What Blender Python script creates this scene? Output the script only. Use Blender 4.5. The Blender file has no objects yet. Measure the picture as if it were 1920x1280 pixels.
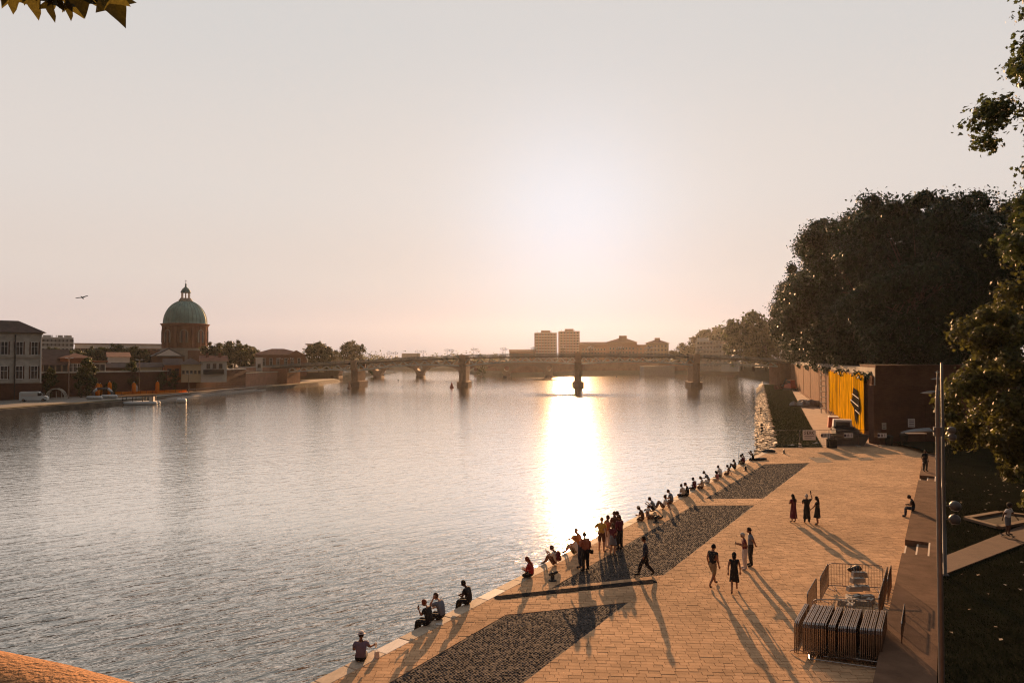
import bpy, bmesh, math, random
import numpy as np
from mathutils import Vector, Matrix
R = math.radians
random.seed(7)
rng = np.random.default_rng(7)
scene = bpy.context.scene
col = scene.collection

# ------------------------------------------------------------------ camera
F_PX, CX, CY, HZ, CAMZ = 1280.0, 960.0, 640.0, 672.0, 10.0
PITCH = math.atan((HZ - CY) / F_PX)
cam_d = bpy.data.cameras.new('camera')
cam_d.lens = 24.0; cam_d.sensor_width = 36.0; cam_d.sensor_fit = 'HORIZONTAL'
cam_d.clip_start = 0.1; cam_d.clip_end = 20000
cam = bpy.data.objects.new('camera', cam_d)
cam.location = (0, 0, CAMZ); cam.rotation_euler = (R(90) + PITCH, 0, 0)
col.objects.link(cam); scene.camera = cam

# ------------------------------------------------------------------ world, sun, exposure
SUN_EL, SUN_AZ = R(11.0), R(5.1)               # azimuth measured to the right of +Y
SUN_DIR = Vector((math.sin(SUN_AZ) * math.cos(SUN_EL), math.cos(SUN_AZ) * math.cos(SUN_EL), math.sin(SUN_EL)))
world = bpy.data.worlds.new('World'); scene.world = world; world.use_nodes = True
nt = world.node_tree; nt.nodes.clear()
def nd(tree, typ, **kw):
    n = tree.nodes.new(typ)
    for k, v in kw.items(): setattr(n, k, v)
    return n
sky = nd(nt, 'ShaderNodeTexSky', sky_type='NISHITA', sun_disc=False, sun_elevation=SUN_EL, sun_rotation=SUN_AZ,
         altitude=100.0, air_density=1.0, dust_density=6.0, ozone_density=1.0)
# a hazy evening: the clear-air sky is softened by thick haze, pinker low down, greyer overhead
K = 7.0
s1 = nd(nt, 'ShaderNodeVectorMath', operation='ADD'); s1.inputs[1].default_value = (K, K, K)
s2 = nd(nt, 'ShaderNodeVectorMath', operation='SCALE'); s2.inputs['Scale'].default_value = K
s3 = nd(nt, 'ShaderNodeVectorMath', operation='DIVIDE')
nt.links.new(sky.outputs['Color'], s1.inputs[0]); nt.links.new(sky.outputs['Color'], s2.inputs[0])
nt.links.new(s2.outputs['Vector'], s3.inputs[0]); nt.links.new(s1.outputs['Vector'], s3.inputs[1])
tc = nd(nt, 'ShaderNodeTexCoord')
sep = nd(nt, 'ShaderNodeSeparateXYZ'); nt.links.new(tc.outputs['Generated'], sep.inputs[0])
rp = nd(nt, 'ShaderNodeValToRGB'); rp.color_ramp.interpolation = 'EASE'
SKY_STOPS = [(0.0, (5.1, 4.2, 3.95)), (0.05, (6.05, 5.0, 4.6)), (0.12, (6.3, 5.45, 4.95)), (0.24, (6.3, 5.72, 5.35)), (0.45, (5.75, 5.5, 5.35)), (1.0, (4.8, 4.8, 4.9))]
while len(rp.color_ramp.elements) < len(SKY_STOPS): rp.color_ramp.elements.new(0.5)
for e_, (p_, c_) in zip(rp.color_ramp.elements, SKY_STOPS): e_.position = p_; e_.color = (*[k / 10 for k in c_], 1)
nt.links.new(sep.outputs['Z'], rp.inputs['Fac'])
vsc = nd(nt, 'ShaderNodeVectorMath', operation='SCALE'); vsc.inputs['Scale'].default_value = 10.0
nt.links.new(rp.outputs['Color'], vsc.inputs[0])
veil = nd(nt, 'ShaderNodeMix', data_type='RGBA', blend_type='MIX')
veil.inputs['Factor'].default_value = 0.97
nt.links.new(s3.outputs['Vector'], veil.inputs['A']); nt.links.new(vsc.outputs['Vector'], veil.inputs['B'])
# aureole round the sun (forward scattering in the haze), a smooth function of the angle to the sun
dot = nd(nt, 'ShaderNodeVectorMath', operation='DOT_PRODUCT'); dot.inputs[1].default_value = SUN_DIR
nt.links.new(tc.outputs['Generated'], dot.inputs[0])
mx = nd(nt, 'ShaderNodeMath', operation='MAXIMUM'); mx.inputs[1].default_value = 0.0
nt.links.new(dot.outputs['Value'], mx.inputs[0])
pw = nd(nt, 'ShaderNodeMath', operation='POWER'); pw.inputs[1].default_value = 95.0
nt.links.new(mx.outputs[0], pw.inputs[0])
glow = nd(nt, 'ShaderNodeMix', data_type='RGBA', blend_type='ADD'); glow.clamp_result = False
glow.inputs['B'].default_value = (0.5, 1.1, 1.9, 1)
nt.links.new(pw.outputs[0], glow.inputs['Factor'])
nt.links.new(veil.outputs['Result'], glow.inputs['A'])
# the sky opposite the low sun is dimmer than the sky on its side
mrd = nd(nt, 'ShaderNodeMapRange', interpolation_type='SMOOTHSTEP'); mrd.inputs['From Min'].default_value = -0.5; mrd.inputs['From Max'].default_value = 0.75; mrd.inputs['To Min'].default_value = 0.15; mrd.inputs['To Max'].default_value = 1.0
nt.links.new(dot.outputs['Value'], mrd.inputs['Value'])
dim = nd(nt, 'ShaderNodeVectorMath', operation='SCALE'); nt.links.new(glow.outputs['Result'], dim.inputs[0]); nt.links.new(mrd.outputs[0], dim.inputs['Scale'])
bg = nd(nt, 'ShaderNodeBackground'); bg.inputs['Strength'].default_value = 0.06
out = nd(nt, 'ShaderNodeOutputWorld')
nt.links.new(dim.outputs['Vector'], bg.inputs['Color']); nt.links.new(bg.outputs[0], out.inputs['Surface'])

sun_d = bpy.data.lights.new('sun', 'SUN'); sun_d.energy = 5.0; sun_d.angle = R(0.5); sun_d.color = (1.0, 0.53, 0.24)
sun = bpy.data.objects.new('sun', sun_d); col.objects.link(sun)
sun.rotation_euler = SUN_DIR.to_track_quat('Z', 'Y').to_euler()

vs = scene.view_settings
vs.view_transform = 'Standard'; vs.look = 'None'; vs.exposure = 1.0; vs.gamma = 1.0; vs.use_curve_mapping = False
scene.cycles.use_denoising = True; scene.cycles.denoising_prefilter = 'NONE'; scene.cycles.filter_width = 1.2
scene.cycles.max_bounces = 6; scene.cycles.diffuse_bounces = 3; scene.cycles.glossy_bounces = 3
scene.cycles.transmission_bounces = 3; scene.cycles.transparent_max_bounces = 4; scene.cycles.volume_bounces = 0
scene.cycles.caustics_reflective = False; scene.cycles.caustics_refractive = False

# ------------------------------------------------------------------ helpers
def ray(px, py):
    a, b = (px - CX) / F_PX, (CY - py) / F_PX
    s, c = math.sin(PITCH), math.cos(PITCH)
    return Vector((a, c - b * s, s + b * c))
def G(px, py, z=0.0):                    # where the sight line through a photo pixel meets the level z
    d = ray(px, py); t = (z - CAMZ) / d.z
    return Vector((d.x * t, d.y * t, z))
def D(px, py, Y):                        # the same sight line at the distance Y
    d = ray(px, py); t = Y / d.y
    return Vector((d.x * t, Y, CAMZ + d.z * t))

class MB:
    def __init__(s): s.v = []; s.f = []; s.m = []
    def add(s, vs_, fs, mi=0):
        o = len(s.v); s.v.extend([tuple(p) for p in vs_])
        s.f.extend([tuple(i + o for i in f) for f in fs]); s.m.extend([mi] * len(fs)); return s
    def box(s, c, size, rz=0.0, mi=0, taper=1.0):
        x, y, z = (k / 2 for k in size); cs, sn = math.cos(rz), math.sin(rz); V = []
        for dz, t in ((-z, 1), (z, taper)):
            for dx, dy in ((-x, -y), (x, -y), (x, y), (-x, y)):
                dx2, dy2 = dx * t, dy * t
                V.append((c[0] + dx2 * cs - dy2 * sn, c[1] + dx2 * sn + dy2 * cs, c[2] + dz))
        return s.add(V, [(3, 2, 1, 0), (4, 5, 6, 7), (0, 1, 5, 4), (1, 2, 6, 5), (2, 3, 7, 6), (3, 0, 4, 7)], mi)
    def bx(s, x0, x1, y0, y1, z0, z1, mi=0):
        return s.box(((x0 + x1) / 2, (y0 + y1) / 2, (z0 + z1) / 2), (abs(x1 - x0), abs(y1 - y0), abs(z1 - z0)), 0, mi)
    def tube(s, pts, r, n=6, mi=0, cap=True):
        P = [Vector(p) for p in pts]; k = len(P); rr = r if isinstance(r, (list, tuple)) else [r] * k
        V = []; prev = None
        for i in range(k):
            t = (P[min(i + 1, k - 1)] - P[max(i - 1, 0)])
            if t.length < 1e-9: t = Vector((0, 0, 1))
            t.normalize()
            if prev is None:
                a = Vector((0, 0, 1)) if abs(t.z) < 0.9 else Vector((1, 0, 0)); x = t.cross(a).normalized()
            else:
                x = (prev - t * prev.dot(t)); x = x.normalized() if x.length > 1e-6 else t.orthogonal().normalized()
            prev = x; y = t.cross(x)
            for j in range(n):
                a = 2 * math.pi * j / n
                V.append(P[i] + (x * math.cos(a) + y * math.sin(a)) * rr[i])
        Fc = []
        for i in range(k - 1):
            for j in range(n):
                Fc.append((i * n + j, i * n + (j + 1) % n, (i + 1) * n + (j + 1) % n, (i + 1) * n + j))
        if cap: Fc.append(tuple(range(n - 1, -1, -1))); Fc.append(tuple((k - 1) * n + j for j in range(n)))
        return s.add(V, Fc, mi)
    def bar(s, p0, p1, w, h=None, mi=0, up=(0, 0, 1)):
        h = h or w; p0, p1 = Vector(p0), Vector(p1); t = (p1 - p0).normalized(); u = Vector(up)
        if abs(t.dot(u)) > 0.98: u = Vector((0, 1, 0))
        x = t.cross(u).normalized() * (w / 2); y = x.cross(t).normalized() * (h / 2)
        V = [p0 - x - y, p0 + x - y, p0 + x + y, p0 - x + y, p1 - x - y, p1 + x - y, p1 + x + y, p1 - x + y]
        return s.add(V, [(3, 2, 1, 0), (4, 5, 6, 7), (0, 1, 5, 4), (1, 2, 6, 5), (2, 3, 7, 6), (3, 0, 4, 7)], mi)
    def lathe(s, prof, n=24, c=(0, 0, 0), mi=0, sy=1.0):
        V = []; k = len(prof)
        for r_, z in prof:
            for j in range(n):
                a = 2 * math.pi * j / n; V.append((c[0] + r_ * math.cos(a), c[1] + r_ * math.sin(a) * sy, c[2] + z))
        Fc = [(i * n + j, i * n + (j + 1) % n, (i + 1) * n + (j + 1) % n, (i + 1) * n + j) for i in range(k - 1) for j in range(n)]
        if prof[0][0] > 1e-4: Fc.append(tuple(range(n - 1, -1, -1)))
        if prof[-1][0] > 1e-4: Fc.append(tuple((k - 1) * n + j for j in range(n)))
        return s.add(V, Fc, mi)
    def prism(s, poly, z0, z1, mi=0):
        n = len(poly)
        a = sum(poly[i][0] * poly[(i + 1) % n][1] - poly[(i + 1) % n][0] * poly[i][1] for i in range(n))
        if a < 0: poly = poly[::-1]
        V = [(p[0], p[1], z0) for p in poly] + [(p[0], p[1], z1) for p in poly]
        Fc = [tuple(range(n - 1, -1, -1)), tuple(range(n, 2 * n))] + [(i, (i + 1) % n, n + (i + 1) % n, n + i) for i in range(n)]
        return s.add(V, Fc, mi)
    def sheet(s, poly3, mi=0): return s.add(poly3, [tuple(range(len(poly3)))], mi)
    def ball(s, c, r, n=8, m=6, mi=0):
        rx, ry, rz = r if isinstance(r, (tuple, list)) else (r, r, r); V = []
        for i in range(m + 1):
            t = math.pi * i / m
            for j in range(n):
                a = 2 * math.pi * j / n
                V.append((c[0] + rx * math.sin(t) * math.cos(a), c[1] + ry * math.sin(t) * math.sin(a), c[2] - rz * math.cos(t)))
        return s.add(V, [(i * n + j, i * n + (j + 1) % n, (i + 1) * n + (j + 1) % n, (i + 1) * n + j) for i in range(m) for j in range(n)], mi)
    def mesh(s, name, mats, smooth=False):
        me = bpy.data.meshes.new(name); me.from_pydata(s.v, [], s.f)
        for m_ in (mats if isinstance(mats, (list, tuple)) else [mats]): me.materials.append(m_)
        if any(s.m): me.polygons.foreach_set('material_index', s.m)
        if smooth: me.polygons.foreach_set('use_smooth', [True] * len(s.f))
        me.update(); return me
    def build(s, name, mats, parent=None, smooth=False, **kw):
        return link(name, s.mesh(name, mats, smooth), parent, **kw)
def link(name, data, parent=None, loc=None, rz=None, mat=None, **kw):
    o = bpy.data.objects.new(name, data); col.objects.link(o)
    if parent is not None: o.parent = parent
    if loc is not None: o.location = loc
    if rz is not None: o.rotation_euler = (0, 0, rz)
    if mat is not None: o.matrix_local = mat
    for k, v in kw.items():
        if v: o[k] = v
    return o
def tag(o, label, category, group=None):
    o['label'] = label; o['category'] = category
    if group: o['group'] = group
    return o
def thing(name, label, category, loc=(0, 0, 0), rz=0.0, group=None):
    o = bpy.data.objects.new(name, None); col.objects.link(o); o.location = loc; o.rotation_euler = (0, 0, rz)
    o.empty_display_size = 0.2
    return tag(o, label, category, group)
KIDS = {}
def copy_tree(o, loc=None, rz=None, label=None, parent=None, scale=None):
    c = o.copy(); col.objects.link(c)
    if parent is not None: c.parent = parent
    if loc is not None: c.location = loc
    if rz is not None: c.rotation_euler = (0, 0, rz)
    if scale is not None: c.scale = scale
    if label: c['label'] = label
    for ch in list(o.children): copy_tree(ch, parent=c)
    return c
def np_mesh(name, V, faces_n, mats, smooth=False):
    """V: (n,k,3) array of n separate k-gons"""
    n, k, _ = V.shape
    me = bpy.data.meshes.new(name)
    me.vertices.add(n * k); me.vertices.foreach_set('co', V.astype(np.float32).ravel())
    me.loops.add(n * k); me.loops.foreach_set('vertex_index', np.arange(n * k, dtype=np.int32))
    me.polygons.add(n); me.polygons.foreach_set('loop_start', np.arange(0, n * k, k, dtype=np.int32))
    for m_ in (mats if isinstance(mats, (list, tuple)) else [mats]): me.materials.append(m_)
    me.update(calc_edges=True)
    return me
def inst_mesh(name, base_v, base_f, P, mats, smooth=False):
    """base_v (k,3) template, P (n,k,3) placed vertices; faces repeated"""
    n, k, _ = P.shape
    me = bpy.data.meshes.new(name)
    me.vertices.add(n * k); me.vertices.foreach_set('co', P.astype(np.float32).ravel())
    ls = [len(f) for f in base_f]; flat = np.array([i for f in base_f for i in f], dtype=np.int32)
    loops = (flat[None, :] + (np.arange(n, dtype=np.int32) * k)[:, None]).ravel()
    me.loops.add(len(loops)); me.loops.foreach_set('vertex_index', loops)
    lt = np.tile(np.array(ls, dtype=np.int32), n); st = np.concatenate([[0], np.cumsum(lt)[:-1]]).astype(np.int32)
    me.polygons.add(len(lt)); me.polygons.foreach_set('loop_start', st)
    for m_ in (mats if isinstance(mats, (list, tuple)) else [mats]): me.materials.append(m_)
    if smooth: me.polygons.foreach_set('use_smooth', [True] * len(lt))
    me.update(calc_edges=True)
    return me

# ------------------------------------------------------------------ materials
def mat(name, c, rough=0.85, var=0.25, scale=6.0, bump=0.0, bscale=None, metal=0.0, island=0.0, spec=0.3, hue=None, trans=0.0, coord='Object', stain=0.0):
    """plain procedural material: base colour broken up by two noises, optional difference per loose piece, optional fine relief"""
    m = bpy.data.materials.new(name); m.use_nodes = True; t = m.node_tree; b = t.nodes['Principled BSDF']
    b.inputs['Roughness'].default_value = rough; b.inputs['Metallic'].default_value = metal
    b.inputs['Specular IOR Level'].default_value = spec
    tcn = nd(t, 'ShaderNodeTexCoord'); src = tcn.outputs[coord]
    if coord == 'World': pass
    n1 = nd(t, 'ShaderNodeTexNoise'); n1.inputs['Scale'].default_value = scale; n1.inputs['Detail'].default_value = 6; n1.inputs['Roughness'].default_value = 0.65
    t.links.new(src, n1.inputs['Vector'])
    rmp = nd(t, 'ShaderNodeValToRGB'); e = rmp.color_ramp.elements
    lo = tuple(max(0, k * (1 - var)) for k in c); hi = tuple(min(1, k * (1 + var)) for k in (hue or c))
    e[0].position = 0.3; e[0].color = (*lo, 1); e[1].position = 0.7; e[1].color = (*hi, 1)
    t.links.new(n1.outputs['Fac'], rmp.inputs['Fac'])
    cur = rmp.outputs['Color']
    if island:
        g = nd(t, 'ShaderNodeNewGeometry'); oi = nd(t, 'ShaderNodeObjectInfo')
        ad = nd(t, 'ShaderNodeMath', operation='ADD'); fr = nd(t, 'ShaderNodeMath', operation='FRACT')
        t.links.new(g.outputs['Random Per Island'], ad.inputs[0]); t.links.new(oi.outputs['Random'], ad.inputs[1]); t.links.new(ad.outputs[0], fr.inputs[0])
        mr = nd(t, 'ShaderNodeMapRange'); mr.inputs['To Min'].default_value = 1 - island; mr.inputs['To Max'].default_value = 1 + island
        t.links.new(fr.outputs[0], mr.inputs['Value'])
        hs = nd(t, 'ShaderNodeHueSaturation'); t.links.new(mr.outputs[0], hs.inputs['Value']); t.links.new(cur, hs.inputs['Color'])
        cur = hs.outputs['Color']
    if stain:                                             # broad worn and dirty patches
        n3 = nd(t, 'ShaderNodeTexNoise'); n3.inputs['Scale'].default_value = 0.22; n3.inputs['Detail'].default_value = 8; n3.inputs['Roughness'].default_value = 0.68
        g3 = nd(t, 'ShaderNodeNewGeometry'); t.links.new(g3.outputs['Position'], n3.inputs['Vector'])
        m3 = nd(t, 'ShaderNodeMapRange'); m3.inputs['From Min'].default_value = .32; m3.inputs['From Max'].default_value = .62; m3.inputs['To Min'].default_value = 1 - stain; m3.inputs['To Max'].default_value = 1.06
        t.links.new(n3.outputs['Fac'], m3.inputs['Value'])
        h3 = nd(t, 'ShaderNodeHueSaturation'); t.links.new(m3.outputs[0], h3.inputs['Value']); t.links.new(cur, h3.inputs['Color']); cur = h3.outputs['Color']
    t.links.new(cur, b.inputs['Base Color'])
    if bump:
        bp = nd(t, 'ShaderNodeBump'); bp.inputs['Strength'].default_value = min(1, bump); bp.inputs['Distance'].default_value = 0.05
        n2 = nd(t, 'ShaderNodeTexNoise'); n2.inputs['Scale'].default_value = bscale or scale * 5; n2.inputs['Detail'].default_value = 4
        t.links.new(src, n2.inputs['Vector']); t.links.new(n2.outputs['Fac'], bp.inputs['Height']); t.links.new(bp.outputs[0], b.inputs['Normal'])
    if trans:
        tr = nd(t, 'ShaderNodeBsdfTranslucent'); t.links.new(cur, tr.inputs['Color'])
        ms = nd(t, 'ShaderNodeMixShader'); ms.inputs[0].default_value = trans
        t.links.new(b.outputs[0], ms.inputs[1]); t.links.new(tr.outputs[0], ms.inputs[2])
        t.links.new(ms.outputs[0], t.nodes['Material Output'].inputs['Surface'])
    return m
# ------------------------------------------------------------------ frames of the place
WZ = -1.2                                              # level of the river
_a, _b = G(600, 1270), G(1430, 847)
P0 = Vector((_a.x, _a.y, 0)); UQ = Vector((_b.x - _a.x, _b.y - _a.y, 0)).normalized(); VQ = Vector((UQ.y, -UQ.x, 0))
def Q(u, v, z=0.0): return P0 + UQ * u + VQ * v + Vector((0, 0, z))
def toQ(p): d = Vector((p.x - P0.x, p.y - P0.y, 0)); return d.dot(UQ), d.dot(VQ)
QA = math.atan2(UQ.y, UQ.x)                            # turn that lays +X along the quay
UFAR = toQ(Vector((27.5, 76.5, 0)))[0]
def XW(Y): return 42.3 + 0.353 * (Y - 80.0)            # foot of the long brick quay wall
def XR(Y): return 28.2 + 0.360 * (Y - 80.0)            # water's edge of the stone slope
STREET = 8.9

def mat_water():
    m = bpy.data.materials.new('river_water'); m.use_nodes = True; t = m.node_tree; b = t.nodes['Principled BSDF']
    b.inputs['Base Color'].default_value = (0.10, 0.11, 0.085, 1); b.inputs['Roughness'].default_value = 0.06
    b.inputs['IOR'].default_value = 1.6
    g = nd(t, 'ShaderNodeNewGeometry')
    hs = []
    for sc_, rot, det, dist_ in (((0.50, 1.5, 1), 36, 3, 0.24), ((1.2, 3.4, 1), 26, 3, 0.09), ((0.05, 0.2, 1), 20, 2, 0.16)):
        mp = nd(t, 'ShaderNodeMapping', vector_type='TEXTURE'); mp.inputs['Scale'].default_value = [1 / k for k in sc_]; mp.inputs['Rotation'].default_value = (0, 0, R(rot))
        t.links.new(g.outputs['Position'], mp.inputs['Vector'])
        n = nd(t, 'ShaderNodeTexNoise'); n.inputs['Scale'].default_value = 1.0; n.inputs['Detail'].default_value = det; n.inputs['Roughness'].default_value = 0.55
        n.inputs['Distortion'].default_value = 0.4
        t.links.new(mp.outputs[0], n.inputs['Vector'])
        ml = nd(t, 'ShaderNodeMath', operation='MULTIPLY'); ml.inputs[1].default_value = dist_
        t.links.new(n.outputs['Fac'], ml.inputs[0]); hs.append(ml)
    a1 = nd(t, 'ShaderNodeMath', operation='ADD'); a2 = nd(t, 'ShaderNodeMath', operation='ADD')
    t.links.new(hs[0].outputs[0], a1.inputs[0]); t.links.new(hs[1].outputs[0], a1.inputs[1])
    t.links.new(a1.outputs[0], a2.inputs[0]); t.links.new(hs[2].outputs[0], a2.inputs[1])
    bp = nd(t, 'ShaderNodeBump'); bp.inputs['Strength'].default_value = 0.42; bp.inputs['Distance'].default_value = 1.0
    sy = nd(t, 'ShaderNodeSeparateXYZ'); t.links.new(g.outputs['Position'], sy.inputs[0])
    fd = nd(t, 'ShaderNodeMapRange'); fd.inputs['From Min'].default_value = 18; fd.inputs['From Max'].default_value = 46; fd.inputs['To Min'].default_value = 1.1; fd.inputs['To Max'].default_value = 0.23
    t.links.new(sy.outputs['Y'], fd.inputs['Value']); t.links.new(fd.outputs[0], bp.inputs['Strength'])   # choppier on the near side
    t.links.new(a2.outputs[0], bp.inputs['Height']); t.links.new(bp.outputs[0], b.inputs['Normal'])
    gl = nd(t, 'ShaderNodeBsdfGlossy'); gl.inputs['Roughness'].default_value = 0.08; gl.inputs['Color'].default_value = (1.0, 0.97, 0.915, 1); t.links.new(bp.outputs[0], gl.inputs['Normal'])
    ms = nd(t, 'ShaderNodeMixShader'); fr = nd(t, 'ShaderNodeFresnel'); fr.inputs['IOR'].default_value = 1.33; t.links.new(bp.outputs[0], fr.inputs['Normal'])
    fm = nd(t, 'ShaderNodeMapRange'); fm.inputs['From Min'].default_value = 0.06; fm.inputs['From Max'].default_value = 0.34; fm.inputs['To Min'].default_value = 0.10; fm.inputs['To Max'].default_value = 0.95
    t.links.new(fr.outputs[0], fm.inputs['Value']); t.links.new(fm.outputs[0], ms.inputs[0])
    t.links.new(b.outputs[0], ms.inputs[1]); t.links.new(gl.outputs[0], ms.inputs[2]); t.links.new(ms.outputs[0], t.nodes['Material Output'].inputs['Surface'])
    return m
M = {}
M['water'] = mat_water()
M['paver'] = mat('paver', (0.53, 0.335, 0.195), 0.95, 0.14, 1.3, 0.25, 60, island=0.13, spec=.04, stain=.30)
M['joint'] = mat('joint_sand', (0.26, 0.165, 0.10), 0.95, 0.3, 4)
M['coping'] = mat('coping_stone', (0.43, 0.34, 0.25), 0.8, 0.2, 2.5, 0.3, 30, island=0.12)
M['coping_pale'] = mat('coping_pale', (0.60, 0.55, 0.50), 0.75, 0.12, 2.5, 0.2, 30)
M['coping_dark'] = mat('coping_dark', (0.17, 0.10, 0.075), 0.85, 0.2, 2.5, 0.3, 30)
M['cobble'] = mat('cobble', (0.075, 0.064, 0.058), 0.9, 0.35, 2.0, 0, island=0.75, spec=.08)
M['cobble_bed'] = mat('cobble_bed', (0.05, 0.042, 0.038), 0.95, 0.3, 3)
M['asphalt'] = mat('asphalt', (0.05, 0.048, 0.047), 0.9, 0.3, 8, 0.3, 60)
M['bench_stone'] = mat('bench_stone', (0.16, 0.095, 0.062), 0.9, 0.22, 1.6, 0.3, 40, island=0.08, spec=.03, stain=.3)
M['soil'] = mat('soil', (0.045, 0.035, 0.022), 0.95, 0.4, 1.5, 0.4, 20)
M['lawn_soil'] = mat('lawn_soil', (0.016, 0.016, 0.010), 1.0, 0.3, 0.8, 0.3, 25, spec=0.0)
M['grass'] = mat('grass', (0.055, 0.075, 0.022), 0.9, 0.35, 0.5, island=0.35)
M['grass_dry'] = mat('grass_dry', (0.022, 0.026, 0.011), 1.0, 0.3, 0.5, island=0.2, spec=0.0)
M['dirt_path'] = mat('dirt_path', (0.30, 0.20, 0.145), 0.95, 0.25, 0.5, 0.4, 12)
M['revet'] = mat('revetment_stone', (0.40, 0.33, 0.25), 0.85, 0.25, 3, 0.4, 25, island=0.35)
M['earth'] = mat('earth', (0.10, 0.085, 0.05), 0.95, 0.35, 0.05, 0.4, 2)
M['bank_grass'] = mat('bank_grass', (0.085, 0.07, 0.028), 0.95, 0.35, 0.25, 0.4, 8)
M['concrete'] = mat('concrete', (0.36, 0.33, 0.30), 0.85, 0.2, 1.2, 0.3, 30)
M['quay_road'] = mat('quay_road', (0.20, 0.18, 0.155), 0.9, 0.2, 0.5, 0.2, 20)

# ------------------------------------------------------------------ river and land
MB().sheet([(-1500, -60, WZ), (1500, -60, WZ), (1500, 900, WZ), (-1500, 900, WZ)]).build('river', M['water'], kind='structure')
MB().sheet([(-3100, -55, -4), (3100, -55, -4), (3100, 1005, -4), (-3100, 1005, -4)]).build('river_bed', M['soil'], kind='structure')
# far land beyond the bend of the river, one large sheet with a sloping bank towards the water
fb = [(-3000, 660), (-260, 660), (-112, 655), (-51, 640), (-27, 478), (-6.6, 423), (108, 494), (160, 480), (136, 336), (3000, 336)]
m_ = MB()
for (x0, y0), (x1, y1) in zip(fb[:-1], fb[1:]):
    for (o0, z0, o1, z1) in ((0, -2.5, 6, 0.6), (6, 0.6, 16, 3.4), (16, 3.4, 26, 5.0)):
        m_.sheet([(x0, y0 + o0, z0), (x1, y1 + o0, z0), (x1, y1 + o1, z1), (x0, y0 + o1, z1)])
m_.sheet([(x, y + 26, 5.0) for x, y in fb] + [(3000, 1000, 5.0), (-3000, 1000, 5.0)])
m_.build('far_land', M['earth'], kind='structure')

# left bank: low quay along the water, upper terrace behind the flood wall
LB = [G(-260, 815, WZ), G(0, 779, WZ), G(100, 770, WZ), G(200, 763, WZ), G(300, 753, WZ), G(400, 741, WZ), G(500, 731.5, WZ), G(600, 721.5, WZ), G(640, 715.5, WZ)]
LB = [(p.x, p.y) for p in LB]
tip = LB[-1]
LBK = [(-150, 128), (-139, 150), (-126, 172), (-112, 190), (-98, 212), (-95.5, 245), (-95.5, 278), (-100, 330)]   # foot of the flood wall
inner = [(x - 1.1, y + 0.3) for x, y in LB]
m_ = MB()
for i in range(len(LB) - 1):
    (x0, y0), (x1, y1), (a0, b0), (a1, b1) = LB[i], LB[i + 1], inner[i], inner[i + 1]
    m_.sheet([(x0, y0, -2.2), (x1, y1, -2.2), (a1, b1, -0.15), (a0, b0, -0.15)])
m_.build('left_bank_edge', mat('bank_stone', (0.075, 0.062, 0.048), 0.95, 0.4, 0.6, 0.4, 4), kind='structure')
poly = [(x, y, -0.15) for x, y in inner] + [(-90, 345, -0.15)] + [(x - 1.0, y, -0.15) for x, y in LBK[::-1]]
MB().sheet(poly).build('left_bank_quay', M['quay_road'], kind='structure')
MB().sheet([(x, y, 0.0) for x, y in [(p[0] - 0.6, p[1]) for p in inner]] + [(x - 3.4, y + 1.2, 0.0) for x, y in inner[::-1]]).build('left_bank_grass', M['bank_grass'], kind='structure')
UPZ = 5.4
MB().sheet([(x - 0.5, y, UPZ) for x, y in LBK] + [(-100, 640, UPZ), (-3000, 640, UPZ), (-3000, 100, UPZ), (-400, 100, UPZ)]).build('left_bank_terrace', M['quay_road'], kind='structure')
# stepped stone tiers down to the water
for k in range(4):
    m_ = MB()
    a0, a1 = Vector((*LB[4], 0)), Vector((*LB[6], 0)); dr = (a1 - a0).normalized(); nr = Vector((-dr.y, dr.x, 0))
    if nr.x > 0: nr = -nr
    a0 = a0 - dr * 12
    o = nr * (0.2 + 1.0 * k); z = WZ + 0.12 + 0.30 * (k + 1)
    A, B_ = a0 + o, a1 + o
    m_.prism([(A.x, A.y), (B_.x, B_.y), (B_.x + nr.x * 1.2, B_.y + nr.y * 1.2), (A.x + nr.x * 1.2, A.y + nr.y * 1.2)], -2.4, z)
    m_.build('quay_step', M['concrete'], kind='structure')
# orange matting of the temporary beach
A, B_ = G(215, 744, 0.02), G(352, 736, 0.02)
sd = Vector((-0.6, 1, 0)).normalized()
M['sand_mat'] = mat('beach_sand', (0.42, 0.19, 0.06), 0.9, 0.35, 0.6)
MB().sheet([(A.x, A.y, 0.02), (B_.x, B_.y, 0.02), (B_.x - 5, B_.y + 16, 0.02), (A.x - 6, A.y + 20, 0.02)]).build('beach_sand', M['sand_mat'], kind='structure')
# ------------------------------------------------------------------ the paved river plaza
U0, U1 = -14.0, UFAR
VB0, VB1, BZ = 14.75, 16.35, 0.45                       # long bench wall
plaza_end = [Q(UFAR, 0), Vector((30.6, 77.0, 0)), Vector((42.2, 80.0, 0)), Vector((66, 80.0, 0))]
# bed under the slabs
bed = [Q(U0, 0.0, -0.019), Q(UFAR - .3, 0.0, -0.019), (30.8, 78.0, -0.019), (42.2, 79.6, -0.019), (47, 79.6, -0.019), Q(U0, VB0 + .2, -0.019)]
MB().sheet(bed).build('paving_bed', M['joint'], kind='structure')
# quay wall below the edge
m_ = MB()
A, B_, C_, D_ = Q(U0, 0.06), Q(UFAR, 0.06), Q(UFAR, 1.2), Q(U0, 1.2)
m_.prism([(p.x, p.y) for p in (A, B_, C_, D_)], -3.5, -0.30)
m_.build('quay_wall', M['coping'], kind='structure')
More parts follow.
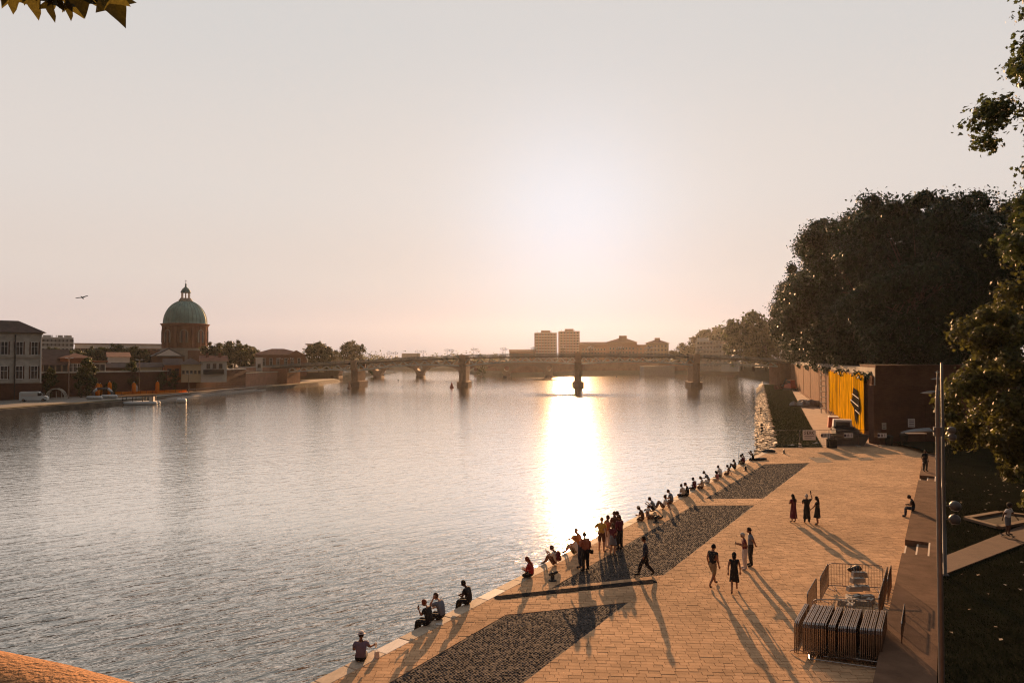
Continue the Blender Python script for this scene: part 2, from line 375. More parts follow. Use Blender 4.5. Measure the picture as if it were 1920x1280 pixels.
# coping stones of the edge, each a stone
edge_root = link('quay_edge', None, kind='structure'); edge_root.location = Q(0, 0); edge_root.rotation_euler = (0, 0, QA)
cop_mesh = {}
u = U0; k = 0
special = {}
def cop_at(px, py): return toQ(G(px, py))[0]
us_pale = [cop_at(712, 1216), cop_at(905, 1118)]; us_dark = [cop_at(748, 1197)]; us_tan = [cop_at(935, 1100)]
while u < U1:
    L = rng.choice([1.1, 1.25, 1.4]); c = u + L / 2
    m0 = M['coping']
    if any(abs(c - q) < .65 for q in us_pale): m0 = M['coping_pale']
    elif any(abs(c - q) < .65 for q in us_dark): m0 = M['coping_dark']
    key = (round(float(L), 2), m0.name)
    if key not in cop_mesh:
        b_ = MB(); x, y = L / 2 - 0.012, 0.28; e = 0.018
        V = [(-x, -y, -.3), (x, -y, -.3), (x, y, -.3), (-x, y, -.3), (-x, -y, -e), (x, -y, -e), (x, y, -e), (-x, y, -e), (-x + e, -y + e, 0), (x - e, -y + e, 0), (x - e, y - e, 0), (-x + e, y - e, 0)]
        b_.add(V, [(0, 1, 5, 4), (1, 2, 6, 5), (2, 3, 7, 6), (3, 0, 4, 7), (4, 5, 9, 8), (5, 6, 10, 9), (6, 7, 11, 10), (7, 4, 8, 11), (8, 9, 10, 11)])
        cop_mesh[key] = b_.mesh('coping_stone', m0)
    o = link('coping_stone', cop_mesh[key], edge_root, loc=(float(c), -0.28, float(rng.uniform(-.004, .012))))
    u += L; k += 1

# cobbled panels (corners measured on the ground)
def gq(px, py): return toQ(G(px, py))
c1 = [(-16, 2.1), (-16, 5.6), gq(1187, 1130), gq(950, 1153)]
c2 = [gq(1045, 1103), gq(1250, 1078), gq(1416, 947), gq(1300, 947)]
c3 = [gq(1323, 935), gq(1432, 934), gq(1515, 867), gq(1425, 869)]
VL, VR = 2.05, 5.55
def snap(c): return [(c[0][0], VL), (c[1][0], VR), (c[2][0], VR), (c[3][0], VL)]
c1, c2, c3 = snap(c1), snap(c2), snap(c3)
COB = [c1, c2, c3]
regions = [[(U0, 0.56), (UFAR + 2, 0.56), (UFAR + 2, VL), (U0, VL)], [(U0, VR), (UFAR + 30, VR), (UFAR + 30, VB0 - .01), (U0, VB0 - .01)],
           [c1[3], c1[2], c2[1], c2[0]], [c2[3], c2[2], c3[1], c3[0]], [c3[3], c3[2], (UFAR + 8, VR), (UFAR + 2, VL)],
           [(toQ(Vector((40, 71.8, 0)))[0], VB0 - .01), (UFAR + 40, VB0 - .01), (UFAR + 40, 27), (toQ(Vector((53, 66, 0)))[0], 27)]]
def clip(poly, a, b, c):                                # keep a*x + b*y <= c
    out = []
    for i in range(len(poly)):
        p, q = poly[i], poly[(i + 1) % len(poly)]; dp, dq = a * p[0] + b * p[1] - c, a * q[0] + b * q[1] - c
        if dp <= 0: out.append(p)
        if (dp < 0) != (dq < 0) and abs(dp - dq) > 1e-9:
            s_ = dp / (dp - dq); out.append((p[0] + (q[0] - p[0]) * s_, p[1] + (q[1] - p[1]) * s_))
    return out
def area(p): return 0.5 * sum(p[i][0] * p[(i + 1) % len(p)][1] - p[(i + 1) % len(p)][0] * p[i][1] for i in range(len(p)))
regions_xy = []
for r_ in regions:
    q_ = [(Q(*p).x, Q(*p).y) for p in r_]
    if area(q_) < 0: q_ = q_[::-1]
    # cut at the far end of the plaza (line from the quay corner to the foot of the brick wall)
    q_ = clip(q_, -0.055, 1.0, 77.3 - 0.055 * 31.0 + 0.0)
    q_ = clip(q_, 1, 0, 60)
    if len(q_) > 2: regions_xy.append(q_)
rdir = Vector((1, -0.05, 0)).normalized(); rnor = Vector((-rdir.y, rdir.x, 0))
near_slabs, far_slabs = [], []
row = 0; y = 14.0
while y < 84:
    h = 0.22; x = -14 + rng.uniform(0, 0.5)
    while x < 60:
        L = float(rng.choice([0.30, 0.36, 0.42, 0.48]))
        g_ = 0.0075
        quad = [(x + g_, y + g_), (x + L - g_, y + g_), (x + L - g_, y + h - g_), (x + g_, y + h - g_)]
        quad = [(rdir.x * a + rnor.x * b, rdir.y * a + rnor.y * b) for a, b in quad]
        cx_, cy_ = sum(p[0] for p in quad) / 4, sum(p[1] for p in quad) / 4
        uu, vv = toQ(Vector((cx_, cy_, 0)))
        x += L
        if vv < 0.2 or cy_ > 80 or uu < U0: continue
        if vv > VB0 + .5 and cy_ < 66: continue
        for rg in regions_xy:
            p = quad
            n = len(rg)
            for i in range(n):
                x0, y0 = rg[i]; x1, y1 = rg[(i + 1) % n]
                ex, ey = x1 - x0, y1 - y0; l = math.hypot(ex, ey)
                if l < 1e-6: continue
                a, b = ey / l, -ex / l; p = clip(p, a, b, a * x0 + b * y0 - 0.006)
                if len(p) < 3: break
            if len(p) >= 3 and area(p) > 0.004:
                vis = (cx_ / max(cy_, 1) < 0.78) and cy_ > 19.5 and abs(cx_) / cy_ < .74
                (near_slabs if vis else far_slabs).append((cy_, p, float(rng.uniform(-0.006, 0.004))))
    y += h; row += 1
near_slabs.sort(key=lambda s_: s_[0])
far_slabs += near_slabs[300:]; near_slabs = near_slabs[:300]
def slab(b_, p, dz, o=(0, 0)):
    n = len(p); V = [(q[0] - o[0], q[1] - o[1], dz) for q in p] + [(q[0] - o[0], q[1] - o[1], -0.024) for q in p]
    b_.add(V, [tuple(range(n))] + [(n + i, n + (i + 1) % n, (i + 1) % n, i) for i in range(n)])
b_ = MB()
for _, p, dz in far_slabs: slab(b_, p, dz)
paving = b_.build('paving', M['paver'], kind='structure')
for _, p, dz in near_slabs:
    cx_, cy_ = sum(q[0] for q in p) / len(p), sum(q[1] for q in p) / len(p)
    b_ = MB(); slab(b_, p, dz, (cx_, cy_)); b_.build('paver', M['paver'], paving, ).location = (cx_, cy_, 0)

# cobbles: one low dome per stone
hexa = [(math.cos(R(60 * i)), math.sin(R(60 * i))) for i in range(6)]
base_v = np.array([(x, y, 0) for x, y in hexa] + [(x * .86, y * .86, .62) for x, y in hexa] + [(0, 0, 1.0)])
base_f = [(i, (i + 1) % 6, 6 + (i + 1) % 6, 6 + i) for i in range(6)] + [(6 + i, 6 + (i + 1) % 6, 12) for i in range(6)]
pts = []
for c in COB:
    poly = [(Q(*p).x, Q(*p).y) for p in c]
    if area(poly) < 0: poly = poly[::-1]
    xs = [p[0] for p in poly]; ys = [p[1] for p in poly]
    gx, gy = np.meshgrid(np.arange(min(xs), max(xs), .115), np.arange(max(min(ys), 14), max(ys), .10))
    gx = gx + (np.arange(gx.shape[0]) % 2)[:, None] * .057
    P = np.stack([gx.ravel(), gy.ravel()], 1) + rng.uniform(-.018, .018, (gx.size, 2))
    keep = np.ones(len(P), bool)
    for i in range(4):
        (x0, y0), (x1, y1) = poly[i], poly[(i + 1) % 4]; ex, ey = x1 - x0, y1 - y0; l = math.hypot(ex, ey)
        keep &= ((P[:, 0] - x0) * ey - (P[:, 1] - y0) * ex) / l < -0.055
    pts.append(P[keep])
P = np.concatenate(pts)
r_ = rng.uniform(.040, .058, len(P)); ang = rng.uniform(0, 6.28, len(P)); hh = rng.uniform(.020, .042, len(P)); el = rng.uniform(.8, 1.2, len(P))
ca, sa = np.cos(ang)[:, None], np.sin(ang)[:, None]
bx_, by_ = base_v[None, :, 0] * r_[:, None] * el[:, None], base_v[None, :, 1] * r_[:, None]
V = np.stack([P[:, 0:1] + bx_ * ca - by_ * sa, P[:, 1:2] + bx_ * sa + by_ * ca, base_v[None, :, 2] * hh[:, None] - 0.028], 2)
link('cobbles', inst_mesh('cobbles', base_v, base_f, V, M['cobble']), kind='stuff')
b_ = MB()
for c in COB: b_.sheet([tuple(Q(p[0], p[1], -0.015)) for p in c])
b_.build('cobble_bed', M['cobble_bed'], kind='structure')

# shaded inside of a kerb slot painted as a flush strip, one end rounded
A, B_ = G(927, 1121), G(1228, 1089)
dr = (B_ - A).normalized(); nr = Vector((-dr.y, dr.x, 0)); w = 0.21
pl = []
for k in range(9):
    a = R(90 + 180 * k / 8); p = A + dr * (w + w * math.cos(a)) + nr * (w * math.sin(a)); pl.append((p.x, p.y))
for p in (B_ - nr * w, B_ + nr * w): pl.append((p.x, p.y))
M['kerb_dark'] = mat('kerb_dark', (0.03, 0.027, 0.026), 1.0, 0.3, 3, 0.2, 30, spec=0.0)
tag(MB().prism(pl, -0.02, 0.022).build('kerb_bar', M['kerb_dark']), 'long dark stone bar with a rounded end lying across the paving', 'kerb')

# long low bench wall along the lawn, with two stair gaps
us_gap = [toQ(G(1705, 1040))[0], toQ(G(1732, 906))[0]]
gap_w = [(us_gap[0] - 1.55, us_gap[0] + 1.35), (us_gap[1] - 1.3, us_gap[1] + 1.3)]
UB1 = toQ(Vector((38.8, 70.5, 0)))[0]
segs = [(U0, gap_w[0][0]), (gap_w[0][1], gap_w[1][0]), (gap_w[1][1], UB1)]
bench = thing('bench_wall', 'long low stone bench wall edging the plaza beside the dark lawn', 'bench wall', Q(0, 0), QA)
for s0, s1 in segs:
    L = s1 - s0; n = max(1, round(L / 1.9))
    for i in range(n):
        a, b = s0 + L * i / n, s0 + L * (i + 1) / n
        MB().bx(a + .004, b - .004, -VB1, -VB0, -0.3, BZ).build('bench_slab', M['bench_stone'], bench)
M['nosing'] = mat('stair_nosing', (0.62, 0.50, 0.38), 0.7, 0.1, 3)
for g0, g1 in gap_w:
    st = thing('garden_steps', 'short flight of stone steps through the bench wall, ' + ('nearer to the stacked barriers' if g0 == gap_w[0][0] else 'beyond the man sitting on the wall'), 'steps', Q(g0, 0), QA, 'steps through the bench wall')
    for k in range(3):
        v0 = VB0 + 0.02 + k * 0.53
        s_ = MB().bx(0.01, g1 - g0 - .01, -VB1, -v0, -.2, 0.15 * (k + 1)).build('step', M['bench_stone'], st)
        MB().bx(0.03, g1 - g0 - .03, -v0 - .07, -v0 + .004, 0.15 * (k + 1) - .05, 0.15 * (k + 1) + .004).build('nosing', M['nosing'], s_)

# lawn, garden path, triangular bed
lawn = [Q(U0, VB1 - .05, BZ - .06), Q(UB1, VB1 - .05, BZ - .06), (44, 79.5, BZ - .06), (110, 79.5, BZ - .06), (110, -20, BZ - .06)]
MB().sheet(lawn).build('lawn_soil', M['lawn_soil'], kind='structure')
pth = [G(1742, 1042, BZ), G(1742, 1076, BZ), G(1925, 1016, BZ), G(2300, 930, BZ), G(2300, 905, BZ), G(1925, 981, BZ)]
pth = [Q(toQ(pth[0])[0], VB1, BZ - .02), Q(toQ(pth[1])[0], VB1, BZ - .02)] + [Vector((p.x, p.y, BZ - .02)) for p in pth[2:]]
M['path_paving'] = mat('path_paving', (0.105, 0.062, 0.042), 0.9, 0.2, 1.2, 0.3, 30)
MB().prism([(p.x, p.y) for p in pth], BZ - .3, BZ).build('garden_path', M['path_paving'], kind='structure')
tri = [G(1812, 973, BZ), G(1873, 990, BZ), G(1960, 972, BZ), G(1875, 962, BZ)]
M['bed_edge'] = mat('bed_edge', (0.17, 0.115, 0.075), 0.85, 0.2, 2)
bed_t = thing('planting_bed', 'triangular planting bed with a pale stone edge beside the garden path', 'planting bed', tri[1])
o = tri[1]
MB().prism([(p.x - o.x, p.y - o.y) for p in tri], -.3, .03).build('soil', M['soil'], bed_t)
for i in range(4):
    p, q = tri[i] - o, tri[(i + 1) % 4] - o
    MB().bar((p.x, p.y, .06), (q.x, q.y, .06), .35, .14).build('edge_stone', M['bed_edge'], bed_t)

# ------------------------------------------------------------------ riverside strip beyond the plaza
def strip(name, x0, x1, ya, yb, z0, z1, m0, n=12, **kw):
    b_ = MB(); prev = None
    for i in range(n + 1):
        Y = ya + (yb - ya) * i / n; a, b = (x0(Y), Y, z0), (x1(Y), Y, z1)
        if prev: b_.sheet([prev[0], prev[1], b, a])
        prev = (a, b)
    return b_.build(name, m0, **kw)
YF = 77.6
XL0 = lambda Y: XR(Y) + 2.6
XL1 = lambda Y: 36.0 + 0.385 * (Y - 80)
strip('riverside_bank', XR, XL0, YF, 300, WZ - .6, 0.0, M['revet'], kind='structure')
strip('riverside_lawn', XL0, XL1, YF, 262, -0.004, -0.004, M['lawn_soil'], kind='structure')
strip('riverside_path', XL1, lambda Y: XW(Y) + .3, YF + .5, 300, 0.0, 0.0, M['dirt_path'], kind='structure')
# the street above the wall
MB().prism([(XW(80) + .4, 80.4), (XW(330) + .4, 330), (1500, 330), (1500, 80.4)], -2, STREET).build('street_terrace', M['quay_road'], kind='structure')

# stones of the river slope: the largest are stones of their own, the rest one heap
def stone_mesh(seed, sx, sy, sz):
    r2 = np.random.default_rng(seed); b_ = MB(); b_.box((0, 0, 0), (sx, sy, sz), 0, 0, 0.86)
    b_.v = [(x * r2.uniform(.85, 1.1), y * r2.uniform(.85, 1.1), z * r2.uniform(.8, 1.15)) for x, y, z in b_.v]
    return b_.mesh('stone', M['revet'])
slope_root = link('stone_slope', None, kind='structure')
stone_ms = [stone_mesh(i, s_[0], s_[1], s_[2]) for i, s_ in enumerate([(.55, .8, .3), (.8, .5, .3), (.45, .45, .35), (.9, .7, .28), (.6, 1.1, .3), (.4, .7, .4)])]
cnt = 0; heapP = []
Y = YF + .2
cube_v = np.array([(-.5, -.5, -.5), (.5, -.5, -.5), (.5, .5, -.5), (-.5, .5, -.5), (-.42, -.42, .5), (.42, -.42, .5), (.42, .42, .5), (-.42, .42, .5)])
cube_f = [(4, 5, 6, 7), (0, 1, 5, 4), (1, 2, 6, 5), (2, 3, 7, 6), (3, 0, 4, 7)]
while Y < 262:
    stp = 0.62 if Y < 110 else 0.85
    for k in range(6):
        f_ = (k + rng.uniform(.1, .9)) / 6; x = XR(Y) + 2.6 * f_; z = (WZ - .35) * (1 - f_) + 0.02 * f_
        yy = Y + rng.uniform(-.3, .3)
        if Y < 97 and cnt < 190:
            o = link('stone', stone_ms[int(rng.integers(6))], slope_root, loc=(x, yy, z + rng.uniform(-.02, .1)), rz=float(rng.uniform(-.35, .35) - .35)); cnt += 1
            o.rotation_euler.y = float(rng.uniform(-.5, .05))
        else:
            s_ = np.array([rng.uniform(.35, .8), rng.uniform(.4, 1.0), rng.uniform(.25, .5)]); a = rng.uniform(-.7, 0)
            v_ = cube_v * s_ * rng.uniform(.9, 1.1, (8, 3)); heapP.append(np.stack([x + v_[:, 0] * math.cos(a) - v_[:, 1] * math.sin(a), yy + v_[:, 0] * math.sin(a) + v_[:, 1] * math.cos(a), z + .06 + v_[:, 2]], 1))
    Y += stp
link('riverside_rubble', inst_mesh('rubble', cube_v, cube_f, np.array(heapP), M['revet']), kind='stuff')

# grass blades
def grass(name, P, h, w, m0, zb):
    n = len(P); a = rng.uniform(0, 6.28, n); hh = rng.uniform(.5, 1, n) * h; lx, ly = rng.normal(0, h * .35, n), rng.normal(0, h * .35, n)
    dx, dy = np.cos(a) * w, np.sin(a) * w
    V = np.zeros((n, 3, 3)); z = np.full(n, zb)
    V[:, 0] = np.stack([P[:, 0] - dx, P[:, 1] - dy, z], 1); V[:, 1] = np.stack([P[:, 0] + dx, P[:, 1] + dy, z], 1); V[:, 2] = np.stack([P[:, 0] + lx, P[:, 1] + ly, z + hh], 1)
    link(name, np_mesh(name, V, None, m0), kind='stuff')
def inpoly(P, poly):
    k = np.zeros(len(P), bool); n = len(poly)
    for i in range(n):
        x0, y0 = poly[i][:2]; x1, y1 = poly[(i + 1) % n][:2]
        if abs(y1 - y0) < 1e-9: continue
        c = ((y0 > P[:, 1]) != (y1 > P[:, 1])) & (P[:, 0] < (x1 - x0) * (P[:, 1] - y0) / (y1 - y0) + x0); k ^= c
    return k
n = 560000
Yg = 17 + (79 - 17) * rng.random(n) ** 1.6; Xg = rng.uniform(9, 62, n)
P = np.stack([Xg, Yg], 1); P = P[(P[:, 0] / P[:, 1] < .80)]
vq = (P[:, 0] - P0.x) * VQ.x + (P[:, 1] - P0.y) * VQ.y
lp = [(p[0], p[1]) for p in [tuple(q) for q in lawn]]
k = inpoly(P, lp) & (vq > VB1 + .02) & ~inpoly(P, [(p.x, p.y) for p in pth]) & ~inpoly(P, [(p.x, p.y) for p in tri])
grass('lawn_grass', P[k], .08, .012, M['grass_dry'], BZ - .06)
n = 90000
Yg = YF + (262 - YF) * rng.random(n) ** 1.8; f_ = rng.random(n); Xg = XL0(Yg) + (XL1(Yg) - XL0(Yg)) * f_
grass('riverside_grass', np.stack([Xg, Yg], 1), .16, .05, M['grass'], -.004)
# fallen leaves and litter on the lawn
n = 420
Yg = rng.uniform(20, 60, n); Xg = rng.uniform(12, 46, n); P = np.stack([Xg, Yg], 1)
vq = (P[:, 0] - P0.x) * VQ.x + (P[:, 1] - P0.y) * VQ.y
P = P[(vq > VB1 + .1)]; n = len(P); a = rng.uniform(0, 6.28, n); s_ = rng.uniform(.04, .09, n)
V = np.stack([np.stack([P[:, 0] + s_ * np.cos(a + j * 1.57), P[:, 1] + s_ * np.sin(a + j * 1.57), np.full(n, BZ + .03) + rng.uniform(-.02, .03, n)], 1) for j in range(4)], 1)
M['dead_leaf'] = mat('dead_leaf', (0.30, 0.22, 0.14), 0.8, 0.4, 3, island=.4)
link('fallen_leaves', np_mesh('fallen_leaves', V, None, M['dead_leaf']), kind='stuff')
# ------------------------------------------------------------------ masonry materials
def mat_brick(name, c1, c2, mortar, sc=1.0, bump=0.4, stain=0.35):
    m = bpy.data.materials.new(name); m.use_nodes = True; t = m.node_tree; b = t.nodes['Principled BSDF']; b.inputs['Roughness'].default_value = 0.9
    b.inputs['Specular IOR Level'].default_value = 0.03
    g = nd(t, 'ShaderNodeTexCoord'); geo = nd(t, 'ShaderNodeNewGeometry')
    # lay the courses by height: u along the wall, v up
    sp = nd(t, 'ShaderNodeSeparateXYZ'); t.links.new(g.outputs['Object'], sp.inputs[0])
    ad = nd(t, 'ShaderNodeMath', operation='ADD'); t.links.new(sp.outputs['X'], ad.inputs[0]); t.links.new(sp.outputs['Y'], ad.inputs[1])
    cb = nd(t, 'ShaderNodeCombineXYZ'); t.links.new(ad.outputs[0], cb.inputs['X']); t.links.new(sp.outputs['Z'], cb.inputs['Y'])
    br = nd(t, 'ShaderNodeTexBrick'); t.links.new(cb.outputs[0], br.inputs['Vector'])
    br.inputs['Scale'].default_value = sc; br.inputs['Brick Width'].default_value = 0.42; br.inputs['Row Height'].default_value = 0.11; br.inputs['Mortar Size'].default_value = 0.012
    br.inputs['Color1'].default_value = (*c1, 1); br.inputs['Color2'].default_value = (*c2, 1); br.inputs['Mortar'].default_value = (*mortar, 1)
    n = nd(t, 'ShaderNodeTexNoise'); n.inputs['Scale'].default_value = 0.35; n.inputs['Detail'].default_value = 7; n.inputs['Roughness'].default_value = 0.7
    t.links.new(g.outputs['Object'], n.inputs['Vector'])
    mr = nd(t, 'ShaderNodeMapRange'); mr.inputs['From Min'].default_value = .3; mr.inputs['From Max'].default_value = .7; mr.inputs['To Min'].default_value = 1 - stain; mr.inputs['To Max'].default_value = 1 + stain * .6
    t.links.new(n.outputs['Fac'], mr.inputs['Value'])
    hs = nd(t, 'ShaderNodeHueSaturation'); t.links.new(br.outputs['Color'], hs.inputs['Color']); t.links.new(mr.outputs[0], hs.inputs['Value'])
    t.links.new(hs.outputs[0], b.inputs['Base Color'])
    bp = nd(t, 'ShaderNodeBump'); bp.inputs['Strength'].default_value = bump; bp.inputs['Distance'].default_value = 0.02; bp.invert = True
    t.links.new(br.outputs['Fac'], bp.inputs['Height']); t.links.new(bp.outputs[0], b.inputs['Normal'])
    return m
M['brick'] = mat_brick('brick', (0.30, 0.125, 0.075), (0.24, 0.10, 0.062), (0.28, 0.20, 0.15))
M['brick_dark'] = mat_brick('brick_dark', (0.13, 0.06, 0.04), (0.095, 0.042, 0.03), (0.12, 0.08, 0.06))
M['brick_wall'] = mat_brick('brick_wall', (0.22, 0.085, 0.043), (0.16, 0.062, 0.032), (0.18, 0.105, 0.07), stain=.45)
M['rose'] = mat('rose_plaster', (0.33, 0.17, 0.11), 0.9, 0.2, .5)
M['pier_stone'] = mat('pier_stone', (0.34, 0.22, 0.15), 0.9, 0.25, .8)
M['stone'] = mat('stone', (0.36, 0.31, 0.25), 0.9, 0.22, .8, 0.2, 6)
M['stone_grey'] = mat('stone_grey', (0.47, 0.44, 0.39), 0.9, 0.28, .7, 0.2, 6)
M['plaster_white'] = mat('plaster_white', (0.66, 0.63, 0.58), 0.9, 0.1, .4)
M['plaster_cream'] = mat('plaster_cream', (0.55, 0.45, 0.30), 0.9, 0.12, .4)
M['plaster_orange'] = mat('plaster_orange', (0.48, 0.20, 0.09), 0.9, 0.12, .4)
M['slab_white'] = mat('slab_white', (0.62, 0.60, 0.57), 0.85, 0.1, .3)
M['tile_roof'] = mat('tile_roof', (0.20, 0.085, 0.05), 0.9, 0.35, .8, 0.4, 3)
M['tile_dark'] = mat('tile_dark', (0.075, 0.05, 0.042), 0.9, 0.35, .8, 0.4, 3)
M['slate'] = mat('slate', (0.07, 0.07, 0.075), 0.7, 0.25, .6)
M['copper'] = mat('copper_green', (0.17, 0.29, 0.26), 0.7, 0.35, .25, 0.2, 2)
M['copper_dark'] = mat('copper_dark', (0.11, 0.19, 0.17), 0.7, 0.3, .4)
M['glass'] = mat('window_glass', (0.03, 0.035, 0.04), 0.12, 0.2, 1, spec=.5)
M['frame_white'] = mat('frame_white', (0.70, 0.68, 0.64), 0.6, 0.08, 1)
M['shutter'] = mat('shutter', (0.16, 0.13, 0.11), 0.7, 0.2, 1)
M['iron'] = mat('iron', (0.035, 0.035, 0.036), 0.55, 0.2, 4, metal=.3)
M['steel_paint'] = mat('steel_paint', (0.15, 0.17, 0.17), 0.6, 0.15, 1)
M['steel_grey'] = mat('steel_grey', (0.34, 0.33, 0.32), 0.4, 0.15, 3, metal=.5)
M['globe'] = mat('lamp_globe', (0.75, 0.74, 0.72), 0.25, 0.05, 2, spec=.5)

# ------------------------------------------------------------------ brick quay wall and corner bastion on the right
WT = 7.8
wr = thing('quay_brick_wall', 'long lit orange brick quay wall running back along the dirt path under the trees', 'brick wall', (XW(80), 80, 0), math.atan2(1, 0.353))
LW = math.hypot(1, .353) * 250
for a, b, h in ((1.3, 14, WT + .15), (14.02, 46, WT), (46.02, 92, WT - .1), (92.02, 150, WT + .05), (150.02, LW, WT)):
    MB().bx(a + .05, b, -1.2, 0, -.4, h).build('wall_panel', M['brick_wall'], wr)
for a in (22, 46, 70, 94, 118, 142, 166, 190, 214):
    MB().bx(a - .4, a + .4, -0.01, .07, -.4, WT - .5).build('pilaster', M['brick_wall'], wr)
MB().bx(14.5, LW, -1.3, .10, WT + .06, WT + .22).build('coping', M['brick_wall'], wr)
MB().bx(14, LW, .01, .4, -.2, .35).build('footing', M['brick_wall'], wr)
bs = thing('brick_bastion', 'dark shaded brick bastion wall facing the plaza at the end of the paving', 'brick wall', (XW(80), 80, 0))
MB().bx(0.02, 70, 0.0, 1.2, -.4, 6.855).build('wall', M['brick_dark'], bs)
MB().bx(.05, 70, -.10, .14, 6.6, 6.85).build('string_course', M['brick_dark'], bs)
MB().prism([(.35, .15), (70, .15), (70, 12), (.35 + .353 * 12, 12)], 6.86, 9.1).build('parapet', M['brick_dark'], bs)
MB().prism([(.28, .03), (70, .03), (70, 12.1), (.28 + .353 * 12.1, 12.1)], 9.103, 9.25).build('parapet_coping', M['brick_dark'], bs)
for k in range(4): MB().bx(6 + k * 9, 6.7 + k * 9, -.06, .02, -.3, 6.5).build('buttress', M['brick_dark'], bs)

# bright yellow sheeting hung on the wall, with a torn dark patch
M['yellow'] = mat('yellow_sheet', (0.78, 0.39, 0.004), 1.0, 0.26, .55, 0.2, 4, spec=0.0)
def mat_streaks(m):                                        # rain streaks and grime running down the sheets
    t = m.node_tree; b = t.nodes['Principled BSDF']; src = b.inputs['Base Color'].links[0].from_socket
    g = nd(t, 'ShaderNodeTexCoord'); mp = nd(t, 'ShaderNodeMapping'); mp.inputs['Scale'].default_value = (1.3, 1.3, .12); t.links.new(g.outputs['Object'], mp.inputs['Vector'])
    n = nd(t, 'ShaderNodeTexNoise'); n.inputs['Scale'].default_value = 1.0; n.inputs['Detail'].default_value = 7; n.inputs['Roughness'].default_value = .7; t.links.new(mp.outputs[0], n.inputs['Vector'])
    r = nd(t, 'ShaderNodeMapRange'); r.inputs['From Min'].default_value = .40; r.inputs['From Max'].default_value = .58; r.inputs['To Min'].default_value = .30; r.inputs['To Max'].default_value = 1.08; t.links.new(n.outputs['Fac'], r.inputs['Value'])
    h = nd(t, 'ShaderNodeHueSaturation'); t.links.new(r.outputs[0], h.inputs['Value']); t.links.new(src, h.inputs['Color']); t.links.new(h.outputs['Color'], b.inputs['Base Color'])
mat_streaks(M['yellow'])
M['tear_black'] = mat('tear_black', (0.03, 0.025, 0.02), 0.9, 0.2, 2)
ys = thing('yellow_sheeting', 'bright yellow sheeting with streaks and a torn black patch hung on the brick wall', 'wall sheeting', (XW(80), 80, 0), math.atan2(1, 0.353))
def sheet_grid(x0, x1, z0, z1, nx, nz, off, wob):
    V = []; r2 = np.random.default_rng(int(x0 * 10) + 3)
    ph = r2.uniform(0, 6, 4)
    for j in range(nz + 1):
        for i in range(nx + 1):
            x = x0 + (x1 - x0) * i / nx; z = z0 + (z1 - z0) * j / nz
            w = wob * (math.sin(x * 1.9 + ph[0]) * .5 + math.sin(x * 4.3 + z * .8 + ph[1]) * .3 + math.sin(z * 2.3 + ph[2]) * .2)
            zz = z + (r2.uniform(-.35, .1) if j == nz else 0) + (r2.uniform(-.1, .5) if j == 0 else 0)
            V.append((x, off + w, zz))
    return V, [(j * (nx + 1) + i, j * (nx + 1) + i + 1, (j + 1) * (nx + 1) + i + 1, (j + 1) * (nx + 1) + i) for j in range(nz) for i in range(nx)]
edges = [4.4, 13, 21, 29, 37.5, 46.0]
for i in range(5):
    V, Fc = sheet_grid(edges[i] + .03, edges[i + 1] - .03, .5, WT + (0.15 if i else 0.3), 14, 12, .42 + .03 * (i % 2), .03)
    V2 = [(x, y + .02, z) for x, y, z in V]; n = len(V)
    MB().add(V, Fc).build('sheet_panel', M['yellow'], ys, smooth=True)
def patch(parent, pts, off, m0, name): MB().add([(x, off, z) for x, z in pts] + [(x, off - .03, z) for x, z in pts], [tuple(range(len(pts)))] + [(i, (i + 1) % len(pts), len(pts) + (i + 1) % len(pts), len(pts) + i) for i in range(len(pts))]).build(name, m0, parent)
M['tear_black'].node_tree.nodes['Principled BSDF'].inputs['Specular IOR Level'].default_value = 0.0
patch(ys, [(9, 5.9), (12.5, 6.1), (13.6, 4.6), (15.5, 4.0), (12, 3.4), (11, 1.9), (9.6, 1.4), (9.2, 2.8), (6.6, 3.5), (7.4, 4.5)], .60, M['tear_black'], 'torn_patch')
for (x0, z0, x1, z1) in ((7, 4.9, 13, 5.25), (7.5, 3.9, 15, 4.35), (6.6, 3.0, 10.5, 3.25)):
    MB().bar((x0, .64, z0), (x1, .64, z1), .04, .07).build('white_strap', M['frame_white'], ys)
M['scaf'] = mat('scaffold_tube', (0.32, 0.30, 0.28), 0.5, 0.15, 3, metal=.4)
sc = thing('scaffold_ladder', 'narrow scaffold frame standing against the wall beside the yellow sheeting', 'scaffold', (XW(80) + .353 * 44.5, 124.5, 0), math.atan2(1, .353))
for x in (0, 1.6):
    for y in (.7, 1.5): MB().tube([(x, y, 0), (x, y, 7.6)], .05, 5).build('upright', M['scaf'], sc)
for k in range(7): MB().bx(-.1, 1.7, .65, 1.55, .9 + k, .98 + k).build('platform', M['scaf'], sc)

# ------------------------------------------------------------------ steel truss bridge
bd = Vector((1, -.065, 0)).normalized(); bnr = Vector((-bd.y, bd.x, 0)); BO = Vector((0, 272.5, 0)); BROT = math.atan2(bd.y, bd.x)
def bs_at(px, off=-6.0):                                # chainage on the near edge seen at pixel column px
    k = (px - CX) / F_PX; p0 = BO + bnr * off
    return (k * p0.y - p0.x) / (bd.x - k * bd.y)
pier_px = [664, 867, 1084, 1306]
SP = [bs_at(p) for p in pier_px]; SL, SR = bs_at(536), bs_at(1459)
prof = []
for px, y in ((430, 694), (536, 687.0), (600, 683.5), (664, 680.0), (760, 674.5), (867, 670.3), (975, 667.6), (1084, 666.6), (1195, 667.2), (1306, 669.0), (1390, 672.5), (1459, 676.3), (1520, 680)):
    s_ = bs_at(px); Yd = (BO + bnr * -6 + bd * s_).y; prof.append((s_, D(px, y, Yd).z))
def deck_z(s_): return float(np.interp(s_, [p[0] for p in prof], [p[1] for p in prof]))
bridge = thing('truss_bridge', 'long steel truss road bridge on stone piers crossing the river', 'bridge', BO, BROT)
